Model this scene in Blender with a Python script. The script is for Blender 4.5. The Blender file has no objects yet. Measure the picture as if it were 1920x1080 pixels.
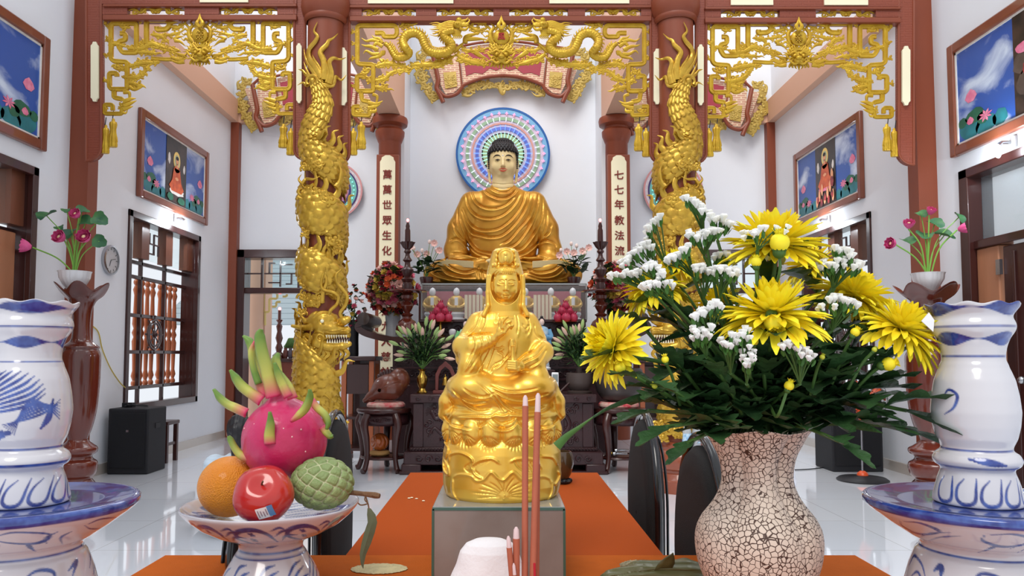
import bpy, bmesh, math, random
import numpy as np
from mathutils import Vector, Matrix
rnd = random.Random(7)
PI = math.pi
SC = bpy.context.scene
COL = SC.collection
# ---------------------------------------------------------------- camera
CAMZ, FPX, CX, CY, PITCH = 1.15, 1440.0, 943.0, 580.0, math.radians(3.38)
cam_d = bpy.data.cameras.new('camera'); cam = bpy.data.objects.new('camera', cam_d); COL.objects.link(cam)
cam.location = (0, 0, CAMZ); cam.rotation_euler = (PI/2 + PITCH, 0, 0)
cam_d.sensor_width = 36; cam_d.lens = 36*FPX/1920
cam_d.shift_x = (960-CX)/1920; cam_d.shift_y = (CY-540)/1920
cam_d.clip_start = 0.05; cam_d.clip_end = 200
SC.camera = cam
SC.view_settings.view_transform = 'Standard'; SC.view_settings.look = 'None'
SC.view_settings.gamma = 1; SC.view_settings.use_curve_mapping = False
SC.view_settings.exposure = 0.15
# ---------------------------------------------------------------- daylight and added fill lights
w = bpy.data.worlds.new('daylight'); SC.world = w; w.use_nodes = True
bg = w.node_tree.nodes['Background']; bg.inputs['Color'].default_value = (.90, .94, 1.0, 1); bg.inputs['Strength'].default_value = .86
sun_d = bpy.data.lights.new('sun', 'SUN'); sun_d.energy = 1.3; sun_d.angle = math.radians(25); sun_d.color = (1, .95, .88)
sun = bpy.data.objects.new('sun', sun_d); COL.objects.link(sun); sun.rotation_euler = (math.radians(38), math.radians(-16), 0)
for lx, ly, lz, sx, sy, e_ in ((0, 9.0, 6.45, 2.6, 2.6, 52), (-2.8, 8.9, 6.45, 1.6, 2.8, 30), (2.8, 8.9, 6.45, 1.6, 2.8, 28), (-2.4, 4.6, 6.45, 1.6, 2.4, 24), (2.4, 4.6, 6.45, 1.6, 2.4, 24)):  # unseen area lights added overhead to brighten walls, altar and floor
    ld = bpy.data.lights.new('added_fill_light', 'AREA'); ld.shape = 'RECTANGLE'; ld.size = sx; ld.size_y = sy; ld.energy = e_; ld.color = (.95, .97, 1)
    lo = bpy.data.objects.new('added_fill_light', ld); COL.objects.link(lo); lo.location = (lx, ly, lz)

def at(px, py, Y):
    x = (px-CX)/FPX; y = (CY-py)/FPX
    dy = math.cos(PITCH) - y*math.sin(PITCH); dz = math.sin(PITCH) + y*math.cos(PITCH)
    t = Y/dy
    return Vector((x*t, Y, CAMZ + dz*t))
def atz(px, py, z):                     # the point at height z seen at a pixel
    x = (px-CX)/FPX; y = (CY-py)/FPX
    dy = math.cos(PITCH) - y*math.sin(PITCH); dz = math.sin(PITCH) + y*math.cos(PITCH)
    t = (z-CAMZ)/dz
    return Vector((x*t, dy*t, z))
# ---------------------------------------------------------------- materials
def srgb(c):
    return tuple(((v/255)/12.92 if v/255 <= .04045 else (((v/255)+.055)/1.055)**2.4) for v in c)
MATS = {}
def mat(name, rgb, rough=.5, metal=0, noise=0, nscale=8, rgb2=None, bump=0, bscale=60, coat=0, emit=0, trans=0, spec=.5, sss=0, alpha=1, stretch=None, ior=1.45, coords='Object'):
    if name in MATS: return MATS[name]
    m = bpy.data.materials.new(name); m.use_nodes = True; nt = m.node_tree; b = nt.nodes['Principled BSDF']
    c = srgb(rgb) + (1,)
    b.inputs['Base Color'].default_value = c; b.inputs['Roughness'].default_value = rough; b.inputs['Metallic'].default_value = metal
    b.inputs['Coat Weight'].default_value = coat; b.inputs['Coat Roughness'].default_value = .06
    b.inputs['Specular IOR Level'].default_value = spec; b.inputs['IOR'].default_value = ior
    b.inputs['Transmission Weight'].default_value = trans; b.inputs['Alpha'].default_value = alpha
    if sss: b.inputs['Subsurface Weight'].default_value = sss; b.inputs['Subsurface Radius'].default_value = (.02, .01, .005)
    if emit: b.inputs['Emission Color'].default_value = c; b.inputs['Emission Strength'].default_value = emit
    tc = None
    if noise or bump:
        tc = nt.nodes.new('ShaderNodeTexCoord'); mp = nt.nodes.new('ShaderNodeMapping'); nt.links.new(tc.outputs[coords], mp.inputs[0])
        if stretch: mp.inputs['Scale'].default_value = stretch
    if noise:
        n = nt.nodes.new('ShaderNodeTexNoise'); n.inputs['Scale'].default_value = nscale; n.inputs['Detail'].default_value = 5
        r = nt.nodes.new('ShaderNodeValToRGB'); r.color_ramp.elements[0].position = .3; r.color_ramp.elements[1].position = .7
        c2 = srgb(rgb2)+(1,) if rgb2 else tuple(v*(1-noise) for v in c[:3])+(1,)
        r.color_ramp.elements[0].color = c2; r.color_ramp.elements[1].color = c
        nt.links.new(mp.outputs[0], n.inputs['Vector']); nt.links.new(n.outputs['Fac'], r.inputs[0]); nt.links.new(r.outputs[0], b.inputs['Base Color'])
    if bump:
        n2 = nt.nodes.new('ShaderNodeTexNoise'); n2.inputs['Scale'].default_value = bscale; n2.inputs['Detail'].default_value = 3
        bp = nt.nodes.new('ShaderNodeBump'); bp.inputs['Strength'].default_value = bump; bp.inputs['Distance'].default_value = .01
        nt.links.new(mp.outputs[0], n2.inputs['Vector']); nt.links.new(n2.outputs['Fac'], bp.inputs['Height']); nt.links.new(bp.outputs[0], b.inputs['Normal'])
    MATS[name] = m
    return m
# ---------------------------------------------------------------- mesh helpers
class MB:
    def __init__(self): self.v = []; self.f = []; self.n = 0; self.mi = []
    def add(self, V, F, mi=0):
        V = np.asarray(V, float).reshape(-1, 3); self.v.append(V)
        for f in F: self.f.append(tuple(int(i)+self.n for i in f)); self.mi.append(mi)
        self.n += len(V); return self
    def xf(self, M, start=0):
        R = np.array(M.to_3x3()); t = np.array(M.translation)
        self.v = [V if k < start else V @ R.T + t for k, V in enumerate(self.v)]; return self
    def box(self, c, s, rz=0, M=None, mi=0):
        V = np.array([(x, y, z) for x in (-.5, .5) for y in (-.5, .5) for z in (-.5, .5)])*np.array(s)
        if M is not None: V = V @ np.array(M.to_3x3()).T
        if rz: V = V @ np.array(Matrix.Rotation(rz, 3, 'Z')).T
        return self.add(V+np.array(c), [(0,1,3,2),(4,6,7,5),(0,4,5,1),(2,3,7,6),(0,2,6,4),(1,5,7,3)], mi)
    def bb(self, x0, x1, y0, y1, z0, z1, mi=0): return self.box(((x0+x1)/2,(y0+y1)/2,(z0+z1)/2),(abs(x1-x0),abs(y1-y0),abs(z1-z0)), mi=mi)
    def lathe(self, prof, c=(0,0,0), seg=32, sx=1, sy=1, caps=True, fn=None, mi=0):
        V = []
        for r, z in prof:
            for k in range(seg):
                a = 2*PI*k/seg; rr = r*(fn(a, z) if fn else 1)
                V.append((c[0]+rr*sx*math.cos(a), c[1]+rr*sy*math.sin(a), c[2]+z))
        F = []; n = len(prof)
        for i in range(n-1):
            for k in range(seg):
                k2 = (k+1) % seg
                F.append((i*seg+k, i*seg+k2, (i+1)*seg+k2, (i+1)*seg+k))
        if caps:
            if prof[0][0] > 1e-6: F.append(tuple(range(seg-1, -1, -1)))
            if prof[-1][0] > 1e-6: F.append(tuple(range((n-1)*seg, n*seg)))
        return self.add(V, F, mi)
    def tube(self, P, R, seg=8, ref=None, flat=1.0, caps=True, closed=False, prof=None, disp=None, mi=0):
        P = np.asarray(P, float); n = len(P); R = np.broadcast_to(np.asarray(R, float), (n,)).copy()
        T = np.gradient(P, axis=0)
        if closed: T = np.roll(P, -1, 0)-np.roll(P, 1, 0)
        T /= (np.linalg.norm(T, axis=1, keepdims=True)+1e-12)
        if ref is not None:
            U = np.broadcast_to(np.asarray(ref, float), (n, 3))
            S = np.cross(T, U); S /= (np.linalg.norm(S, axis=1, keepdims=True)+1e-12); U = np.cross(S, T)
        else:
            U = np.zeros((n, 3)); a = np.array((0, 0, 1.)) if abs(T[0][2]) < .9 else np.array((1., 0, 0))
            u = a-T[0]*a.dot(T[0]); u /= np.linalg.norm(u); U[0] = u
            for i in range(1, n):
                u = U[i-1]-T[i]*U[i-1].dot(T[i]); l = np.linalg.norm(u); U[i] = u/l if l > 1e-9 else U[i-1]
            S = np.cross(T, U)
        if prof is None:
            an = np.arange(seg)*2*PI/seg; prof = np.stack([np.cos(an), np.sin(an)], 1)
        prof = np.asarray(prof, float); seg = len(prof)
        V = P[:, None, :] + (S[:, None, :]*prof[None, :, :1] + U[:, None, :]*prof[None, :, 1:]*flat)*R[:, None, None]
        if disp is not None:
            N = S[:, None, :]*prof[None, :, :1]*flat + U[:, None, :]*prof[None, :, 1:]; N /= (np.linalg.norm(N, axis=2, keepdims=True)+1e-9); V = V+N*disp[:, :, None]
        F = []; m = n if closed else n-1
        for i in range(m):
            a = i*seg; b = ((i+1) % n)*seg
            for k in range(seg):
                k2 = (k+1) % seg; F.append((a+k, a+k2, b+k2, b+k))
        if caps and not closed:
            F.append(tuple(range(seg-1, -1, -1))); F.append(tuple(range((n-1)*seg, n*seg)))
        return self.add(V.reshape(-1, 3), F, mi)
    def sph(self, c, r, seg=12, rings=8, s=(1,1,1), mi=0):
        pr = [(math.sin(PI*i/rings)*r, -math.cos(PI*i/rings)*r) for i in range(rings+1)]
        pr[0] = (1e-7, -r); pr[-1] = (1e-7, r); k = len(self.v)
        self.lathe(pr, (0,0,0), seg, caps=False, mi=mi); self.v[k] = self.v[k]*np.array(s)+np.array(c); return self
    def grid(self, A, mi=0, closeu=False):       # A: (n,m,3)
        A = np.asarray(A, float); n, m = A.shape[:2]; F = []
        for i in range(n-1):
            for k in range(m if closeu else m-1):
                k2 = (k+1) % m; F.append((i*m+k, i*m+k2, (i+1)*m+k2, (i+1)*m+k))
        return self.add(A.reshape(-1, 3), F, mi)
    def poly(self, pts, d, mi=0):                # an outline (3d points) given thickness along vector d
        P = np.asarray(pts, float); n = len(P); d = np.array(d, float)
        F = [tuple(range(n)), tuple(range(2*n-1, n-1, -1))]+[(i, n+i, n+(i+1) % n, (i+1) % n) for i in range(n)]
        return self.add(np.concatenate([P, P+d]), F, mi)
    def build(self, name, m, parent=None, smooth=40, bevel=0, subsurf=0, solid=0):
        me = bpy.data.meshes.new(name)
        V = np.concatenate(self.v) if self.v else np.zeros((0, 3))
        o = bpy.data.objects.new(name, me); COL.objects.link(o)
        org = np.zeros(3)
        if parent is None and len(V):
            mn = V.min(0); mx = V.max(0); org = np.array([(mn[0]+mx[0])/2, (mn[1]+mx[1])/2, mn[2]]); o.location = org
        me.from_pydata((V-org).tolist(), [], self.f)
        if isinstance(m, (list, tuple)):
            for q in m: me.materials.append(q)
            me.polygons.foreach_set('material_index', self.mi)
        else: me.materials.append(m)
        if smooth:
            me.polygons.foreach_set('use_smooth', [True]*len(me.polygons))
            if smooth < 180: me.set_sharp_from_angle(angle=math.radians(smooth))
        if parent is not None: attach(o, parent)
        if bevel:
            bv = o.modifiers.new('bevel', 'BEVEL'); bv.width = bevel; bv.segments = 2; bv.limit_method = 'ANGLE'; bv.angle_limit = math.radians(40)
        if solid: so = o.modifiers.new('solid', 'SOLIDIFY'); so.thickness = solid; so.offset = 0
        if subsurf: s = o.modifiers.new('sub', 'SUBSURF'); s.levels = subsurf; s.render_levels = subsurf
        return o
WM = {}
def attach(o, parent):
    o.parent = parent; o.matrix_parent_inverse = WM.get(parent.name, Matrix.Identity(4)).inverted()
def tag(o, label, cat, group=None, kind=None):
    o['label'] = label; o['category'] = cat
    if group: o['group'] = group
    if kind: o['kind'] = kind
    return o
def thing(name, label, cat, loc=(0,0,0), group=None):
    o = bpy.data.objects.new(name, None); COL.objects.link(o); o.location = loc
    o.empty_display_size = .05
    WM[o.name] = Matrix.Translation(Vector(loc)); return tag(o, label, cat, group)
def struct(name, mb, m, parent=None, **k):
    o = mb.build(name, m, parent, **k)
    if parent is None: o['kind'] = 'structure'
    return o
def copy_tree(o, M=None, label=None, group=None):
    c = o.copy(); COL.objects.link(c)
    if M is not None: c.matrix_world = M @ o.matrix_basis
    if label: c['label'] = label
    if group: c['group'] = group
    for ch in list(o.children):
        d = ch.copy(); COL.objects.link(d); d.parent = c; d.matrix_parent_inverse = ch.matrix_parent_inverse.copy()
        for g in list(ch.children):
            e = g.copy(); COL.objects.link(e); e.parent = d; e.matrix_parent_inverse = g.matrix_parent_inverse.copy()
    return c
def T(v): return Matrix.Translation(Vector(v))
def cr(pts, n=8, closed=False):            # Catmull-Rom through points, any dimension
    P = [np.asarray(p, float) for p in pts]
    if closed: P = [P[-1]]+P+[P[0], P[1]]
    else: P = [2*P[0]-P[1]]+P+[2*P[-1]-P[-2]]
    out = []
    for i in range(1, len(P)-2):
        a, b, c, d = P[i-1], P[i], P[i+1], P[i+2]
        for k in range(n):
            t = k/n; out.append(.5*((2*b)+(-a+c)*t+(2*a-5*b+4*c-d)*t*t+(-a+3*b-3*c+d)*t**3))
    if not closed: out.append(P[-2])
    return np.array(out)
def lp(a, b, t): return a+(b-a)*t
# ---------------------------------------------------------------- implicit surfaces
class SDF:
    def __init__(self, lo, hi, step):
        self.lo = np.array(lo, float); self.step = step
        ax = [np.arange(l, h+step, step, dtype=np.float32) for l, h in zip(lo, hi)]
        self.ax = ax; self.X = ax[0][:, None, None]; self.Y = ax[1][None, :, None]; self.Z = ax[2][None, None, :]
        self.D = np.full((len(ax[0]), len(ax[1]), len(ax[2])), 1e3, np.float32)
    def _m(self, d, k, sub=False):
        if sub: a = -self.D
        else: a = self.D
        if k > 0:
            h = np.clip(.5+.5*(a-d)/k, 0, 1); r = a*(1-h)+d*h-k*h*(1-h)
        else: r = np.minimum(a, d)
        self.D = (-r if sub else r).astype(np.float32); return self
    def _box(self, c, ext):
        pass
    def ell(self, c, r, k=4, sub=False, rot=0, rotx=0):
        dx = self.X-c[0]; dy = self.Y-c[1]; dz = self.Z-c[2]
        if rot: ca, sa = math.cos(rot), math.sin(rot); dx, dz = dx*ca+dz*sa, -dx*sa+dz*ca
        if rotx: ca, sa = math.cos(rotx), math.sin(rotx); dy, dz = dy*ca+dz*sa, -dy*sa+dz*ca
        q = np.sqrt((dx/r[0])**2+(dy/r[1])**2+(dz/r[2])**2)
        q2 = np.sqrt((dx/r[0]**2)**2+(dy/r[1]**2)**2+(dz/r[2]**2)**2)+1e-6
        return self._m(q*(q-1)/q2, k, sub)
    def cap(self, a, b, ra, rb=None, k=4, sub=False, sy=1):
        rb = ra if rb is None else rb
        a = np.array(a, float); b = np.array(b, float); ba = b-a; ba2 = ba.copy(); 
        px = self.X-a[0]; py = self.Y-a[1]; pz = self.Z-a[2]
        h = np.clip((px*ba[0]+py*ba[1]+pz*ba[2])/max(ba.dot(ba), 1e-6), 0, 1)
        d = np.sqrt((px-ba[0]*h)**2+((py-ba[1]*h)/sy)**2+(pz-ba[2]*h)**2)-(ra+(rb-ra)*h)
        return self._m(d, k, sub)
    def path(self, pts, rs, k=4, sub=False, sy=1):
        for i in range(len(pts)-1):
            ra = rs[i] if hasattr(rs, '__len__') else rs; rb = rs[i+1] if hasattr(rs, '__len__') else rs
            self.cap(pts[i], pts[i+1], ra, rb, k, sub, sy)
        return self
    def stack(self, rows, k=4, cy=0, cx=0):     # rows (z, halfx, halfy[, cy]) interpolated elliptic column
        rows = sorted(rows); z = [r[0] for r in rows]
        Z = self.ax[2]; hx = np.interp(Z, z, [r[1] for r in rows]); hy = np.interp(Z, z, [r[2] for r in rows])
        cyy = np.interp(Z, z, [r[3] if len(r) > 3 else cy for r in rows])
        q = np.sqrt(((self.X-cx)/hx)**2+((self.Y-cyy)/hy)**2)
        d = (q-1)*np.minimum(hx, hy); d = np.maximum(d, np.maximum(z[0]-self.Z, self.Z-z[-1]))
        return self._m(d, k)
    def relief(self, R2, front=-1, side=None):   # R2: (nx,nz) height map pushed outwards on the side facing the camera
        W = np.clip(.5 - (self.Y-(0 if side is None else side))*.08, 0, 1) if front < 0 else 1
        self.D = (self.D-R2[:, None, :]*W).astype(np.float32); return self
    def lines(self, polys, wd, amp, n=6):            # 2D map of polylines in (x,z)
        R = np.zeros((len(self.ax[0]), len(self.ax[2])), np.float32)
        x = self.ax[0]; z = self.ax[2]
        for pl in polys:
            if isinstance(pl, tuple): pl, ww, aa = pl
            else: ww, aa = wd, amp
            P = cr(pl, n) if len(pl) > 2 else np.array(pl, float)
            best = np.full(R.shape, 1e9, np.float32)
            lo = P.min(0)-3*ww; hi = P.max(0)+3*ww
            i0, i1 = np.searchsorted(x, [lo[0], hi[0]]); k0, k1 = np.searchsorted(z, [lo[1], hi[1]])
            if i1 <= i0 or k1 <= k0: continue
            XX = x[i0:i1, None]; ZZ = z[None, k0:k1]; sb = best[i0:i1, k0:k1]; L = len(P)-1; fade = np.ones_like(sb)
            for i in range(L):
                a = P[i]; b = P[i+1]; ba = b-a; h = np.clip(((XX-a[0])*ba[0]+(ZZ-a[1])*ba[1])/max(ba.dot(ba), 1e-6), 0, 1)
                d = (XX-a[0]-ba[0]*h)**2+(ZZ-a[1]-ba[1]*h)**2
                t = (i+h)/L; f = np.minimum(1, np.minimum(t, 1-t)*6+.25)
                m = d < sb; sb[m] = d[m]; fade[m] = f[m]
            v = aa*np.exp(-sb/ww**2)*fade; cur = R[i0:i1, k0:k1]
            R[i0:i1, k0:k1] = np.where(np.abs(v) > np.abs(cur), v, cur)
        return R
    def mesh(self):
        D = self.D; I = D < 0
        nx, ny, nz = D.shape
        c = I[:-1, :-1, :-1].astype(np.int8)
        for dx, dy, dz in ((1,0,0),(0,1,0),(0,0,1),(1,1,0),(1,0,1),(0,1,1),(1,1,1)):
            c = c+I[dx:nx-1+dx, dy:ny-1+dy, dz:nz-1+dz]
        cells = np.argwhere((c > 0) & (c < 8)); idx = -np.ones(c.shape, np.int64); idx[tuple(cells.T)] = np.arange(len(cells))
        cs = [(0,0,0),(1,0,0),(0,1,0),(1,1,0),(0,0,1),(1,0,1),(0,1,1),(1,1,1)]
        val = np.stack([D[cells[:, 0]+a, cells[:, 1]+b, cells[:, 2]+g] for a, b, g in cs], 1)
        acc = np.zeros((len(cells), 3)); cnt = np.zeros(len(cells))
        for i, j in ((0,1),(2,3),(4,5),(6,7),(0,2),(1,3),(4,6),(5,7),(0,4),(1,5),(2,6),(3,7)):
            m = (val[:, i] < 0) != (val[:, j] < 0); t = val[:, i]/(val[:, i]-val[:, j]+1e-12)
            p = np.array(cs[i])[None]+(np.array(cs[j])-np.array(cs[i]))[None]*t[:, None]
            acc[m] += p[m]; cnt[m] += 1
        V = self.lo+(cells+acc/cnt[:, None])*self.step
        F = []
        for ax in range(3):
            sl0 = [slice(None)]*3; sl1 = [slice(None)]*3; sl0[ax] = slice(0, -1); sl1[ax] = slice(1, None)
            A = I[tuple(sl0)]; B = I[tuple(sl1)]; e = np.argwhere(A != B)
            u, v = [(1,2),(2,0),(0,1)][ax]
            e = e[(e[:, u] > 0) & (e[:, v] > 0) & (e[:, u] < D.shape[u]-1) & (e[:, v] < D.shape[v]-1)]
            flip = A[tuple(e.T)]
            q = []
            for du, dv in ((-1,-1),(0,-1),(0,0),(-1,0)):
                g = e.copy(); g[:, u] += du; g[:, v] += dv; q.append(idx[tuple(g.T)])
            q = np.stack(q, 1); q = q[(q >= 0).all(1)]if not (q >= 0).all() else q
            if len(q) == len(flip): q[~flip] = q[~flip][:, ::-1]
            F.append(q)
        return V, np.concatenate(F)
def fastmesh(name, V, F, m, parent, smooth=True, org=None):
    me = bpy.data.meshes.new(name); V = np.asarray(V, float)
    o = bpy.data.objects.new(name, me); COL.objects.link(o)
    if parent is None:
        mn = V.min(0); mx = V.max(0); org = np.array([(mn[0]+mx[0])/2, (mn[1]+mx[1])/2, mn[2]]); o.location = org; V = V-org
    me.vertices.add(len(V)); me.vertices.foreach_set('co', V.astype(np.float32).ravel())
    k = F.shape[1]; me.loops.add(len(F)*k); me.loops.foreach_set('vertex_index', F.astype(np.int32).ravel())
    me.polygons.add(len(F)); me.polygons.foreach_set('loop_start', np.arange(0, len(F)*k, k, dtype=np.int32))
    me.polygons.foreach_set('loop_total', np.full(len(F), k, np.int32)); me.update(calc_edges=True); me.validate()
    if smooth: me.polygons.foreach_set('use_smooth', [True]*len(me.polygons))
    for q in (m if isinstance(m, (list, tuple)) else [m]): me.materials.append(q)
    if parent is not None: attach(o, parent)
    return o
def text_mesh(body, size, depth, m, parent, M, bold=0.0, name='lettering', res=2):
    t = bpy.data.curves.new('t', 'FONT'); t.body = body; t.size = size; t.extrude = depth; t.align_x = 'CENTER'; t.align_y = 'CENTER'; t.resolution_u = res; t.offset = bold
    tmp = bpy.data.objects.new('t', t); COL.objects.link(tmp); dg = bpy.context.evaluated_depsgraph_get()
    me = bpy.data.meshes.new_from_object(tmp.evaluated_get(dg)); bpy.data.objects.remove(tmp); bpy.data.curves.remove(t)
    me.transform(M); me.name = name; me.materials.clear(); me.materials.append(m)
    o = bpy.data.objects.new(name, me); COL.objects.link(o)
    if parent is not None: attach(o, parent)
    return o
def XZ(p): return T(p) @ Matrix.Rotation(PI/2, 4, 'X')     # upright, facing the camera side (-Y)
# ================================================================ materials of the place
m_wall = mat('wall_paint', (232, 236, 242), .75, noise=.03, nscale=1.5, bump=.05, bscale=30)
m_trim = mat('brown_paint', (134, 66, 42), .42, noise=.08, nscale=3)
m_peach = mat('peach_paint', (214, 172, 146), .6)
m_dark = mat('dark_wood', (66, 30, 26), .3, noise=.35, nscale=5, stretch=(1, 1, .15), coat=.3)
m_darkred = mat('carved_dark_wood', (54, 25, 28), .38, noise=.3, nscale=8, coat=.1, bump=.35, bscale=30)
m_gloss_wood = mat('polished_red_wood', (112, 44, 28), .2, noise=.5, nscale=3, stretch=(1.5, 1.5, .25), coat=.7)
m_orangewood = mat('varnished_light_wood', (186, 98, 52), .3, noise=.3, nscale=4, stretch=(1, 1, .2), coat=.4)
m_gold = mat('gold_paint', (206, 166, 56), .3, metal=.5, coat=.1, noise=.22, nscale=14, rgb2=(176, 134, 34), bump=.25, bscale=40, spec=.6)
m_goldp = mat('gold_fret_paint', (208, 170, 48), .33, metal=.4, noise=.2, nscale=12, rgb2=(184, 142, 32), bump=.25, bscale=50)
m_cream = mat('cream_paint', (240, 232, 198), .5)
m_black = mat('black_plastic', (22, 22, 26), .45)
m_white = mat('white_glaze', (236, 236, 238), .15, coat=.6)
m_glass = mat('clear_glass', (240, 248, 248), .03, trans=1, ior=1.1, spec=.5)
m_steel = mat('steel', (180, 182, 186), .25, metal=1)
m_brass = mat('brass', (196, 156, 70), .22, metal=1, noise=.2, nscale=20)
m_lamp = mat('lamp_glow', (235, 244, 255), .4, emit=9)
m_red_led = mat('red_flame_bulb', (255, 120, 120), .4, emit=4)

def floor_material():
    m = bpy.data.materials.new('polished_floor_tiles'); m.use_nodes = True; nt = m.node_tree; b = nt.nodes['Principled BSDF']
    tc = nt.nodes.new('ShaderNodeTexCoord'); br = nt.nodes.new('ShaderNodeTexBrick')
    br.offset = 0; br.inputs['Scale'].default_value = 1; br.inputs['Mortar Size'].default_value = .003; br.inputs['Brick Width'].default_value = .8; br.inputs['Row Height'].default_value = .8
    br.inputs['Color1'].default_value = srgb((238, 243, 250))+(1,); br.inputs['Color2'].default_value = srgb((232, 238, 247))+(1,); br.inputs['Mortar'].default_value = srgb((196, 198, 200))+(1,)
    nt.links.new(tc.outputs['Object'], br.inputs['Vector']); nt.links.new(br.outputs['Color'], b.inputs['Base Color'])
    b.inputs['Roughness'].default_value = .06; b.inputs['Specular IOR Level'].default_value = .75; b.inputs['Coat Weight'].default_value = .6; b.inputs['Coat Roughness'].default_value = .02
    return m
m_floor = floor_material()
WX = 3.88; HT = 6.6
# ---------------------------------------------------------------- shell
o = struct('floor', MB().bb(-WX-.2, WX+.2, -1.0, 11.8, -.1, 0), m_floor, smooth=0)
def holes_wall(name, axis, c0, c1, a0, a1, z0, z1, holes):
    mb = MB(); A = sorted({a0, a1}|{h[0] for h in holes}|{h[1] for h in holes}); Z = sorted({z0, z1}|{h[2] for h in holes}|{h[3] for h in holes})
    for i in range(len(A)-1):
        for k in range(len(Z)-1):
            ca, cz = (A[i]+A[i+1])/2, (Z[k]+Z[k+1])/2
            if any(h[0] < ca < h[1] and h[2] < cz < h[3] for h in holes): continue
            if axis == 'x': mb.bb(c0, c1, A[i], A[i+1], Z[k], Z[k+1])
            else: mb.bb(A[i], A[i+1], c0, c1, Z[k], Z[k+1])
    return struct(name, mb, m_wall, smooth=0)
holes_wall('wall_left', 'x', -WX-.2, -WX, -1, 11.1, 0, HT, [(7.92, 9.72, .6, 2.62), (4.5, 6.28, .6, 2.66)])
holes_wall('wall_right', 'x', WX, WX+.2, -1, 11.1, 0, HT, [(8.06, 9.86, .6, 2.62), (4.4, 6.40, .02, 2.66)])
holes_wall('wall_back', 'y', 10.9, 11.1, -WX, -1.42, 0, HT, [(-3.76, -2.62, .0, 2.62)])
holes_wall('wall_back_right', 'y', 10.9, 11.1, 1.42, WX, 0, HT, [(2.62, 3.76, .0, 2.62)])
struct('wall_niche', MB().bb(-1.42, 1.42, 11.6, 11.8, 0, HT).bb(-1.62, -1.42, 11.1, 11.8, 0, HT).bb(1.42, 1.62, 11.1, 11.8, 0, HT), m_wall, smooth=0)
# peach beams: along the walls, the back wall, and over the inner columns
struct('trim_1', MB().bb(-WX, -WX+.1, 6.97, 10.9, 4.46, 4.78), m_peach, smooth=0)
struct('trim_2', MB().bb(WX-.1, WX, 6.97, 10.9, 4.46, 4.78), m_peach, smooth=0)
struct('trim_3', MB().bb(-WX+.1, -1.72, 10.8, 10.9, 4.46, 4.78), m_peach, smooth=0)
struct('trim_4', MB().bb(1.72, WX-.1, 10.8, 10.9, 4.46, 4.78), m_peach, smooth=0)
struct('trim_5', MB().bb(-1.72, -1.42, 6.97, 10.9, 4.46, HT), m_peach, smooth=0)
struct('trim_6', MB().bb(1.42, 1.72, 6.97, 10.9, 4.46, HT), m_peach, smooth=0)
# brown posts
struct('trim_7', MB().bb(-WX, -WX+.115, 10.78, 10.9, 0, 4.46), m_trim, smooth=0)
struct('trim_8', MB().bb(WX-.115, WX, 10.78, 10.9, 0, 4.46), m_trim, smooth=0)
struct('trim_9', MB().bb(-WX, -WX+.17, 6.78, 6.95, 0, HT), m_trim, smooth=0)
struct('trim_10', MB().bb(WX-.17, WX, 6.78, 6.95, 0, HT), m_trim, smooth=0)
m_base = mat('skirting_tile', (190, 180, 170), .2, coat=.3)
struct('baseboard_left', MB().bb(-WX, -WX+.012, -1, 10.78, 0, .1), m_base, smooth=0)
struct('baseboard_right', MB().bb(WX-.012, WX, 6.95, 10.78, 0, .1), m_base, smooth=0)

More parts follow.
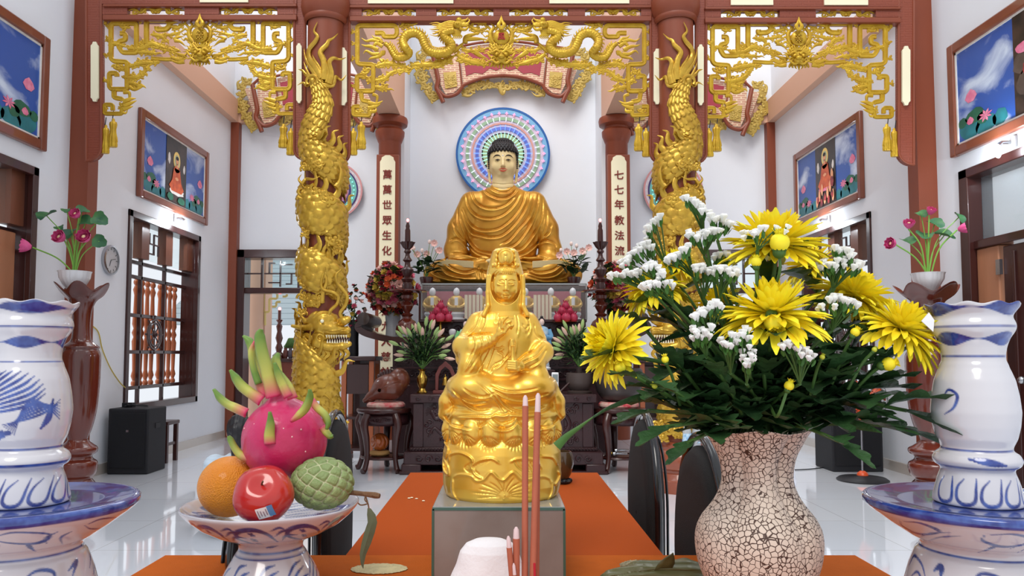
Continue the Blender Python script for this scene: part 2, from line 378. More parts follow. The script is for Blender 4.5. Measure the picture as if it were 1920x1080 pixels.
# ---------------------------------------------------------------- windows
def baluster(mb, x, y, z0, z1, r=.022):
    L = z1-z0; pr = [(.4, 0), (.9, .02), (.9, .04), (.5, .06), (1, .1), (.6, .15), (.75, .3), (1., .42), (.55, .46), (1.05, .5), (.55, .54), (1., .58), (.75, .7), (.6, .85), (1, .9), (.5, .94), (.9, .96), (.9, .98), (.4, 1)]
    mb.lathe([(a*r, b*L) for a, b in pr], (x, y, z0), 10)
def window(name, side, y0, y1, z0, z1, balcol, wheel=True):
    s = -1 if side == 'L' else 1
    e = bpy.data.objects.new(name, None); COL.objects.link(e); e['kind'] = 'structure'; e.location = (s*WX, (y0+y1)/2, z0); WM[e.name] = T(e.location)
    xi = s*(WX-.02); xo = s*(WX+.03); F = .075
    fr = MB()
    fr.bb(xi, xo, y0-.04, y0+F-.04, z0-.04, z1+.04).bb(xi, xo, y1-F+.04, y1+.04, z0-.04, z1+.04)
    fr.bb(xi, xo, y0-.04, y1+.04, z0-.04, z0+F-.04).bb(xi, xo, y0-.04, y1+.04, z1-F+.04, z1+.04)
    ro, rz = s*(WX+.2), s*(WX+.03)
    fr.bb(rz, ro, y0, y0+.02, z0, z1).bb(rz, ro, y1-.02, y1, z0, z1).bb(rz, ro, y0, y1, z0, z0+.02).bb(rz, ro, y0, y1, z1-.02, z1)
    fr.build('window_frame', m_dark, e, bevel=.006)
    g = MB(); gx0, gx1 = s*(WX+.14), s*(WX+.18)
    zs = [z0+.19, z0+.58, z0+.98, z0+1.40, z0+1.56]; ys = [y0+(y1-y0)*k/3 for k in (1, 2)]
    for z in zs: g.bb(gx0, gx1, y0, y1, z-.02, z+.02)
    for y in ys: g.bb(gx0, gx1, y-.018, y+.018, z0, z1)
    g.build('window_grille', m_dark, e, bevel=.004)
    tr = MB()                                          # transom boards
    for k in range(3):
        yc = y0+(y1-y0)*(k+.5)/3; hw = (y1-y0)/6
        tr.bb(s*(WX+.06), s*(WX+.16), yc+hw*.35, yc+hw*.95, z0+1.6, z1-.02)
    tr.build('transom_shutter', mat('worn_brown_wood', (120, 70, 50), .35, noise=.3, nscale=6, stretch=(1, 1, .2)), e)
    ft = MB(); yc = (y0+y1)/2-.1; q = .12; zc = z0+1.8; x0, x1 = s*(WX+.1), s*(WX+.12)
    for a, b, c, d in ((-q, q, -.008, .008), (-.008, .008, -q, q), (-q, -q+.016, 0, q), (q-.016, q, -q, 0), (0, q, q-.016, q), (-q, 0, -q, -q+.016)):
        ft.bb(x0, x1, yc+a, yc+b, zc+c, zc+d)
    ft.build('transom_fret', m_dark, e)
    for k in range(3):
        for j in range(4):
            mb = MB(); baluster(mb, s*(WX+.24), y0+(y1-y0)*(k+(j+.6)/4.4)/3, z0+.19, z0+1.40, .034)
            mb.build('baluster', balcol, e)
    if wheel:
        wl = MB(); c = np.array((s*(WX+.12), (y0+y1)/2, z0+.78)); n = 32
        for r in (.17, .135): wl.tube([c+np.array((0, r*math.cos(a), r*math.sin(a))) for a in np.arange(n)*2*PI/n], .012, 6, closed=True, ref=(1, 0, 0))
        for k in range(8):
            a = k*PI/4; d = np.array((0, math.cos(a), math.sin(a))); wl.tube([c, c+d*.21], .008, 6); wl.sph(c+d*.21, .014, 8, 6)
        wl.sph(c, .035, 10, 6); wl.build('dharma_wheel', m_dark, e)
    MB().bb(s*(WX+.105), s*(WX+.108), y0+.02, y1-.02, z0+1.60, z1-.02).build('pane', m_glass, e, smooth=0)
    return e
window('window_1', 'L', 7.92, 9.72, .6, 2.62, m_orangewood)  # orange balusters on the left side: sunlight put into the wood colour
window('window_2', 'R', 8.06, 9.86, .6, 2.62, m_dark)
window('window_3', 'L', 4.5, 6.28, .6, 2.66, m_orangewood, False)
# shutter leaf of the near left window and the folding door on the near right
e3 = bpy.data.objects['window_3']
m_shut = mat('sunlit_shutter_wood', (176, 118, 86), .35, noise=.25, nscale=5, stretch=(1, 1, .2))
MB().bb(-WX-.12, -WX-.08, 5.35, 6.2, .65, 2.14).build('shutter', m_shut, e3, bevel=.01)
d2 = bpy.data.objects.new('door_3', None); COL.objects.link(d2); d2['kind'] = 'structure'; d2.location = (WX, 5.4, 0); WM[d2.name] = T(d2.location)
fr = MB()
for a, b in ((4.36, 4.46), (6.32, 6.44)): fr.bb(WX-.02, WX+.2, a, b, 0, 2.7)
fr.bb(WX-.02, WX+.2, 4.36, 6.44, 2.62, 2.7).bb(WX+.02, WX+.16, 4.4, 6.4, 2.02, 2.09)
fr.build('door_frame', m_dark, d2, bevel=.008)
MB().bb(WX+.1, WX+.105, 4.46, 6.32, 2.09, 2.62).build('transom_pane', mat('dusty_glass', (150, 160, 165), .1, alpha=.35), d2, smooth=0)
MB().bb(WX+.04, WX+.17, 6.04, 6.32, 0, 2.02).build('door_jamb_panel', m_shut, d2, bevel=.01)
lf = MB().bb(WX+.05, WX+.09, 5.0, 6.0, .02, 2.0)
for k in range(6): lf.bb(WX+.035, WX+.1, 5.05+.16*k, 5.08+.16*k, .1, 1.95)
lf.build('door_leaf', m_dark, d2, bevel=.006)
hg = MB().bb(WX+.02, WX+.045, 6.0, 6.05, 1.78, 1.9); hg.build('hinge', m_steel, d2)
hk = MB().sph((WX-.01, 5.75, .96), .03).tube([(WX-.01, 5.75, .96), (WX+.04, 5.75, .96)], .012); hk.build('door_knob', m_steel, d2)

def back_door(name, s):
    e = bpy.data.objects.new(name, None); COL.objects.link(e); e['kind'] = 'structure'; e.location = (s*3.19, 10.9, 0); WM[e.name] = T(e.location)
    x0, x1 = (s*3.78, s*2.60) if s < 0 else (2.60, 3.78)
    fr = MB().bb(x0, x0+.12, 10.82, 11.1, 0, 2.64).bb(x1-.12, x1, 10.82, 11.1, 0, 2.64).bb(x0, x1, 10.82, 11.1, 2.52, 2.64).bb(x0+.1, x1-.1, 10.86, 11.05, 2.02, 2.1)
    fr.build('door_frame', m_dark, e, bevel=.01)
    g = MB(); a, b = x0+.12, x1-.12; W = b-a
    for f in (.22, .78): g.bb(a+W*f-.015, a+W*f+.015, 10.95, 10.99, 2.1, 2.52)
    for f, h in ((.11, .22), (.89, .22)): g.bb(a+W*(f-.11), a+W*(f+.11), 10.95, 10.99, 2.30, 2.32)
    c = (a+b)/2; zc = 2.31; q = .17
    for u0, u1, v0, v1 in ((-q-.06, q+.06, -.01, .01), (-.01, .01, -q-.02, q+.02), (-q, -q+.02, .0, q-.03), (q-.02, q, -q+.03, 0), (0, q, q-.05, q-.03), (-q, 0, -q+.03, -q+.05), (-q, -.08, q-.03, q-.01), (.08, q, -q+.01, -q+.03)):
        g.bb(c+u0, c+u1, 10.95, 10.99, zc+v0, zc+v1)
    g.build('transom_fret', m_dark, e)
    MB().bb(a, b, 11.0, 11.005, 2.1, 2.52).build('transom_pane', m_glass, e, smooth=0)
    return e
back_door('door_1', -1); back_door('door_2', 1)
# ---------------------------------------------------------------- wall lamps
def wall_lamp(s, y, z, lab, pw=16):
    t = thing('wall_lamp', lab, 'lamp', (s*WX, y, z), 'wall lamps under the paintings')
    MB().box((s*(WX-.012), y, z), (.024, .09, .09)).build('mounting_plate', m_white, t, bevel=.005)
    b = MB().tube([(s*(WX-.02), y, z), (s*(WX-.09), y, z), (s*(WX-.12), y, z-.03)], [.014, .014, .024], 10); b.build('lamp_holder', m_steel, t)
    p = MB(); p.tube(cr([(s*(WX-.12), y, z-.03), (s*(WX-.12), y-.02, z-.07), (s*(WX-.12), y, z-.11), (s*(WX-.12), y+.02, z-.07), (s*(WX-.12), y, z-.03)], 5), .012, 8); p.build('bulb', m_lamp, t)
    l = bpy.data.lights.new('wall_lamp_light', 'POINT'); l.energy = pw; l.color = (.86, .94, 1); l.shadow_soft_size = .04
    lo = bpy.data.objects.new('wall_lamp_light', l); COL.objects.link(lo); lo.location = (s*(WX-.16), y, z-.06); lo.parent = t; lo.matrix_parent_inverse = WM[t.name].inverted()
wall_lamp(-1, 9.0, 2.755, 'small lit wall lamp under the left painting with the orange-robed seated figure')
wall_lamp(1, 9.05, 2.755, 'small lit wall lamp glaring behind the topmost yellow chrysanthemum')
wall_lamp(1, 5.75, 2.76, 'small lit wall lamp at the right edge under the nearest right painting')
# ---------------------------------------------------------------- paintings
m_pframe = mat('picture_frame_wood', (132, 72, 50), .3, noise=.2, nscale=4, coat=.4)
def sky_mat():
    m = bpy.data.materials.new('painted_sky'); m.use_nodes = True; nt = m.node_tree; b = nt.nodes['Principled BSDF']
    tc = nt.nodes.new('ShaderNodeTexCoord'); mp = nt.nodes.new('ShaderNodeMapping'); mp.inputs['Scale'].default_value = (1.6, 1.6, 2.4); mp.inputs['Rotation'].default_value = (.5, 0, 0)
    n = nt.nodes.new('ShaderNodeTexNoise'); n.inputs['Scale'].default_value = 1.3; n.inputs['Detail'].default_value = 7; n.inputs['Distortion'].default_value = .6
    r = nt.nodes.new('ShaderNodeValToRGB'); r.color_ramp.elements[0].position = .5; r.color_ramp.elements[0].color = srgb((42, 86, 168))+(1,); r.color_ramp.elements[1].position = .68; r.color_ramp.elements[1].color = srgb((205, 218, 238))+(1,)
    nt.links.new(tc.outputs['Object'], mp.inputs[0]); nt.links.new(mp.outputs[0], n.inputs['Vector']); nt.links.new(n.outputs['Fac'], r.inputs[0]); nt.links.new(r.outputs[0], b.inputs['Base Color'])
    b.inputs['Roughness'].default_value = .35; return m
m_sky = sky_mat()
m_pdark = mat('painted_forest', (70, 52, 44), .35, noise=1, nscale=9, rgb2=(22, 24, 26))
m_ppink = mat('painted_pink', (236, 150, 178), .4, noise=.3, nscale=20, rgb2=(214, 92, 130)); m_pgreen = mat('painted_leaf_green', (40, 110, 84), .4, noise=.4, nscale=10)
m_pteal = mat('painted_teal', (40, 130, 140), .4, noise=.4, nscale=8); m_porange = mat('painted_orange_robe', (222, 104, 48), .4, noise=.3, nscale=14, rgb2=(176, 64, 34)); m_pskin = mat('painted_skin', (228, 160, 116), .4)
m_phalo = mat('painted_halo', (246, 214, 120), .4); m_pwhite = mat('painted_white', (236, 232, 226), .4, noise=.2, nscale=10)
m_paintred = mat('painted_red_rock', (196, 66, 66), .4, noise=.6, nscale=12, rgb2=(60, 30, 36))
def painting(s, y0, y1, z0, z1, lab, fig=0, mid=(1/3, 2/3)):
    t = thing('framed_painting', lab, 'painting', (s*WX, (y0+y1)/2, z0), 'large framed paintings on the side walls')
    F = .085; tilt = 0.0
    fr = MB(); xa, xb = s*WX, s*(WX-.05)
    fr.bb(xa, xb, y0, y0+F, z0, z1).bb(xa, xb, y1-F, y1, z0, z1).bb(xa, xb, y0+F, y1-F, z0, z0+F).bb(xa, xb, y0+F, y1-F, z1-F, z1)
    fr.build('frame', m_pframe, t, bevel=.012)
    q = .018; ma = MB(); xc = s*(WX-.028)
    ma.bb(xa, xc, y0+F, y0+F+q, z0+F, z1-F).bb(xa, xc, y1-F-q, y1-F, z0+F, z1-F).bb(xa, xc, y0+F, y1-F, z0+F, z0+F+q).bb(xa, xc, y0+F, y1-F, z1-F-q, z1-F)
    ma.build('inner_border', m_pwhite, t)
    a0, a1, b0, b1 = y0+F+q, y1-F-q, z0+F+q, z1-F-q; W = a1-a0; H = b1-b0
    MB().bb(xa, s*(WX-.02), a0, a1, b0, b1).build('canvas', m_sky, t, smooth=0)
    L = [0]
    def flat(name, shapes, m):
        L[0] += 1; mb = MB(); x = s*(WX-.02-.0012*L[0])
        for pts in shapes:
            if s < 0: pts = [(u, v) for u, v in pts]
            P = [(x, a0+(u if s < 0 else 1-u)*W, b0+v*H) for u, v in pts]
            mb.poly(P, (s*.001, 0, 0))
        mb.build(name, m, t, smooth=0)
    r = random.Random(3)
    def blob(u, v, ru, rv, n=14, j=.25): return [(u+ru*math.cos(k*2*PI/n)*(1-j*r.random()), v+rv*math.sin(k*2*PI/n)*(1-j*r.random())) for k in range(n)]
    def lotus(u, v, sc=1):
        out = []
        for k in range(8):
            a = k*PI/4+.3; out.append([(u, v), (u+.03*sc*math.cos(a-.3), v+.04*sc*math.sin(a-.3)), (u+.05*sc*math.cos(a), v+.068*sc*math.sin(a)), (u+.03*sc*math.cos(a+.3), v+.04*sc*math.sin(a+.3))])
        return out
    def bud(u, v, sc=1): return [[(u-.02*sc, v-.05*sc), (u-.045*sc, v), (u-.03*sc, v+.05*sc), (u, v+.09*sc), (u+.03*sc, v+.05*sc), (u+.045*sc, v), (u+.02*sc, v-.05*sc)]]
    a, b = mid
    leaf = [blob(.08, .12, .09, .14), blob(.2, .08, .09, .12), blob(.3, .08, .06, .1)]; leaf2 = [blob(.12, .22, .08, .09), blob(.03, .2, .04, .06), blob(.18, .16, .05, .07)]
    leaf += [[(1-u, v) for u, v in p] for p in leaf]; leaf2 += [[(1-u, v) for u, v in p] for p in leaf2]
    flat('painted_lotus_leaves', leaf, m_pteal); flat('painted_front_leaves', leaf2, m_pgreen)
    flat('painted_lotus_flowers', lotus(.2, .17)+lotus(.78, .22)+bud(.1, .44)+bud(.92, .5)+bud(.09, .18, .6)+bud(.9, .2, .6), m_ppink)
    flat('painted_forest_panel', [[(a, 0), (b, 0), (b, 1), (a, 1)]], m_pdark)
    c = (a+b)/2; w_ = (b-a)
    if fig >= 0:
        flat('painted_waterfall', [blob(c-.36*w_, .66, .022, .10), blob(c+.38*w_, .60, .018, .08)], m_pwhite)
        cy = .55 if fig == 0 else .66
        flat('painted_halo_disc', [blob(c, cy+.13, .055, .14, 20, 0)], m_phalo)
        flat('painted_inner_halo', [blob(c, cy+.12, .04, .1, 20, 0)], mat('painted_halo_centre', (190, 200, 160), .4))
        flat('painted_seat', [blob(c, cy-.36, .14*w_/.33, .07)], m_pwhite if fig == 0 else m_ppink)
        flat('painted_robe', [[(c-.05, cy), (c-.075, cy-.2), (c-.12, cy-.3), (c-.08, cy-.37), (c+.08, cy-.37), (c+.12, cy-.3), (c+.075, cy-.2), (c+.05, cy)], blob(c, cy-.01, .05, .06)], m_porange)
        flat('painted_face', [blob(c, cy+.12, .022, .055, 12, 0), [(c-.01, cy), (c+.01, cy), (c+.014, cy+.08), (c-.014, cy+.08)], blob(c, cy-.16, .03, .03)], m_pskin)
        flat('painted_hair', [blob(c, cy+.165, .022, .03, 12, 0)], m_black)
        if fig == 1:
            P = []; 
            for k in range(7): P += [blob(c-.14+.045*k, .12+.08*(k % 3), .02, .1)]
            flat('painted_followers', P+[blob(c+.12, .42, .025, .12)], m_pskin); flat('painted_follower_robes', [blob(c-.12+.06*k, .08+.06*((k+1) % 2), .022, .07) for k in range(5)]+[blob(c+.12, .34, .03, .1)], m_paintred)
        else: flat('painted_undergrowth', [blob(c-.1, .08, .06, .07), blob(c+.08, .07, .07, .06)], m_pgreen)
    else:
        flat('painted_cave', [blob(c-.12, .5, .05, .12), blob(c-.1, .3, .05, .15)], mat('painted_rock', (90, 76, 70), .4, noise=.5, nscale=10))
        flat('painted_red_robe', [blob(c-.02, .42, .09, .16), blob(c+.06, .25, .12, .12)], m_paintred); flat('painted_cloud_flowers', [blob(c-.1, .65, .05, .06), blob(c-.02, .68, .04, .05)], m_ppink)
painting(-1, 8.02, 9.90, 2.82, 3.78, 'framed painting of an orange-robed figure meditating under a tree, above the grilled left window', 0)
painting(1, 8.13, 10.02, 2.82, 3.78, 'framed painting of a seated orange-robed figure with followers, behind the yellow flowers', 1)
painting(-1, 4.45, 6.37, 2.85, 3.82, 'framed painting of lotus and clouds at the left edge of the picture', 0)
painting(1, 4.5, 6.5, 2.83, 3.80, 'framed painting of lotus and blue sky at the right edge of the picture', -1, (.40, .72))
# ---------------------------------------------------------------- clock
t = thing('wall_clock', 'round silver wall clock on the left wall beside the brown post', 'clock', (-WX, 7.52, 2.08))
Mx = T((-WX, 7.52, 2.08)) @ Matrix.Rotation(PI/2, 4, 'Y')
mb = MB().lathe([(.145, 0), (.15, .02), (.145, .035), (.13, .038), (.128, .02)], seg=40, caps=False); mb.xf(Mx); mb.build('clock_rim', m_steel, t)
mb = MB().lathe([(.129, .004), (.129, .02)], seg=40); mb.xf(Mx); mb.build('clock_face', mat('clock_face_grey', (196, 196, 198), .4), t)
mb = MB()
for k in range(12):
    a = k*PI/6; mb.box((.11*math.cos(a), .11*math.sin(a), .021), (.022, .006, .002), rz=a)
mb.xf(Mx); mb.build('hour_marks', m_black, t)
mb = MB().box((.03, -.015, .024), (.07, .006, .002), rz=-.4).box((-.01, .04, .026), (.004, .09, .002), rz=.2); mb.xf(Mx); mb.build('clock_hand', m_black, t)
# cable on the wall and lead on the floor
P = cr([(165, 607), (182, 622), (190, 655), (205, 690), (222, 716), (233, 727)], 8)
tag(MB().tube([at(x, y, 5587/(943-x))+Vector((.01, 0, 0)) for x, y in P], .006, 6).build('cable', mat('yellow_cable', (200, 176, 70), .4)), 'thin yellow cable running down the left wall to the window', 'cable')
# ---------------------------------------------------------------- loudspeakers, stool, fan
def speaker(x0, x1, y0, y1, z1, lab):
    t = thing('loudspeaker', lab, 'speaker', ((x0+x1)/2, (y0+y1)/2, 0), 'black floor loudspeakers by the side walls')
    mb = MB(); P = [(x0, y0), (x1, y0), (x1+.0, y1), (x0, y1)]
    mb.bb(x0, x1, y0, y1, .0, z1); mb.build('cabinet', mat('black_speaker', (26, 27, 32), .6, bump=.2, bscale=200), t, bevel=.012)
    MB().bb(x0+.03, x1-.03, y0-.012, y0, .06, z1-.04).build('grille', mat('speaker_grille', (18, 19, 24), .75, bump=.5, bscale=400), t, bevel=.006)
    MB().box(((x0+x1)/2, y0-.014, z1*.66), (.025, .004, .02)).build('badge', m_steel, t)
    MB().box((x0 if x0 > 0 else x1, (y0+y1)/2, z1*.72), (.01, .1, .05)).build('handle', m_black, t)
speaker(-3.81, -3.42, 7.46, 7.86, .63, 'black loudspeaker on the floor under the left window')
speaker(3.24, 3.74, 7.62, 8.05, .78, 'black loudspeaker on the floor by the right wall behind the fan')
tag(MB().tube(cr([(-3.72, 7.6, .645), (-3.6, 7.7, .65), (-3.5, 7.6, .648), (-3.62, 7.52, .66), (-3.78, 7.75, .65)], 8), .008, 6).bb(-3.76, -3.66, 7.62, 7.7, .632, .675).build('power_adapter', m_black), 'black power adapter with coiled lead on the left loudspeaker', 'adapter')
t = thing('stool', 'small brown wooden stool behind the left loudspeaker', 'stool', (-3.68, 8.35, 0))
MB().bb(-3.83, -3.55, 8.2, 8.5, .40, .44).build('seat', m_dark, t, bevel=.008)
for x in (-3.80, -3.58):
    for y in (8.23, 8.47): MB().bb(x-.02, x+.02, y-.02, y+.02, 0, .40).build('leg', m_dark, t)
MB().bb(-3.59, -3.57, 8.25, 8.45, .18, .21).build('stretcher', m_dark, t)
m_orange = mat('orange_plastic', (214, 84, 40), .35)
fx, fy = (1610-943)/1440*7.1, 7.1
t = thing('pedestal_fan', 'pedestal fan with black base and orange blades before the right loudspeaker', 'fan', (fx, fy, 0))
MB().lathe([(.22, 0), (.225, .012), (.2, .03), (.06, .045), (.03, .06)], (fx, fy, 0), 36).build('base', m_black, t)
MB().lathe([(.05, .05), (.045, .07), (.02, .09)], (fx, fy, 0), 20).build('base_collar', m_orange, t)
MB().lathe([(.009, .06), (.009, .62)], (fx, fy, 0), 10).build('pole', m_steel, t)
hz = .75
mb = MB().lathe([(.02, .55), (.04, .6), (.045, .68), (.03, .70)], (fx, fy, 0), 16).sph((fx, fy+.05, hz), .07, s=(1, 1.5, 1)); mb.build('motor_housing', m_orange, t)
mb = MB()
for k in range(3):
    a = k*2*PI/3+.4; R = []
    for i in range(6):
        rr = .04+.14*i/5; R.append([(fx+rr*math.cos(a+da*(.3+.7*i/5)), fy-.08+.03*math.sin(da*2), hz+rr*math.sin(a+da*(.3+.7*i/5))) for da in np.linspace(-.5, .5, 6)])
    mb.grid(R)
mb.build('blade', m_orange, t, solid=.004)
mb = MB()
for yy, rr in ((-.15, .08), (-.14, .15), (-.1, .2), (-.04, .2), (0, .14)): mb.tube([(fx+rr*math.cos(a), fy+yy, hz+rr*math.sin(a)) for a in np.arange(28)*2*PI/28], .0025, 5, closed=True)
for k in range(24):
    a = k*2*PI/24; mb.tube([(fx+rr*math.cos(a), fy+yy, hz+rr*math.sin(a)) for yy, rr in ((-.155, .03), (-.14, .15), (-.1, .2), (-.04, .2), (0, .12), (.02, .05))], .0016, 4)
mb.build('cage', m_black, t)
tag(MB().tube(cr([(3.3, 7.9, .006), (3.0, 7.75, .006), (2.6, 7.7, .006), (2.2, 7.85, .006)], 8), .005, 6).build('floor_cable', m_black), 'thin black cable lying on the pale floor beside the right loudspeaker', 'cable')
# ================================================================ dragon columns
YC = 6.6; S6 = YC/FPX; AX = 604.0
m_carve = None
def carve_mat():
    m = bpy.data.materials.new('carved_brown_fretwork'); m.use_nodes = True; nt = m.node_tree; b = nt.nodes['Principled BSDF']
    b.inputs['Base Color'].default_value = srgb((138, 66, 44))+(1,); b.inputs['Roughness'].default_value = .45
    tc = nt.nodes.new('ShaderNodeTexCoord'); mp = nt.nodes.new('ShaderNodeMapping'); mp.inputs['Rotation'].default_value = (PI/2, .785, 0)
    br = nt.nodes.new('ShaderNodeTexBrick'); br.inputs['Scale'].default_value = 1; br.inputs['Brick Width'].default_value = .075; br.inputs['Row Height'].default_value = .022; br.inputs['Mortar Size'].default_value = .006; br.inputs['Mortar Smooth'].default_value = .2
    bp = nt.nodes.new('ShaderNodeBump'); bp.inputs['Strength'].default_value = .9; bp.inputs['Distance'].default_value = .012; bp.invert = True
    nt.links.new(tc.outputs['Object'], mp.inputs[0]); nt.links.new(mp.outputs[0], br.inputs['Vector']); nt.links.new(br.outputs['Fac'], bp.inputs['Height']); nt.links.new(bp.outputs[0], b.inputs['Normal'])
    return m
m_carve = carve_mat()
def stroke(mb, pts, w, P, h=.6, ref=(0, -1, 0), n=6, S=S6, lift=0, seg=8, taper=True):
    """a tapering raised stroke; pts in the panel's own 2D drawing units, P maps them to the carved surface"""
    Q = cr(pts, n) if len(pts) > 2 else np.array([np.array(pts[0])*(1-t)+np.array(pts[1])*t for t in np.linspace(0, 1, n+1)])
    m = len(Q); t = np.linspace(0, 1, m)
    if hasattr(w, '__len__'): W = np.interp(t, np.linspace(0, 1, len(w)), w)
    else: W = w*(1-t**1.7*.92) if taper else np.full(m, w, float)
    V = [P(x, y) for x, y in Q]
    if callable(ref): R = [ref(x, y) for x, y in Q]
    else: R = ref
    mb.tube(V, np.maximum(W, .15)*S, seg, ref=R, flat=h)
def spiral(c, r, turns=1.4, d=1, a0=0, n=18):
    return [(c[0]+r*(1-t*.85)*math.cos(a0+d*t*turns*2*PI), c[1]+r*(1-t*.85)*math.sin(a0+d*t*turns*2*PI)) for t in np.linspace(0, 1, n)]
def cloud(mb, x, y, r, P, seed=0, S=S6, ref=(0, -1, 0), h=.8):
    q = random.Random(seed*7+int(x)+int(y)); r = r*1.15; n = 3 if r < 6 else 4; a = q.random()*6
    for k in range(n):
        an = a+k*2*PI/n; c = (x+r*.75*math.cos(an), y+r*.6*math.sin(an)); rr = r*(.42+.25*q.random())
        stroke(mb, spiral(c, rr, 1.15, 1 if k % 2 else -1, an), [rr*.42, rr*.36, rr*.25], P, h, ref, 1, S)
        p = P(*c); mb.sph(np.array(p), rr*.42*S, 8, 6)
    p = P(x, y); mb.sph(np.array(p), r*.4*S, 8, 6)
    stroke(mb, [(x-r*.9, y+r*.2), (x, y+r*.5), (x+r*.9, y+r*.1)], [r*.2, r*.35, r*.15], P, h, ref, 4, S)
def W(x, y, h=0):                          # front of the round shaft, drawing units = photo pixels at the column
    x0 = max(-30, min(30, x)); d = -math.sqrt(max((35+h)**2-x0*x0, 9))
    return at(AX+x, y, YC+d*S6)
def WR(x, y):
    x0 = max(-30, min(30, x)); n = Vector((x0/36, -math.sqrt(1-(x0/36)**2), 0)); return np.array(n)
def Wp(h): return lambda x, y: W(x, y, h)
cxw = at(AX, 560, YC).x
tcol = thing('dragon_column', 'left round brown column wound by a gold dragon whose head faces right', 'column', (cxw, YC, 0), 'gold dragon columns')
zz = lambda py: at(AX, py, YC).z
MB().lathe([(.155, .40), (.155, HT)], (cxw, YC, 0), 48).build('shaft', m_trim, tcol)
MB().lathe([(36*S6, zz(46)), (39*S6, zz(44)), (41*S6, zz(40)), (40*S6, zz(36)), (44*S6, zz(30)), (47*S6, zz(18)), (46*S6, zz(5)), (41*S6, zz(-4)), (39*S6, zz(-8)), (44*S6, zz(-14)), (44*S6, zz(-22)), (36*S6, zz(-26))], (cxw, YC, 0), 48, caps=False).build('capital', m_trim, tcol)
MB().lathe([(50*S6, 0), (50*S6, .10), (46*S6, .115), (44*S6, .15), (41*S6, .165), (42*S6, .185), (48*S6, .2), (51*S6, .25), (50*S6, .30), (45*S6, .34), (40*S6, .36), (41*S6, .38), (40*S6, .40), (36*S6, .42)], (cxw, YC, 0), 48).build('pedestal', mat('glossy_brown_paint', (140, 70, 44), .25, coat=.5), tcol)
# ---- body
path = [(-25,157,8),(-8,175,14),(3,192,17),(6,210,20),(-10,232,24),(-34,255,27),(-34,280,30),(5,306,33),(70,328,32),(120,340,26),(200,352,24),(285,380,36),(330,396,43),(360,404,44),(400,416,40),(430,432,32),(480,450,26),(560,472,26),(645,494,34),(690,506,40),(720,514,40),(760,524,36),(790,538,30),(840,556,26),(920,590,26),(1000,645,34),(1045,684,42),(1072,712,46),(1090,738,42),(1110,758,34),(1150,775,24),(1200,790,12)]
Pc = cr([np.array(p, float) for p in path], 40)
nrow = []; pos = []; rad = []; refs = []
for th, py, r in Pc:
    a = math.radians(th); R = 35
    pos.append((cxw+R*S6*math.sin(a), YC-R*S6*math.cos(a), at(AX, py, YC).z)); rad.append(r*S6*.92); refs.append((math.sin(a), -math.cos(a), 0))
pos = np.array(pos); rad = np.array(rad); refs = np.array(refs)
def scale_disp(arc, ang_n, rad, size, amp):
    """overlapping scales: rows run along the body, each scale lifting towards its free edge"""
    a = (arc/size)[:, None]; circ = np.maximum(6, np.round(2*PI*rad.mean()/size/1.05)); u = (np.arange(ang_n)/ang_n*circ)[None, :]
    a = np.broadcast_to(a, (len(arc), ang_n)); u = np.broadcast_to(u, a.shape); out = np.zeros_like(a)
    done = np.zeros(a.shape, bool)
    for dk in (1, 0):
        k = np.floor(a)-dk; off = .5*(np.mod(k, 2)); db = (u-off) % 1.0; db = np.minimum(db, 1-db)*2*.5
        ext = 1.0+.62*np.sqrt(np.clip(1-(db/.56)**2, 0, 1)); t = a-k
        ins = (t < ext) & ~done; e = ext-t
        val = t/1.6*.9-.55*(db/.5)**2*.5; edge = np.clip(e/.12, 0, 1)
        out = np.where(ins, (val)*edge, out); done |= ins
    return out*amp
def scaled_tube(mb, pos, rad, refs, seg, size, flat, amp):
    d = np.linalg.norm(np.diff(pos, axis=0), axis=1); arc = np.concatenate([[0], np.cumsum(d)])
    n = int(arc[-1]/(size/7)); s = np.linspace(0, arc[-1], n)
    P = np.stack([np.interp(s, arc, pos[:, i]) for i in range(3)], 1); R = np.interp(s, arc, rad)
    U = np.stack([np.interp(s, arc, refs[:, i]) for i in range(3)], 1)
    disp = scale_disp(s, seg, R, size, amp)
    mb.tube(P, R, seg, ref=U, flat=flat, disp=disp)
    return P, R, U
mb = MB(); BP, BR, BU = scaled_tube(mb, pos, rad, refs, 150, .058, .40, .021)
mb.build('dragon_body', m_gold, tcol, smooth=60)
# ---- spine fins on the upper edge of the body
mb = MB(); Tn = np.gradient(BP, axis=0); Tn /= np.linalg.norm(Tn, axis=1, keepdims=True)
i = 60
while i < len(BP)-60:
    sd = np.cross(Tn[i], BU[i]); sd /= np.linalg.norm(sd)
    if i < 330: sd = sd if sd[0] > 0 else -sd
    elif sd[2] < 0: sd = -sd
    L = BR[i]*.95+.02; b = BP[i]+sd*BR[i]*.88; out = BU[i]*.012
    mb.tube(cr([b-sd*.02, b+sd*L*.4+Tn[i]*L*.05, b+sd*L*.75-Tn[i]*L*.25, b+sd*L*1.05-Tn[i]*L*.1], 4)+out, [.028]*3+list(np.linspace(.027, .002, 10)), 6, ref=BU[i], flat=.35)
    i += 11
mb.build('spine_fins', m_gold, tcol)
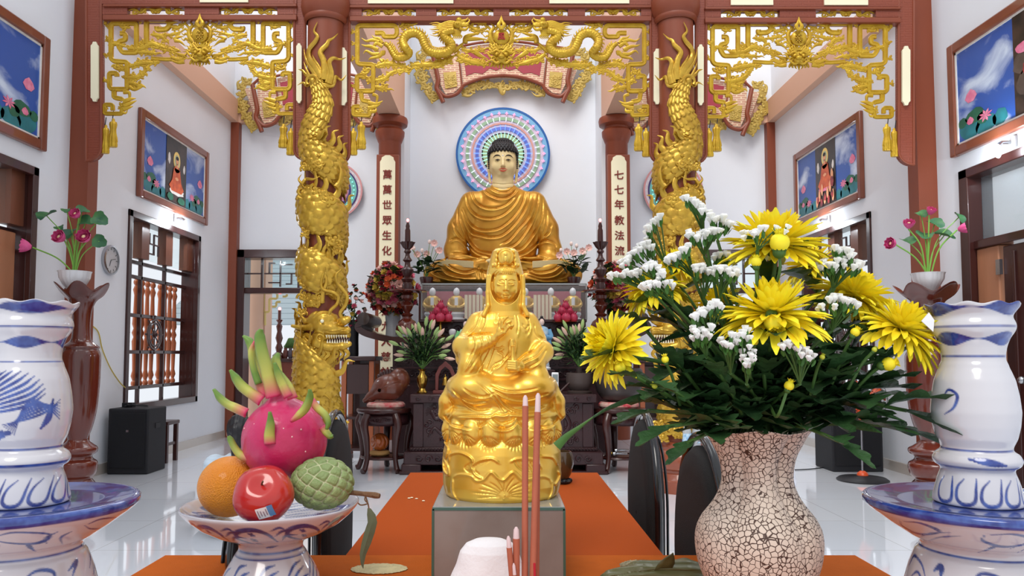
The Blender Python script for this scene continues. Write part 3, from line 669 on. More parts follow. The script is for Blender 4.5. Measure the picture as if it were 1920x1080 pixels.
# ---- tail flames (traced)
z4 = lambda pts, ox=520, oy=30, k=4.0: [(ox+a/k-AX, oy+b/k) for a, b in pts]
mb = MB()
FL = [([(330,470),(290,390),(240,320),(240,250),(285,190),(300,150),(275,110),(300,45)], 7), ([(350,480),(355,400),(345,330),(322,270),(370,215),(385,185),(420,165),(455,132)], 6.5),
      ([(390,510),(405,430),(390,350),(420,315),(470,325),(515,312)], 5.5), ([(360,520),(420,500),(435,455),(480,480),(518,442)], 5), ([(300,470),(265,410),(225,350),(205,290),(200,245)], 5),
      ([(270,480),(215,440),(190,410),(158,400)], 4.5), ([(260,500),(220,520),(190,500),(150,520)], 4), ([(320,470),(320,400),(280,330),(262,290)], 4), ([(370,500),(385,420),(362,350),(350,290)], 4), ([(330,500),(300,440),(250,370),(215,330)], 4), ([(345,520),(410,525),(440,500)], 4.5), ([(250,470),(215,395),(198,340)], 3.5)]
for k, (pts, w_) in enumerate(FL):
    stroke(mb, z4(pts), w_, Wp(2+(k % 3)*1.2), .7, WR)
stroke(mb, spiral((587-AX, 152), 13, 1.3, 1, 2.5), [4, 3.5, 2.5], Wp(6), .8, WR, 1)
mb.sph(W(587-AX, 152, 5), 6.5*S6, 12, 8)
mb.build('tail_flames', m_gold, tcol)
# ---- clouds, claws and flames lying on the shaft
mb = MB()
for x, y, r in ((585,300,11),(575,312,9),(598,308,8),(572,368,12),(590,362,11),(612,374,11),(601,366,9),(625,452,10),(634,460,8),(572,436,8),(572,556,10),(584,566,11),(596,562,9),(566,585,8),(570,530,8),(632,470,7),(622,678,9),(562,795,12),(585,800,11),(612,805,11),(640,800,10),(598,815,9),(570,818,10),(634,818,10)):
    cloud(mb, x-AX, y, r, Wp(14 if y < 540 and y > 350 or y < 320 else 4), 3, ref=WR)
for pts, w_ in (([(575,480),(572,465),(578,450),(574,440)],5),([(590,484),(590,466),(597,456),(594,446)],5),([(607,488),(606,470),(612,460),(611,448)],5),([(622,490),(620,472),(615,462),(618,448)],5),([(635,492),(636,475),(628,462)],4),
               ([(600,392),(612,385),(606,378)],4),([(615,398),(624,384),(620,376)],4),([(628,404),(632,388),(626,378)],4)):
    stroke(mb, [(a-AX, b) for a, b in pts], w_, Wp(4), .6, WR)
for k in range(5):
    x = 566+k*9; stroke(mb, [(x+8-AX, 790), (x-4-AX, 775), (x+4-AX, 762), (x-AX, 745)], 4.5, Wp(3), .6, WR)
mb.build('carved_clouds', m_gold, tcol)
mb = MB()
for pts, w_ in (([(630,352),(638,340),(640,322),(636,308)],6),([(566,345),(574,336),(588,336),(600,330)],4),([(566,345),(560,336),(566,326)],3),([(566,347),(572,352),(582,346)],3),([(594,705),(592,720),(598,735),(612,742),(620,752),(618,770)],3.5),([(604,566),(606,548),(612,530),(610,516),(607,512)],4)):
    stroke(mb, [(a-AX, b) for a, b in pts], w_, Wp(14), .8, WR)
mb.build('dragon_claws', m_gold, tcol)
# ---- head
g = SDF((-70, -34, -712), (62, 14, -568), .75)
H = lambda px, py, d=0: (px-AX, d, -py)
g.ell(H(606, 600, -4), (30, 15, 19), 3); g.path([H(600,612,-8), H(625,616,-12), H(650,619,-12)], [15, 11, 8], 5)
g.ell(H(645, 602, -14), (11, 9, 9), 4); g.ell(H(652,598,-14), (7,7,6), 2); g.ell(H(598, 633, -8), (14, 11, 11), 3)
g.path([H(592,645,-8), H(620,652,-10), H(642,650,-10), H(655,645,-9)], [11, 8, 7, 5], 4)
g.path([H(612,628,-4), H(650,628,-2)], [10, 8], 3)
g.cap(H(612,632,-20), H(652,630,-20), 5.5, 5, 1.5, sub=True)
g.ell(H(600,633,-19), (5,5,5), 1.5, sub=True)
g.path([H(604,608,-8), H(585,613,-8), H(566,615,-4), H(548,611,-2)], [7, 6.5, 5.5, 3], 2)
g.path([H(586,600,-6), H(572,602,-4), H(566,594,-2)], [6, 5, 3], 2)
g.path([H(610,590,-14), H(598,594,-13), H(592,604,-12)], 3.2, 1.5); g.ell(H(604,602,-17), (6,5,5), 1)
g.path([H(612,590,-14), H(617,600,-15), H(614,612,-16)], 3, 1.5)
g.ell(H(575, 660, 2), (22, 10, 30), 4); g.ell(H(600, 668, 2), (26, 10, 18), 4)
R = g.lines([[(x0-AX, -y0) for x0, y0 in p] for p in ([(585,592),(600,582),(618,582),(630,590)], [(588,597),(602,587),(618,587)], [(570,640),(585,636),(580,625),(590,618)], [(575,650),(588,650),(596,655)], [(612,622),(630,622),(652,616)], [(560,622),(575,625),(585,620)], [(600,657),(620,661),(645,657)], [(632,610),(645,612),(655,606)])], 1.3, -2.2)
R = R+g.lines([[(x0-AX, -y0) for x0, y0 in p] for p in ([(608,624),(630,620),(654,620)], [(610,640),(632,643),(656,640)], [(584,628),(594,622),(606,626),(606,638),(596,643)])], 1.6, 1.8)
for k in range(9): R += g.lines([[(560-AX+k*3, -(690-k*1.5)), (572-AX+k*3, -(668-k)), (584-AX+k*2.5, -(655-k*.4))]], 1.0, -1.8)
g.relief(R)
V, F = g.mesh()
def bend(V):
    out = np.empty_like(V)
    for i, (x, y, z) in enumerate(V): out[i] = W(x, -z, 8-y-4)
    return out
fastmesh('dragon_head', bend(V), F, m_gold, tcol)
hd = tcol.children[-1]
mb = MB()
for k in range(9):
    x = 612+k*4.6
    a, b = W(x-AX, 628, 20), W(x-AX+1, 635, 19); mb.tube([a, b], [1.8*S6, .3*S6], 6)
    a, b = W(x-AX+2, 643, 18), W(x-AX+2, 636, 19); mb.tube([a, b], [1.8*S6, .3*S6], 6)
mb.build('teeth', m_cream, hd)
MB().sph(W(604-AX, 602, 29), 3.4*S6).build('eye', m_cream, hd)
mb = MB().poly([W(609-AX, 627, 11), W(654-AX, 625, 11), W(654-AX, 643, 11), W(609-AX, 644, 11)], (0, -.004, 0)); mb.build('mouth_interior', mat('dark_maroon', (70, 20, 20), .6), hd)
mb = MB()
for k in range(7):                     # beard
    x = 598+k*9.2; stroke(mb, [(x-6-AX, 655), (x-AX, 664), (x-7-AX, 672), (x-3-AX-4, 682-k*.8)], 4.6, Wp(15), .6, WR)
for pts in ([(590,640),(575,628),(560,632),(553,624)], [(585,655),(570,645),(557,650),(556,642)], [(588,665),(568,660),(556,665)], [(586,675),(570,672),(560,682)], [(580,690),(568,695),(563,706)], [(600,668),(585,676),(572,690),(566,700)], [(606,672),(592,682),(580,698)]):
    stroke(mb, [(a-AX, b) for a, b in pts], 5, Wp(10), .6, WR)
mb.build('mane_and_beard', m_gold, tcol)
mb = MB()
for pts in ([(623,606),(617,594),(620,582),(632,570),(634,556),(624,548),(606,543),(602,530),(607,510),(610,500)], [(640,596),(638,586),(648,572),(651,556),(642,542),(632,530),(630,516),(640,505)]):
    stroke(mb, [(a-AX, b) for a, b in pts], [2.6, 3.4, 3.2, 3, 2.4, 1.2], Wp(17), 1, WR)
mb.build('whisker', m_gold, tcol)
c2x = at(1273, 560, YC).x
copy_tree(tcol, T((c2x, YC, 0)) @ Matrix.Scale(-1, 4, (1, 0, 0)) @ T((-cxw, -YC, 0)), 'right round brown column wound by a gold dragon, partly behind the flowers')

# ================================================================ inner columns with the couplets
YI = 10.6
def couplet(px, text, s, lab):
    c = at(px, 400, YI); k = YI/FPX
    t = thing('couplet_column', lab, 'column', (c.x, YI, 0), 'inner columns with couplet boards')
    z = lambda py: at(px, py, YI).z
    MB().lathe([(.155, 0), (.155, z(270)), (.165, z(268)), (.2, z(256)), (.205, z(248)), (.17, z(243)), (.17, z(240)), (.24, z(236)), (.25, z(228)), (.24, z(223)), (.17, z(222)), (.17, 4.46)], (c.x, YI, 0), 40).build('shaft', m_trim, t)
    x0, x1 = at(px-20, 400, YI).x, at(px+20, 400, YI).x; yb = YI-.19
    x0, x1 = c.x-.125, c.x+.125
    MB().bb(c.x-.155, c.x+.155, yb, yb+.06, .9, z(296)).build('board_frame', m_trim, t, bevel=.01)
    pts = [(c.x-.105, yb, .95), (c.x+.105, yb, .95), (c.x+.105, yb, z(310)), (c.x+.085, yb, z(306)), (c.x+.08, yb, z(302)), (c.x+.03, yb, z(298)), (c.x-.03, yb, z(298)), (c.x-.08, yb, z(302)), (c.x-.085, yb, z(306)), (c.x-.105, yb, z(310))]
    MB().poly(pts, (0, -.012, 0)).build('cream_board', m_cream, t, smooth=0)
    for py, ch in text:
        text_mesh(ch, .135, .004, mat('red_lacquer_lettering', (122, 40, 30), .4), t, XZ((c.x, yb-.016, z(py))), .0022, 'character')
couplet(730, [(335,'萬'),(363,'萬'),(391,'世'),(419,'眾'),(447,'生'),(475,'化'),(502,'國'),(530,'中'),(558,'大'),(586,'大'),(614,'九'),(642,'人'),(670,'慈'),(698,'於')], -1, 'brown inner column with a cream board of red characters, left of the large seated statue')
couplet(1157, [(336,'七'),(363,'七'),(390,'年'),(419,'教'),(447,'法'),(475,'流'),(503,'曜'),(531,'日'),(558,'光'),(584,'恩'),(612,'於')], 1, 'brown inner column with a cream board of red characters, right of the large seated statue')
# ================================================================ carved lintel, side boards and gilded fret panels
YF = 6.62; SF = YF/FPX
Pf = lambda x, y: at(x, y, YF)
def box_px(mb, x0, y0, x1, y1, Y0, Y1):
    a = at(x0, y0, Y0); b = at(x1, y1, Y0); mb.bb(a.x, b.x, Y0, Y1, b.z, a.z); return mb
def scroll_filler(mb, x0, x1, y):
    P = Pf; c = (x0+x1)/2; w_ = (x1-x0)/2
    for s in (-1, 1):
        stroke(mb, [(c, y), (c+s*w_*.3, y-5), (c+s*w_*.5, y+4), (c+s*w_*.75, y-3), (c+s*w_, y+1)], [3, 3, 2.6, 2.2, .6], P, .8, S=SF)
        stroke(mb, spiral((c+s*w_*.45, y), 6, 1.2, s, 1), [2, 1.6], P, .8, n=1, S=SF); stroke(mb, spiral((c+s*w_*.72, y+3), 5, 1.2, -s, 1), [2, 1.4], P, .8, n=1, S=SF)
        stroke(mb, [(c+s*w_*.5, y+3), (c+s*w_*.8, y+8), (c+s*w_*.95, y+6)], 1.8, P, .8, S=SF); stroke(mb, [(c+s*w_*.4, y-3), (c+s*w_*.7, y-8), (c+s*w_*.9, y-6)], 1.8, P, .8, S=SF)
    for k in range(-3, 4): stroke(mb, [(c+k*1.5, y+5), (c+k*3.4, y-2), (c+k*3.8, y-8)], 2.2, P, .8, S=SF)
    mb.sph(np.array(P(c, y+3)), 5*SF, 10, 6, (1, .7, .7))
def lintel(x0, x1, fills, dy, lab, plaq):
    a = at((x0+x1)/2, 30, YF); t = thing('carved_lintel', lab, 'beam', (a.x, YF, at(0, 40, YF).z), 'carved lintels between the columns')
    mb = MB(); box_px(mb, x0, 28+dy, x1, 38+dy, YF-.05, YF+.05); box_px(mb, x0, 8+dy, x1, 13+dy, YF-.05, YF+.05); mb.build('rail', m_trim, t, bevel=.006)
    mb = MB(); xs = [x0]+[v for f in fills for v in f]+[x1]
    for k in range(0, len(xs), 2): box_px(mb, xs[k], 13+dy, xs[k+1], 28+dy, YF-.03, YF+.03)
    box_px(mb, x0, -40, x1, 8+dy, YF-.03, YF+.03); mb.build('carved_panel', m_carve, t)
    for f in fills:
        m2 = MB(); scroll_filler(m2, f[0], f[1], 21+dy); m2.build('gilded_scroll', m_goldp, t)
    for p in plaq:
        m2 = MB(); box_px(m2, p[0], -30, p[1], 5+dy, YF-.045, YF-.03); m2.build('cream_plaque', m_cream, t)
lintel(192, 556, [(238,346),(410,520)], -1, 'brown carved lintel with gold scrolls above the left fret panel', [(375,465)])
lintel(655, 1222, [(678,780),(818,925),(955,1065),(1097,1202)], 1, 'brown carved lintel with gold scrolls above the central dragon fret panel', [(690,850),(1030,1180)])
lintel(1322, 1690, [(1352,1462),(1530,1642)], 4, 'brown carved lintel with gold scrolls above the right fret panel', [(1370,1450),(1545,1628)])
# side boards: carved brown strips with cream plaques, hanging beside the columns
def side_board(x0, x1, y1, px0, px1, py0, py1, lab, curl):
    a = at((x0+x1)/2, y1, YF); t = thing('carved_side_board', lab, 'board', (a.x, YF, a.z), 'carved side boards with cream plaques')
    r = (x1-x0)*.9; P = Pf
    out = [(x0, -40), (x1, -40), (x1, y1-r)] + [(x1-(x1-x0)*(1-math.cos(q))*1.0, y1-r+r*math.sin(q)) for q in np.linspace(.15, PI/2, 7)] + [(x0, y1)] if curl > 0 else \
          [(x1, -40), (x0, -40), (x0, y1-r)] + [(x0+(x1-x0)*(1-math.cos(q)), y1-r+r*math.sin(q)) for q in np.linspace(.15, PI/2, 7)] + [(x1, y1)]
    MB().poly([P(x, y)+Vector((0, -.02, 0)) for x, y in out], (0, .06, 0)).build('carved_panel', m_carve, t, smooth=0)
    mb = MB(); edge = out[1:-1]+[out[-1]]
    mb.tube([P(x, y)+Vector((0, -.02, 0)) for x, y in edge+[out[0]]], .012, 8, ref=(0, -1, 0)); mb.build('edge_moulding', m_trim, t)
    c = (px0+px1)/2; q = px1-px0
    pl = [(px0, py0+q*.5), (px0+q*.2, py0+q*.3), (px0+q*.3, py0), (px1-q*.3, py0), (px1-q*.2, py0+q*.3), (px1, py0+q*.5), (px1, py1-q*.5), (px1-q*.2, py1-q*.3), (px1-q*.3, py1), (px0+q*.3, py1), (px0+q*.2, py1-q*.3), (px0, py1-q*.5)]
    MB().poly([P(x, y)+Vector((0, -.045, 0)) for x, y in pl], (0, .02, 0)).build('cream_plaque', m_cream, t, smooth=0)
side_board(164, 192, 303, 175, 189, 82, 193, 'carved brown board with a cream plaque at the left post', 1)
side_board(553, 573, 300, 558, 568, 85, 196, 'carved brown board on the left side of the left dragon column', -1)
side_board(634, 656, 306, 638, 652, 93, 200, 'carved brown board on the right side of the left dragon column', 1)
side_board(1219, 1242, 306, 1224, 1237, 95, 198, 'carved brown board on the left side of the right dragon column', -1)
side_board(1304, 1323, 306, 1306, 1317, 87, 200, 'carved brown board on the right side of the right dragon column', 1)
side_board(1683, 1711, 310, 1687, 1702, 90, 200, 'carved brown board with a cream plaque at the right post', -1)

BAR = [(-1,-.6),(-1,.35),(-.8,.6),(-.5,.6),(-.36,.36),(.36,.36),(.5,.6),(.8,.6),(1,.35),(1,-.6)]
def rpoly(pts, r=9):
    out = [np.array(pts[0], float)]
    for i in range(1, len(pts)-1):
        a, b, c = (np.array(pts[i-1], float), np.array(pts[i], float), np.array(pts[i+1], float)); u = a-b; v = c-b
        lu, lv = np.linalg.norm(u), np.linalg.norm(v); q = min(r, lu*.45, lv*.45); p0, p1 = b+u/lu*q, b+v/lv*q
        for t in (0, .33, .67, 1): out.append((1-t)**2*p0+2*t*(1-t)*b+t*t*p1)
    out.append(np.array(pts[-1], float)); return out
class Fret:
    def __init__(s, ox, oy, k, mx=None): s.ox, s.oy, s.k, s.mx = ox, oy, k, mx; s.bars = MB(); s.cl = MB()
    def m(s, pts, mir=False):
        o = [(s.ox+a/s.k, s.oy+b/s.k) for a, b in pts]
        return [(2*s.mx-x, y) for x, y in o] if mir else o
    def bar(s, pts, w_=4.3, mir=(0, 1)):
        for q in mir: s.bars.tube([Pf(x, y) for x, y in rpoly(s.m(pts, q), 3.5)], w_*SF, ref=(0, -1, 0), prof=BAR, flat=1)
    def fl(s, pts, w_=3, mir=(0, 1), lift=0):
        for q in mir: stroke(s.cl, s.m(pts, q), w_, lambda x, y: at(x, y, YF-lift), .8, S=SF)
    def cl_(s, x, y, r=6, mir=(0, 1)):
        for q in mir:
            (a, b), = s.m([(x, y)], q); cloud(s.cl, a, b, r, Pf, q, S=SF)
    def string(s, pts, r=5, step=7.5, mir=(0, 1)):
        for q in mir:
            Q = cr(s.m(pts, q), 10) if len(pts) > 2 else np.linspace(*[np.array(v) for v in s.m(pts, q)], 12)
            stroke(s.cl, list(map(tuple, Q)), [r*.5, r*.7, r*.3], Pf, .7, n=1, S=SF)
            L = np.concatenate([[0], np.cumsum(np.linalg.norm(np.diff(Q, axis=0), axis=1))]); k = 0; d = step*.4
            while d < L[-1]:
                x = np.interp(d, L, Q[:, 0]); y = np.interp(d, L, Q[:, 1]); cloud(s.cl, x, y+(1.5 if k % 2 else -1.5), r*(.8+.3*((k*37) % 5)/5), Pf, k+q, S=SF); d += step; k += 1
            e = Q[-1]; f = Q[-1]-Q[-6]; f = f/(np.linalg.norm(f)+1e-6)
            stroke(s.cl, [tuple(e), (e[0]+f[0]*6+2*f[1], e[1]+f[1]*6-2*f[0]), (e[0]+f[0]*12, e[1]+f[1]*12)], r*.45, Pf, .7, S=SF)
def lion(mb, cx, cy, S=SF, R=1.0):
    P = lambda d: (lambda x, y: at(x, y, YF-d))
    def sp(x, y, r, s=(1,1,1), d=.02): mb.sph(np.array(at(cx+x*R, cy+y*R, YF-d)), r*R*S, 14, 10, s)
    sp(0, 0, 17, (1, .5, .85), 0); sp(0, 6, 9, (1.3, .8, .8), .05); sp(0, 1, 5, (1.3, 1, .9), .09); sp(-8, -3, 5, (1, 1, .9), .06); sp(8, -3, 5, (1, 1, .9), .06); sp(-9, -3, 2.4, d=.085); sp(9, -3, 2.4, d=.085)
    for s in (-1, 1):
        stroke(mb, [(cx+s*2*R, cy-6*R), (cx+s*9*R, cy-11*R), (cx+s*17*R, cy-7*R), (cx+s*20*R, cy-12*R)], 3*R, P(.07), .8, S=S)
        stroke(mb, [(cx, cy+9*R), (cx+s*9*R, cy+13*R), (cx+s*17*R, cy+8*R), (cx+s*24*R, cy+9*R), (cx+s*30*R, cy+4*R)], 2.8*R, P(.06), .8, S=S)
        stroke(mb, [(cx+s*12*R, cy+2*R), (cx+s*20*R, cy+2*R), (cx+s*26*R, cy-5*R), (cx+s*34*R, cy-4*R)], 3.2*R, P(.03), .8, S=S)
        for k in range(6): 
            a = -.3-k*.24; stroke(mb, [(cx+s*13*R*math.cos(a), cy+13*R*math.sin(a)), (cx+s*(22*math.cos(a)+2)*R, cy+22*R*math.sin(a)), (cx+s*(27*math.cos(a)-2)*R, cy+27*R*math.sin(a)), (cx+s*33*R*math.cos(a), cy+33*R*math.sin(a))], 3.2*R, P(.02), .8, S=S)
        for k in range(4): stroke(mb, [(cx+s*k*5*R, cy+12*R), (cx+s*(k*6+1)*R, cy+19*R), (cx+s*(k*6-2)*R, cy+(26-k*2.5)*R)], 3*R, P(.02), .7, S=S)
        stroke(mb, spiral((cx+s*15*R, cy+5*R), 5*R, 1.2, s), [2*R, 1.4*R], P(.05), .8, n=1, S=S); stroke(mb, spiral((cx+s*12*R, cy-11*R), 4.5*R, 1.2, s), [2*R, 1.4*R], P(.06), .8, n=1, S=S)
def crest(name_l, cx, cy, ch, t):
    """medallion with its flame and wreath above the lion mask"""
    mb = MB(); P = lambda x, y: at(x, y, YF-.03)
    mb.sph(np.array(P(cx, cy)), 15*SF, 24, 12, (1, .35, 1))
    mb.tube([P(cx+13*math.cos(a), cy+13*math.sin(a)) for a in np.arange(28)*2*PI/28], 2*SF, 8, closed=True, ref=(0, -1, 0))
    for s in (-1, 1):
        stroke(mb, [(cx, cy-14), (cx+s*5, cy-22), (cx+s*2, cy-29), (cx, cy-40)], [3, 4.2, 2.6, .3], lambda x, y: at(x, y, YF-.075), .7, S=SF)
        stroke(mb, [(cx+s*12, cy+14), (cx+s*19, cy+4), (cx+s*20, cy-8), (cx+s*14, cy-18), (cx+s*20, cy-26)], [4, 4.5, 4, 3, .5], Pf, .8, S=SF)
        for k in range(4): stroke(mb, [(cx+s*18, cy+10-k*7), (cx+s*26, cy+7-k*9), (cx+s*30, cy+10-k*10), (cx+s*38, cy+2-k*10)], 2.6, Pf, .7, S=SF)
        cloud(mb, cx+s*18, cy-2, 5, Pf, 1, S=SF); cloud(mb, cx+s*17, cy+12, 5.5, Pf, 2, S=SF); cloud(mb, cx+s*10, cy-17, 4, Pf, 2, S=SF)
    mb.build('flaming_medallion', m_goldp, t)
    c = at(cx, cy, YF-.03-.35*15*SF-.004)
    if ch: text_mesh(ch, 15*SF, .006, mat('red_character', (170, 40, 34), .4), t, XZ(c), .0007, 'character')
    else:
        m2 = MB()
        for u, v, a, b in ((0, -5, 12, 1.8), (0, 0, 15, 1.8), (0, 5, 12, 1.8), (-3, -3, 1.8, 6), (3, -3, 1.8, 6), (0, 5, 1.8, 9), (-5, 6, 1.8, 4), (5, 6, 1.8, 4)): m2.box(at(cx+u, cy+v, c.y), (a*SF, .012, b*SF))
        m2.build('longevity_sign', m_gold, t)
    mb = MB(); lion(mb, cx, cy+36, R=1.0 if ch else .95); mb.build('lion_mask', m_goldp, t)
def side_fret(ox, oy, mx, cx, lab):
    t = thing('gilded_fret_panel', lab, 'fretwork', tuple(at(cx, 135, YF)), 'gilded fretwork panels under the lintel')
    f = Fret(ox, oy, 3.858, mx)
    f.bar([(175,165),(212,165),(212,212),(165,222),(165,262),(192,303),(292,303),(292,92),(118,92),(108,112),(108,345),(128,365),(225,372),(225,568),(112,568),(97,550),(97,452),(150,452),(150,476)])
    f.bar([(130,575),(130,628),(188,640),(192,652)]); f.bar([(120,722),(120,680),(62,680),(62,745),(185,745),(190,700),(235,690)], 3.8); f.bar([(365,240),(365,68),(505,68),(530,88),(530,112),(505,135),(440,138),(440,116)], 4.6)
    f.bar([(400,345),(500,352),(545,352)], 3.6); f.bar([(58,90),(80,90)], 3); f.bar([(200,95),(240,95)], 4)
    for x, y in ((85,105),(85,205),(78,320),(62,500),(65,700)): f.cl_(x, y, 4.5)
    f.cl_(205,105,8); f.fl([(190,110),(200,80),(225,60),(235,52)], 4); f.cl_(325,70,5); f.cl_(325,240,6); f.cl_(160,405,8); f.cl_(185,420,5)
    f.string([(235,275),(330,275),(400,240),(470,260),(575,290)], 6.5); f.string([(410,175),(470,185),(500,215)], 5.5); f.string([(530,110),(585,125),(640,95)], 5); f.string([(500,180),(560,170),(620,150)], 4.5)
    f.fl([(570,215),(610,225),(650,260)], 4); f.fl([(540,90),(600,70),(640,60),(670,70)], 3.5); f.fl([(560,205),(600,190),(640,185)], 3.5); f.fl([(600,290),(560,270),(520,250)], 3)
    f.string([(290,300),(400,305),(440,310)], 5); f.string([(545,335),(600,355),(640,330)], 6); f.fl([(650,330),(600,315),(540,290)], 4); f.fl([(640,370),(590,375),(520,350)], 4)
    f.string([(240,405),(310,385),(380,375),(425,375)], 6.5); f.string([(205,485),(260,485),(320,470),(370,420)], 6.5); f.string([(235,520),(280,530),(320,545)], 6.5); f.fl([(240,550),(280,570),(330,550),(345,535)], 4)
    f.fl([(200,660),(250,640),(290,635)], 5); f.fl([(205,690),(250,670),(295,650)], 5); f.fl([(200,590),(240,595),(240,640),(220,660)], 4); f.fl([(200,715),(240,700),(270,690)], 4); f.cl_(185,690,6); f.fl([(190,735),(215,740),(230,715)], 3)
    f.fl([(110,190),(90,220),(70,200)], 4); f.fl([(130,240),(180,250),(240,270)], 4); f.cl_(120,240,6); f.cl_(190,245,5)
    f.bars.build('fret_bars', m_goldp, t); f.cl.build('cloud_scrolls', m_goldp, t)
    crest('', cx, oy+175/3.858, '', t); return t
side_fret(180, 20, 374.5, 374.5, 'gold fretwork of clouds and a lion mask hanging left of the left dragon column')
side_fret(1308, 26, 1498, 1498, 'gold fretwork of clouds and a lion mask hanging right of the right dragon column')
# central panel: two dragons towards the flaming medallion
t = thing('gilded_fret_panel', 'wide gold fretwork with two dragons facing a red-lettered medallion, above the large seated statue', 'fretwork', tuple(at(939, 135, YF)), 'gilded fretwork panels under the lintel')
f = Fret(650, 20, 4.91, 939)
f.bar([(262,205),(340,205),(340,240),(440,240),(462,215),(462,160),(440,137),(120,137),(98,152),(98,480),(120,492),(245,497),(245,740),(110,740),(95,722),(95,602),(160,602),(160,632)])
f.bar([(130,745),(142,825),(215,840)]); f.bar([(120,882),(60,882),(60,960),(210,965),(212,890)], 3.8)
for x, y in ((60,190),(58,440),(58,690),(55,890),(60,300)): f.cl_(x, y, 4)
f.cl_(260,110,5); f.cl_(330,115,5); f.cl_(545,130,8); f.fl([(560,130),(610,130),(670,105)], 3.5); f.fl([(520,120),(490,150),(480,110)], 3)
f.string([(270,515),(350,490),(430,495),(520,515)], 6); f.fl([(330,470),(310,450),(300,430)], 3); f.string([(250,640),(300,640),(360,620),(400,580),(460,555),(590,540)], 5.5); f.string([(260,700),(310,710),(380,725)], 6); f.fl([(200,640),(240,660),(280,680)], 4)
f.fl([(590,535),(560,520),(580,490)], 3.5); f.string([(600,500),(680,500),(760,500),(860,480),(960,440)], 7); f.string([(1010,400),(1080,450),(1180,470),(1290,480)], 6.5); f.string([(1060,350),(1130,370),(1260,360)], 5); f.string([(1130,140),(1200,180),(1270,170)], 6); f.string([(1180,110),(1270,110),(1300,100)], 4.5)
f.fl([(1100,260),(1200,260),(1300,265)], 5); f.fl([(1300,262),(1330,250)], 3.5); f.fl([(1300,265),(1335,270)], 3.5); f.fl([(1300,270),(1325,285)], 3.5); f.fl([(980,380),(1040,330),(1090,280)], 5); f.fl([(1090,300),(1100,240),(1180,215),(1250,190)], 5)
f.fl([(1180,380),(1240,420),(1310,450)], 5); f.fl([(1140,470),(1220,490),(1320,510)], 5)
f.fl([(200,850),(270,860),(335,830)], 5); f.fl([(200,900),(260,885),(310,860)], 5); f.fl([(215,930),(265,925),(270,890)], 4); f.cl_(110,920,6); f.cl_(210,640,6); f.cl_(170,560,7); f.fl([(240,770),(280,790),(270,850),(230,870)], 3.5)
for pts in ([(330,330),(280,300),(250,330),(265,370),(310,370)], [(300,400),(240,400),(180,370),(150,400)], [(290,360),(220,330),(170,325),(135,310)], [(300,290),(240,270),(180,280),(135,250)], [(330,380),(300,420),(220,440),(200,460)], [(330,300),(300,260),(260,250),(230,225)], [(340,370),(340,400),(320,410)]):
    f.fl(pts, 4)
for mir in (0, 1):
    dm = MB()
    pth = f.m([(350,300),(390,330),(420,380),(460,430),(530,430),(575,390),(540,340),(520,280),(560,220),(630,205),(690,240),(720,310),(760,370),(840,395),(920,385),(965,340),(955,290),(905,250),(895,215),(930,195),(990,180)], mir)
    Q = cr(pth, 14); n = len(Q); wv = np.interp(np.linspace(0, 1, n), [0, .15, .4, .8, 1], [3.5, 6, 8, 7.5, 5.5])
    lift = np.interp(np.linspace(0, 1, n), [0, .22, .3, .36, .5, .7, .85, 1], [.0, .02, .07, .03, .03, .04, .06, .07])
    pos = np.array([at(x, y, YF-.01-l) for (x, y), l in zip(Q, lift)])
    BPd, BRd, BUd = scaled_tube(dm, pos, wv*SF, np.tile((0., -1, 0), (n, 1)), 28, .022, .8, .007)
    for i in range(12, n-20, 4):
        d = Q[i+1]-Q[i-1]; d /= np.linalg.norm(d); nn = np.array((d[1], -d[0])); nn = nn if mir == 0 else -nn
        b = Q[i]+nn*wv[i]*.8; stroke(dm, [tuple(b), tuple(b+nn*4-d*2), tuple(b+nn*6-d*5)], 2, lambda x, y: at(x, y, YF-.03), .5, S=SF, n=3)
    dm.build('dragon_body', m_goldp, t, smooth=60)
for mir in (0, 1):
    hm = MB()
    s = -1 if mir else 1
    def sp(x, y, r, sc=(1,1,1), d=.08):
        (a, b), = f.m([(x, y)], mir); hm.sph(np.array(at(a, b, YF-d)), r*SF, 12, 8, sc)
    def sk(pts, w_, d=.09): stroke(hm, f.m(pts, mir), w_, lambda x, y: at(x, y, YF-d), .8, S=SF)
    sp(1030, 130, 9, (1.2, .8, .9)); sp(1085, 125, 6, (1.3, .8, .8)); sp(1035, 90, 6); sp(1020, 118, 3, d=.13); sk([(1040,165),(1090,175),(1120,150)], [3.5, 3, 2]); sk([(1040,130),(1100,135),(1115,115)], [4, 4, 3]); sk([(1000,110),(1040,95),(1080,105)], [2, 3, 1.5])
    sk([(1110,120),(1130,95),(1120,70)], 2); sk([(1060,95),(1100,85),(1120,60)], 2.5)
    for k in range(7): sk([(1010,110+k*14), (940,105+k*16), (870,125+k*13), (830-k % 2*30,112+k*20), (760+k % 3*18,118+k*17)], 3.2, .06)
    for k in range(5): sk([(1050-k*12,175), (1040-k*16,215), (1060-k*18,240), (1030-k*20,265)], 2.6, .07)
    sk([(930,200),(960,260),(1000,290)], 4, .06); hm.build('dragon_head', m_goldp, t)
f.bars.build('fret_bars', m_goldp, t); f.cl.build('cloud_scrolls', m_goldp, t)
crest('', 940, 69, '風', t)
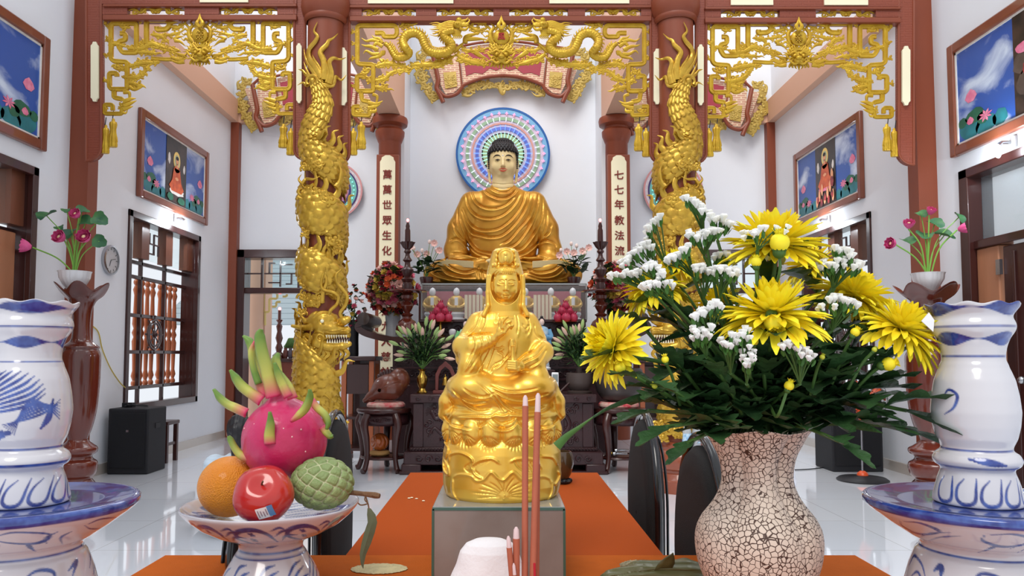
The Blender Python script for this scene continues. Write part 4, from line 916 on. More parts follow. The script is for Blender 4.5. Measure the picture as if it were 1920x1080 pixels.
# tassels hanging under the fret ends
def tassel(px, y0, y1, lab, rx=8):
    t = thing('gold_tassel', lab, 'tassel', tuple(at(px, y1, YF)), 'gold tassels under the fret panels')
    z = lambda v: at(px, v, YF).z; c = at(px, y1, YF); L = y1-y0
    pr = [(.12, 0), (.85, .0), (.95, .05), (.95, .12), (.86, .16), (.98, .2), (.9, .32), (.66, .5), (.62, .62), (.8, .78), (.7, .86), (.3, .9), (.34, .94), (.15, 1)]
    MB().lathe([(a*rx*SF, (z(y0)-z(y1))*b) for a, b in pr], (c.x, YF, c.z), 40, sy=.7, fn=lambda a, zz: 1+.10*math.cos(10*a)).build('skirt', m_goldp, t, smooth=70)
    MB().tube(cr([at(px, y0+2, YF), at(px+1, y0-6, YF), at(px+2, y0-14, YF)], 4), .004, 6).build('cord', m_black, t)
for px, y0, y1, rx, lab in ((197,234,288,8,'outer gold tassel hanging at the left post'), (211,222,276,9,'inner gold tassel hanging beside the left post'), (531,232,277,9,'gold tassel hanging left of the left dragon column, the farther from it'), (545,240,291,8,'gold tassel hanging left of the left dragon column, the nearer to it'),
    (662,240,291,8,'gold tassel hanging right of the left dragon column, the nearer to it'), (677,228,280,9,'gold tassel hanging right of the left dragon column, the farther from it'), (1198,232,283,9,'gold tassel hanging left of the right dragon column, the farther from it'), (1212,240,294,8,'gold tassel hanging left of the right dragon column, the nearer to it'),
    (1330,240,294,8,'gold tassel hanging right of the right dragon column, the nearer to it'), (1344,232,284,9,'gold tassel hanging right of the right dragon column, the farther from it'), (1664,232,283,9,'inner gold tassel hanging beside the right post'), (1678,240,294,8,'outer gold tassel hanging at the right post')):
    tassel(px, y0, y1, lab, rx)
# ================================================================ large seated statue (drawing units = photo pixels at Y=10.4)
YB = 10.4; SB = YB/FPX; BX = 943
m_robe = mat('bronze_gold_robe_paint', (208, 158, 56), .3, metal=.45, noise=.18, nscale=5, rgb2=(188, 128, 38), spec=.6)
m_bskin = mat('statue_cream_skin', (226, 206, 152), .45)
m_bhair = mat('statue_black_hair', (24, 22, 26), .4)
def place(V, px, Y0, S, zref=None):       # local px units (x right, y depth, z=-photo y) -> world
    out = np.empty_like(V)
    for i in range(0, 1): pass
    # exact on the plane Y0, real depth added behind/in front of it
    y = (CY+V[:, 2])/FPX; x = (V[:, 0]+px-CX)/FPX
    dy = math.cos(PITCH)-y*math.sin(PITCH); dz = math.sin(PITCH)+y*math.cos(PITCH); t = Y0/dy
    out[:, 0] = x*t; out[:, 1] = Y0+V[:, 1]*S; out[:, 2] = CAMZ+dz*t
    return out
tb = thing('seated_statue', 'large golden-robed seated statue with cream face and black curled hair before the wall', 'statue', tuple(at(943, 540, YB)))
g = SDF((-148, -96, -545), (148, 60, -340), 1.15)
B = lambda x, y, d=0: (x-943, d, -y)
# legs / lap
g.path([B(815,515,-10), B(860,514,-30), B(943,518,-36), B(1026,514,-30), B(1071,515,-10)], [20, 27, 26, 27, 20], 8)
g.ell(B(943, 528, -15), (142, 52, 15), 8); g.ell(B(850,508,-20), (45,36,22), 6); g.ell(B(1036,508,-20), (45,36,22), 6)
# torso
g.stack([(-545, 60, 40), (-500, 66, 40), (-460, 68, 38), (-420, 66, 34), (-390, 66, 30), (-372, 60, 26), (-360, 48, 22), (-352, 30, 17), (-345, 20, 14)], 6, cy=5)
# shoulders and arms
for s in (-1, 1):
    g.path([(s*58, 5, -382), (s*80, 2, -430), (s*89, -5, -470), (s*86, -14, -494)], [24, 23, 20, 19], 8)
    g.path([(s*86, -14, -490), (s*62, -36, -497), (s*30, -52, -500)], [17, 13, 10], 6)
L = lambda *ps: [[(a-943, -b) for a, b in p] for p in ps]
c5 = lambda *ps: [[(830+a/5.141-943, -(330+b/5.141)) for a, b in p] for p in ps]
folds = c5([(390,110),(430,180),(520,230),(600,235),(670,200),(720,130)], [(440,80),(480,140),(560,175),(640,165),(690,110)], [(280,150),(320,260),(400,320),(500,335),(610,300),(690,220)], [(225,190),(260,320),(340,400),(450,430),(570,405),(680,310),(740,200)],
    [(200,330),(260,460),(350,530),(450,545),(560,520),(670,430),(760,300),(790,180)], [(190,350),(270,540),(370,590),(470,612),(580,590),(700,480),(800,320),(830,180)], [(180,430),(250,620),(340,730),(460,765),(500,760)], [(560,680),(640,640),(740,520),(830,400),(880,200)], [(620,720),(720,660),(830,500),(900,330),(920,190)],
    [(700,740),(780,700),(880,560),(950,400),(960,220)], [(150,320),(160,480),(230,640),(330,750),(430,790)], [(730,790),(820,740),(920,640),(990,500),(1000,350)], [(110,470),(140,560),(200,620)], [(80,640),(140,620),(200,650),(270,730)], [(920,660),(980,640),(1060,660),(1090,720)], [(110,500),(170,600),(230,640)], [(970,600),(1020,560),(1040,480)], [(100,770),(200,770),(320,800)], [(760,800),(880,800),(1000,830)], [(60,820),(200,845),(380,830)], [(720,840),(860,850),(1040,820)])
folds += c5([(-130,900),(-60,960),(60,1010),(200,1030)], [(0,890),(60,960),(180,1000),(340,1010)], [(40,870),(120,930),(230,960),(350,930)], [(-100,850),(-20,960),(100,1030)], [(380,930),(390,980),(400,1030)], [(360,900),(350,960),(360,1030)], [(790,920),(900,960),(1040,940),(1130,870)], [(800,950),(920,1000),(1060,980),(1160,900)], [(820,1000),(960,1030),(1120,1010),(1220,920)], [(-150,930),(-100,1000),(0,1030)], [(1150,960),(1230,930),(1270,980)], [(1040,1030),(1180,1020),(1250,960)])
R = g.lines(folds, 1.9, -3.4)
folds2 = [[(x, z-3.4) for x, z in p] for p in folds]
R = R+g.lines(folds2, 3.2, 2.4)
hem = []
for s in (-1, 1): hem += [([(s*104, -482), (s*98, -494), (s*60, -497), (s*22, -492)], 3.0, -4.5), ([(s*70, -430), (s*66, -460), (s*60, -482), (s*40, -490)], 2.4, -2.5), ([(s*142, -512), (s*110, -497), (s*96, -496)], 2.4, -4), ([(s*52, -512), (s*20, -520), (s*4, -534)], 2.2, -4)]
R = R+g.lines(hem, 2, -4)
g.relief(R, side=20)
V, F = g.mesh(); VR = V.copy()
def surf(VV, x, z, r=1.6):
    m_ = (np.abs(VV[:, 0]-x) < r) & (np.abs(VV[:, 2]-z) < r); return VV[m_, 1].min() if m_.any() else 0
fastmesh('robe', place(V, 943, YB, SB), F, m_robe, tb)
# head, neck, ears
g = SDF((-42, -34, -362), (42, 30, -262), .55)
g.stack([(-362, 24, 19), (-352, 22, 18), (-344, 20.5, 17), (-335, 20, 17), (-325, 19, 16)], 3, cy=2)
g.ell((0, 0, -300), (25.5, 24, 32), 4); g.ell((0, -3, -318), (24, 19, 18), 6); g.ell((0, -12, -330), (9, 7, 5), 4)
g.path([(0, -23, -302), (0, -26, -312), (0, -27.5, -316)], [1.8, 2.6, 3], 2.5); g.ell((-2.6, -24.5, -317), (2, 2, 1.6), 1.5); g.ell((2.6, -24.5, -317), (2, 2, 1.6), 1.5)
for s in (-1, 1):
    g.ell((s*9.5, -20.5, -306), (5, 2.4, 2.2), 2); g.ell((s*13, -15, -316), (7, 5, 7), 5)
    g.path([(s*25, 3, -298), (s*27, 4, -306), (s*26, 4, -320), (s*25, 4, -336), (s*24, 2, -342)], [3, 3.4, 2.8, 2.6, 2], 1.5)
g.ell((0, -23, -323), (6.5, 2.6, 1.5), 1.2); g.ell((0, -22.5, -326), (5.5, 2.8, 1.7), 1.2)
R = g.lines([([(-24, -344), (0, -349), (24, -344)], 1, -1.2), ([(-24, -352), (0, -357), (24, -352)], 1, -1.2), ([(-14, -306), (-9, -308), (-5, -306)], .7, -1), ([(14, -306), (9, -308), (5, -306)], .7, -1)], 1, -1); g.relief(R)
V, F = g.mesh(); VH = V.copy(); hd = fastmesh('head', place(V, 943, YB, SB), F, m_bskin, tb)
def face_line(mb, pts, w_, d, S=SB, px=943, Y0=YB):
    Q = cr(pts, 5); n = len(Q); mb.tube([place(np.array([[x, d(x, z) if callable(d) else d, z]], float), px, Y0, S)[0] for x, z in Q], [w_*S*max(.2, math.sin(PI*(i+.5)/n)) for i in range(n)], 6, ref=(0, -1, 0), flat=.5)
mb = MB()
for s in (-1, 1): face_line(mb, [(s*4, -300), (s*8, -297), (s*14, -297), (s*19, -301)], 1.1, lambda x, z: surf(VH, x, z)-.25)
mb.build('eyebrow_lines', m_bhair, hd)
mb = MB()
for s in (-1, 1): face_line(mb, [(s*5, -306), (s*9.5, -304.6), (s*15, -305.6)], 1.0, lambda x, z: surf(VH, x, z)-.25); face_line(mb, [(s*7.5, -306.6), (s*10, -306.4), (s*12, -306.6)], 1.0, lambda x, z: surf(VH, x, z)-.2)
mb.build('painted_eyes', mat('dark_eye_paint', (60, 50, 40), .4), hd)
mb = MB(); face_line(mb, [(-8.5, -323.4), (-3, -321.8), (0, -322.6), (3, -321.8), (8.5, -323.4)], 1.1, lambda x, z: surf(VH, x, z)-.25); face_line(mb, [(-7, -324.6), (0, -326.6), (7, -324.6)], 1.4, lambda x, z: surf(VH, x, z)-.25); mb.build('lips', mat('red_lip_paint', (190, 66, 50), .4), hd)
MB().sph(place(np.array([[0, -23.6, -297.5]]), 943, YB, SB)[0], 1.5*SB).build('forehead_dot', m_white, hd)
# hair cap with curls
g = SDF((-34, -30, -345), (34, 34, -255), .7)
g.ell((0, 2, -292), (28.3, 26.5, 27), 2); g.ell((0, 6, -272), (17, 14, 11), 5)
g.D = np.maximum(g.D, (-285-np.clip((g.Y+10)*1.8, 0, 60)+0*g.X)-g.Z)
V, F = g.mesh(); hair = fastmesh('hair', place(V, 943, YB, SB), F, m_bhair, tb)
mb = MB(); q = random.Random(2)
for zi in range(8):
    ph = -1.35+zi*.0; z = -287+zi*3.6; 
    for k in range(26):
        a = 2*PI*(k+.5*(zi % 2))/26; rz = math.sqrt(max(0, 1-((z+294)/27)**2)); x = 28*rz*math.cos(a); y = 2+26*rz*math.sin(a)
        if zi > 4: rz = math.sqrt(max(0.05, 1-((z+272)/12)**2)); x = 19*rz*math.cos(a); y = 6+16*rz*math.sin(a)
        mb.sph(place(np.array([[x, y, z]]), 943, YB, SB)[0], 3.1*SB, 7, 6)
for s in (-1, 1):
    for k in range(9): mb.sph(place(np.array([[s*(27.5-k*.1), -8+k*.6, -289-k*3.4]]), 943, YB, SB)[0], (2.4-k*.1)*SB, 6, 5)
mb.build('hair_curls', m_bhair, hair)
# hands in the lap and the cream under-robe edges
g = SDF((-40, -75, -512), (40, -20, -480), .7)
for s in (-1, 1):
    g.ell((s*14, -56, -497), (18, 9, 6), 3)
    for k in range(4): g.path([(s*8, -58-k*2, -500+k*2.5), (-s*10, -62-k*2, -500+k*2.5), (-s*18, -58-k*2, -499+k*2.5)], [2.6, 2.3, 1.8], 1)
    g.path([(s*16, -60, -492), (s*6, -64, -489), (s*1, -64, -488)], [3, 2.4, 2], 1)
V, F = g.mesh(); fastmesh('hands', place(V, 943, YB, SB), F, m_bskin, tb)
mb = MB()
for s in (-1, 1):
    P = [place(np.array([[s*x, min(surf(VR, s*x, -y, 2.5) for y in (498, 502, 506))-2, -y]]), 943, YB, SB)[0] for x, y, d in ((53,497,-84),(53,509,-88),(112,504,-80),(124,500,-66),(100,494,-66))]
    mb.poly(P, (0, .03, 0))
mb.build('under_robe_edge', m_bskin, tb, bevel=.004)
# ================================================================ haloes
def halo(px, py, r, Y, lab, big):
    t = thing('halo_disc', lab, 'halo light', tuple(at(px, py, Y)), None if big else 'smaller halo discs on the back wall')
    c = at(px, py, Y); S = Y/FPX
    def disc(name, r0, r1, m, d, z=.01):
        mb = MB(); n = 72; V = []; F = []
        for k in range(n):
            a = 2*PI*k/n
            for rr in (r0, r1): V.append((c.x+rr*S*math.cos(a), c.y-d, c.z+rr*S*math.sin(a)))
            for rr in (r0, r1): V.append((c.x+rr*S*math.cos(a), c.y-d+z, c.z+rr*S*math.sin(a)))
        for k in range(n):
            a = k*4; b = ((k+1) % n)*4; F += [(a, a+1, b+1, b), (a+2, b+2, b+3, a+3), (a, b, b+2, a+2), (a+1, a+3, b+3, b+1)]
        mb.add(V, F); return mb.build(name, m, t, smooth=0)
    if big:
        disc('backing_disc', .5, r, mat('halo_pale_ground', (206, 200, 222), .5), .04, .035)
        disc('blue_rim', r*.965, r+.8, mat('halo_dark_blue', (28, 96, 170), .4), .055); disc('light_blue_band', r*.87, r*.965, mat('halo_light_blue', (120, 182, 224), .4), .05)
        disc('green_ring', r*.73, r*.80, mat('halo_green', (150, 184, 152), .5), .05); disc('salmon_ring', r*.64, r*.68, mat('halo_salmon', (216, 160, 150), .5), .05)
        disc('blue_ring', r*.52, r*.59, mat('halo_blue', (110, 130, 214), .5), .05); disc('black_ring', r*.43, r*.455, m_black, .05); disc('inner_green_ring', r*.34, r*.43, mat('halo_inner_green', (176, 186, 150), .5), .05)
        def rays(name, r0, r1, n, m, w_=.9, off=0):
            mb = MB()
            for k in range(n):
                a = 2*PI*(k+off)/n; p = lambda rr: (c.x+rr*S*math.cos(a), c.y-.075, c.z+rr*S*math.sin(a))
                mb.tube([p(r0*r), p(r1*r)], w_*S*.8, 6)
            mb.build(name, m, t)
        rays('white_light_rays', .70, .79, 34, mat('led_white', (225, 240, 255), .4, emit=.9)); rays('blue_light_rays', .5, .62, 34, mat('led_blue', (110, 160, 255), .4, emit=.8)); rays('green_light_rays', .33, .46, 34, mat('led_green', (170, 255, 226), .4, emit=.8))
        mb = MB()
        for k in range(34):
            a = 2*PI*k/34; q = lambda rr, b: (c.x+rr*r*S*math.cos(b), c.y-.07, c.z+rr*r*S*math.sin(b))
            mb.tube([q(.84, a), q(.91, a)], .8*S, 5); mb.tube([q(.875, a-.035), q(.875, a+.035)], .8*S, 5)
        mb.build('pink_light_crosses', mat('led_pink', (255, 140, 170), .4, emit=1.2), t)
    else:
        disc('backing_disc', .5, r, mat('halo_white_ground', (226, 214, 220), .5), .04, .03); disc('pink_rim', r*.95, r+.5, mat('halo_pink', (214, 150, 150), .5), .05)
        disc('purple_ring', r*.80, r*.85, mat('halo_purple', (66, 50, 110), .5), .05); disc('teal_ring', r*.62, r*.80, mat('halo_teal', (120, 190, 180), .5), .047); disc('inner_purple_ring', r*.52, r*.6, mat('halo_purple', (66, 50, 110), .5), .05); disc('pink_centre', .5, r*.5, mat('halo_lilac', (206, 160, 190), .5, noise=.5, nscale=30, rgb2=(170, 60, 90)), .045)
        def dots(name, rr, n, m, s_):
            mb = MB()
            for k in range(n): a = 2*PI*k/n; mb.sph((c.x+rr*r*S*math.cos(a), c.y-.06, c.z+rr*r*S*math.sin(a)), s_*S, 6, 5)
            mb.build(name, m, t)
        dots('rim_lights', .9, 36, m_white, 1.1); dots('teal_lights', .71, 30, mat('led_teal', (140, 240, 220), .4, emit=1), 1.3); dots('centre_lights', .3, 12, mat('led_pink', (255, 140, 170), .4, emit=1.2), 1.2)
halo(943, 290, 88.5, 11.56, 'large round blue-rimmed halo with light rays behind the head of the big statue', True)
halo(628, 358, 53, 10.87, 'round patterned halo disc on the wall, half hidden by the left dragon column', False)
halo(1261, 358, 56, 10.87, 'round patterned halo disc on the wall, half hidden by the right dragon column', False)
# ================================================================ carved scroll boards high on the wall
m_fretpat = None
def fretpat():
    m = bpy.data.materials.new('pink_cream_key_pattern'); m.use_nodes = True; nt = m.node_tree; b = nt.nodes['Principled BSDF']; b.inputs['Roughness'].default_value = .5
    tc = nt.nodes.new('ShaderNodeTexCoord'); mp = nt.nodes.new('ShaderNodeMapping'); mp.inputs['Rotation'].default_value = (PI/2, .785, 0)
    br = nt.nodes.new('ShaderNodeTexBrick'); br.inputs['Scale'].default_value = 1; br.inputs['Brick Width'].default_value = .09; br.inputs['Row Height'].default_value = .03; br.inputs['Mortar Size'].default_value = .007; br.inputs['Mortar Smooth'].default_value = .1
    br.inputs['Color1'].default_value = srgb((190, 132, 112))+(1,); br.inputs['Color2'].default_value = srgb((196, 138, 118))+(1,); br.inputs['Mortar'].default_value = srgb((226, 204, 172))+(1,)
    nt.links.new(tc.outputs['Object'], mp.inputs[0]); nt.links.new(mp.outputs[0], br.inputs['Vector']); nt.links.new(br.outputs['Color'], b.inputs['Base Color']); return m
m_fretpat = fretpat(); m_crimson = mat('crimson_paint', (158, 50, 66), .5)
def scroll_board(cx, dy, Y, lab, k=1.0):
    S = Y/FPX; t = thing('scroll_board', lab, 'carved board', tuple(at(cx, 170+dy, Y)), 'carved scroll boards hanging high on the wall')
    P = lambda x, y, d=0: at(cx+(x-943)*k, y+dy, Y-d)
    mir = lambda pts: [(1886-x, y) for x, y in pts]
    arch_t = [(862,92),(900,84),(943,80)]; arch_b = [(868,160),(905,148),(943,144)]
    top = list(map(tuple, cr(arch_t, 6))); bot = list(map(tuple, cr(arch_b, 6)))
    out = top+mir(top)[::-1]+mir(bot)+bot[::-1]
    MB().poly([P(x, y, .12) for x, y in out], (0, .05, 0)).build('arched_field', m_fretpat, t, smooth=0)
    red = [(868,100),(905,92),(943,89)]; redb = [(874,142),(890,136),(905,138),(918,128),(930,132),(943,126)]
    o2 = red+mir(red)[::-1]+mir(redb)+redb[::-1]; MB().poly([P(x, y, .13) for x, y in o2], (0, .02, 0)).build('crimson_banner', m_crimson, t, smooth=0)
    mb = MB()
    for q in (0, 1):
        f = mir if q else (lambda z: z)
        mb.poly([P(x, y, .16) for x, y in f([(822,88),(858,84),(866,160),(850,174),(835,176),(822,150)])], (0, .05, 0)); mb.poly([P(x, y, .1) for x, y in f([(796,112),(812,108),(828,166),(820,170)])], (0, .05, 0))
    mb.build('end_panels', m_fretpat, t, smooth=0)
    mb = MB()
    for q in (0, 1):
        f = mir if q else (lambda z: z)
        mb.tube([P(x, y, .19) for x, y in f(rpoly([(812,104),(822,150),(818,165),(826,180),(831,192)], 4))], 4.2*S, 8, ref=(0, -1, 0)); mb.tube([P(x, y, .19) for x, y in cr(f([(822,170),(836,181),(856,176),(866,164)]), 5)], 3.6*S, 8, ref=(0, -1, 0))
        mb.tube([P(x, y, .17) for x, y in cr(f([(866,164),(872,158),(905,146),(943,141)]), 6)], 3.4*S, 8, ref=(0, -1, 0)); mb.tube([P(x, y, .17) for x, y in f([(858,84),(866,160)])], 1.6*S, 8); mb.tube([P(x, y, .17) for x, y in cr(f([(858,88),(900,80),(943,77)]), 6)], 2.6*S, 8, ref=(0, -1, 0))
        mb.tube([P(x, y, .19) for x, y in f([(812,104),(826,92),(858,84)])], 2.6*S, 8)
    mb.build('brown_border', m_trim, t)
    mb = MB(); gp = lambda x, y: P(x, y, .08); gp2 = lambda x, y: P(x, y, .18)
    for q in (0, 1):
        f = mir if q else (lambda z: z)
        for x, y, r in ((792,120,9),(788,138,8),(792,150,9),(800,162,8),(806,174,8),(814,184,7),(790,108,7),(800,98,8),(872,172,7),(884,164,8),(898,160,7),(912,158,7),(926,160,6)):
            (a, b), = f([(x, y)]); cloud(mb, a, b, r, gp, 3, S=S)
        for pts in ([(878,174),(890,160),(902,168),(915,158)], [(905,168),(920,156),(935,166)], [(786,130),(780,140),(784,152),(796,160)], [(798,170),(804,182),(818,190)], [(784,112),(782,100),(790,94)], [(868,178),(880,180),(890,172)]):
            stroke(mb, f(pts), 3.2, gp, .8, S=S)
        a, b = f([(843, 118)])[0], f([(843, 152)])[0]
    stroke(mb, [(936,160),(943,176),(950,160)], 5, gp, .8, S=S); cloud(mb, 943, 162, 9, gp, 1, S=S)
    mb.build('gilded_foliage', mat('pale_gilding', (198, 170, 84), .4, metal=.2, noise=.25, nscale=12), t)
    mb = MB()
    for q in (0, 1):
        f = mir if q else (lambda z: z)
        mb.poly([P(x, y, .18) for x, y in f([(831,136),(855,134),(857,162),(835,166)])], (0, .03, 0)); 
        for x, y, r in ((841,146,5),(849,146,5),(841,156,5),(849,155,5)):
            (a, b), = f([(x, y)]); cloud(mb, a, b, r, gp2, 2, S=S)
    mb.build('gilded_square', mat('pale_gilding', (198, 170, 84), .4), t)
    return t
scroll_board(943, 0, 11.52, 'wide carved scroll board with key pattern hanging above the halo of the large statue')
scroll_board(594, 55, 10.85, 'carved scroll board half hidden behind the left dragon column', .92)
scroll_board(1289, 62, 10.85, 'carved scroll board half hidden behind the right dragon column', .92)
# ================================================================ helpers for greenery
m_leaf = mat('dark_green_leaf', (44, 74, 40), .5, noise=.4, nscale=20); m_leaf2 = mat('fresh_green_leaf', (78, 118, 54), .5, noise=.3, nscale=20); m_stem = mat('green_stem', (96, 138, 62), .5)
def leaf(mb, base, d, L, w_, up=(0,0,1), droop=.25, n=7, lobes=0, curl=.15):
    d = np.array(d, float); d /= np.linalg.norm(d); up = np.array(up, float); s = np.cross(d, up); s /= (np.linalg.norm(s)+1e-9); u = np.cross(s, d)
    A = []
    for i in range(n+1):
        t = i/n; c = np.array(base, float)+d*L*t-np.array((0, 0, 1.))*droop*L*t*t
        wd = w_*math.sin(PI*min(1, t*.92+.06))**.8
        if lobes: wd *= .62+.38*abs(math.cos(lobes*PI*t))
        row = [c+s*wd*q+u*wd*curl*(q*q-.4) for q in (-1, -.5, 0, .5, 1)]
        if lobes:
            sh = d*w_*.35*abs(math.cos(lobes*PI*t)); row[0] = row[0]+sh; row[4] = row[4]+sh
        A.append(row)
    mb.grid(A)
def ico(mb, c, r, sc=(1,1,1)): mb.sph(c, r, 8, 6, sc)
def R3(): v = np.array([rnd.gauss(0, 1) for _ in range(3)]); return v/np.linalg.norm(v)
# ================================================================ carved chest
def relief_panel(mb, x0, x1, y, z0, z1, seed=0):
    """a raised coiling dragon among clouds on a carved panel"""
    q = random.Random(seed); P = lambda u, v: np.array((x0+(x1-x0)*u, y, z0+(z1-z0)*v)); S = 1
    k = (x1-x0)
    pts = [(.1,.2),(.25,.42),(.45,.3),(.62,.5),(.5,.72),(.3,.66),(.2,.8)]
    Q = cr(pts, 8); mb.tube([P(*p) for p in Q], np.interp(np.linspace(0, 1, len(Q)), [0, .5, 1], [.01, .034, .028])*k/.5, 8, ref=(0, -1, 0), flat=.9)
    mb.sph(P(.2, .8), .035*k/.5, 8, 6, (1, .5, 1))
    for i in range(10):
        a = -.4+i*.42; c = P(.2, .8); mb.tube(cr([c, c+np.array((.05*math.cos(a), 0, .05*math.sin(a)))*k/.5, c+np.array((.09*math.cos(a+.3), 0, .09*math.sin(a+.3)))*k/.5], 4), [.009*k/.5]*4+[.006*k/.5]*4+[.002], 6, ref=(0, -1, 0), flat=.6)
    for i in range(16):
        c = (q.random()*.9+.05, q.random()*.9+.05); r = .06+.05*q.random(); sp = spiral(c, r, 1.3, 1 if i % 2 else -1, q.random()*6, 12); mb.tube([P(*p) for p in sp], .012*k/.5, 5, ref=(0, -1, 0), flat=1)
t = thing('carved_chest', 'low dark carved chest with dragon panels standing before the tall altar table', 'chest', (0, 7.9, 0))
X0 = at(768, 760, 7.5).x; X1 = at(1120, 760, 7.5).x; zt = .765
MB().bb(X0, X1, 7.5, 8.2, zt-.085, zt).build('top_board', m_darkred, t, bevel=.012)
MB().bb(X0+.03, X1-.03, 7.55, 8.15, .24, zt-.085).build('body', m_darkred, t)
mb = MB()
for k, x in enumerate([X0+.03, X0+.03+.30, (X0+X1)/2-.05, X1-.42, X1-.14]): mb.bb(x, x+.10, 7.53, 7.56, .25, zt-.09)
mb.bb(X0, X1, 7.52, 8.18, .215, .25); mb.build('pilasters', m_darkred, t, bevel=.006)
mb = MB()
for k in range(60): mb.sph((X0+.02+k*(X1-X0-.04)/59, 7.52, .235), .012, 6, 5)
mb.build('bead_moulding', m_darkred, t)
for k, (a, b) in enumerate(((X0+.14, X0+.52), (X0+.55, -.03), (.03, X1-.5), (X1-.48, X1-.14))):
    mb = MB(); relief_panel(mb, a, b, 7.545, .27, zt-.1, k); mb.build('carved_dragon_panel', m_darkred, t)
MB().bb(X0-.05, X1+.05, 7.45, 8.2, .09, .215).bb(X0-.09, X1+.09, 7.43, 8.2, 0, .035).bb(X0-.07, X0+.12, 7.44, 8.2, 0, .1).bb(X1-.12, X1+.07, 7.44, 8.2, 0, .1).build('plinth', m_darkred, t, bevel=.012)
mb = MB()
for s in (X0+.0, X1+.0):
    for k in range(5): mb.tube([(p[0], 7.44, p[1]) for p in spiral((s+(.1+.09*k)*(1 if s < 0 else -1), .15), .04, 1.2, 1 if k % 2 else -1, 0, 12)], .008, 5, ref=(0, -1, 0))
for k in range(14): mb.tube([(X0+.08+k*(X1-X0-.16)/13+p[0], 7.495, zt-.042+p[1]) for p in spiral((0, 0), .03, 1.3, 1 if k % 2 else -1, 0, 12)], .005, 5, ref=(0, -1, 0))
mb.build('scroll_carving', m_darkred, t)
# ---------------- tall altar table with scrolled ends
YT = 8.7; zT = at(943, 634, 8.6).z
t = thing('altar_table', 'long dark altar table with upturned scrolled ends behind the low chest', 'altar table', (0, 9.0, 0))
xs0, xs1 = at(690, 634, 8.6).x, at(1196, 634, 8.6).x
prof = [(at(678, 604, 8.6).x, at(0, 604, 8.6).z), (at(672, 616, 8.6).x, at(0, 614, 8.6).z), (at(684, 626, 8.6).x, at(0, 624, 8.6).z), (at(706, 632, 8.6).x, at(0, 631, 8.6).z), (at(735, 635, 8.6).x, zT-.02)]
Q = cr(prof, 6); top = [(x, z) for x, z in Q]
th = .07
ln = top+[(-x, z) for x, z in top[::-1]]
MB().tube([(x, 8.975, z) for x, z in ln], 1.0, ref=(0, -1, 0), prof=[(-.035, -.425), (.035, -.425), (.035, .425), (-.035, .425)]).build('table_top', m_dark, t, bevel=.01)
for s in (-1, 1):
    mb = MB(); c = (s*abs(prof[0][0])-s*.03, prof[0][1]+.035); mb.lathe([(.02, 0), (.07, .01), (.075, .05), (.075, .85), (.07, .89), (.02, .9)], (0, 0, 0), 24); mb.xf(T((c[0], 8.52, c[1])) @ Matrix.Rotation(-PI/2, 4, 'X')); mb.build('end_scroll', mat('dark_brown_scroll_wood', (58, 44, 38), .35, coat=.3), t)
bx0, bx1 = at(736, 700, 8.6).x, at(1150, 700, 8.6).x
MB().bb(bx0, bx1, 8.6, 9.35, .0, zT-.05).build('body', m_darkred, t)
def sq_panel(mb, x0, x1, z0, z1, y):
    for k, e in enumerate((0, .022, .044, .066)):
        a, b, c, d = x0+e, x1-e, z0+e, z1-e; w_ = .008
        if b-a < .03 or d-c < .03: break
        for q in ((a, a+w_, c, d), (b-w_, b, c, d), (a, b, c, c+w_), (a, b, d-w_, d)): mb.bb(q[0], q[1], y-.018+.003*k, y, q[2], q[3])
    mb.sph(((x0+x1)/2, y, (z0+z1)/2), .02, 8, 6)
for k in range(12):
    mb = MB(); x = bx0+.02+k*(bx1-bx0-.04)/12; sq_panel(mb, x+.01, x+(bx1-bx0)/12-.02, zT-.30, zT-.09, 8.6); mb.build('drawer_panel', m_darkred, t)
mb = MB()
for k in range(40):
    x = bx0+.04+k*(bx1-bx0-.08)/39; mb.tube([(x+p[0], 8.59, zT-.40+p[1]) for p in spiral((0, 0), .04, 1.3, 1 if k % 2 else -1, 0, 12)], .007, 5, ref=(0, -1, 0))
mb.bb(bx0-.02, bx1+.02, 8.56, 8.62, zT-.34, zT-.32).bb(bx0-.02, bx1+.02, 8.56, 8.62, zT-.47, zT-.45).build('carved_apron', m_darkred, t)
# ---------------- upper tier and statue pedestal
zU = at(943, 599, 8.95).z
t = thing('upper_altar_shelf', 'dark carved upper tier on the altar carrying the glass case', 'shelf', (0, 9.2, zT))
ux0, ux1 = at(787, 620, 8.95).x, at(1100, 620, 8.95).x
MB().bb(ux0, ux1, 8.92, 9.6, zU-.035, zU).build('shelf_top', m_dark, t, bevel=.008)
MB().bb(ux0+.05, ux1-.05, 9.0, 9.32, zT+.017, zU-.035).build('shelf_body', m_darkred, t)
mb = MB()
for k in range(16):
    x = ux0+.08+k*(ux1-ux0-.16)/15; mb.tube([(x+p[0], 8.99, (zT+zU)/2+p[1]) for p in spiral((0, 0), .05, 1.3, 1 if k % 2 else -1, 0, 12)], .009, 5, ref=(0, -1, 0))
mb.build('pierced_carving', m_darkred, t)
zP = at(943, 537, YB-.5).z
tag(MB().bb(-1.08, 1.06, 9.8, 10.95, 0, zP).bb(-1.12, 1.1, 9.76, 10.99, zP-.06, zP-.0).build('statue_pedestal', m_dark, bevel=.01), 'dark block pedestal under the large golden-robed statue', 'pedestal')
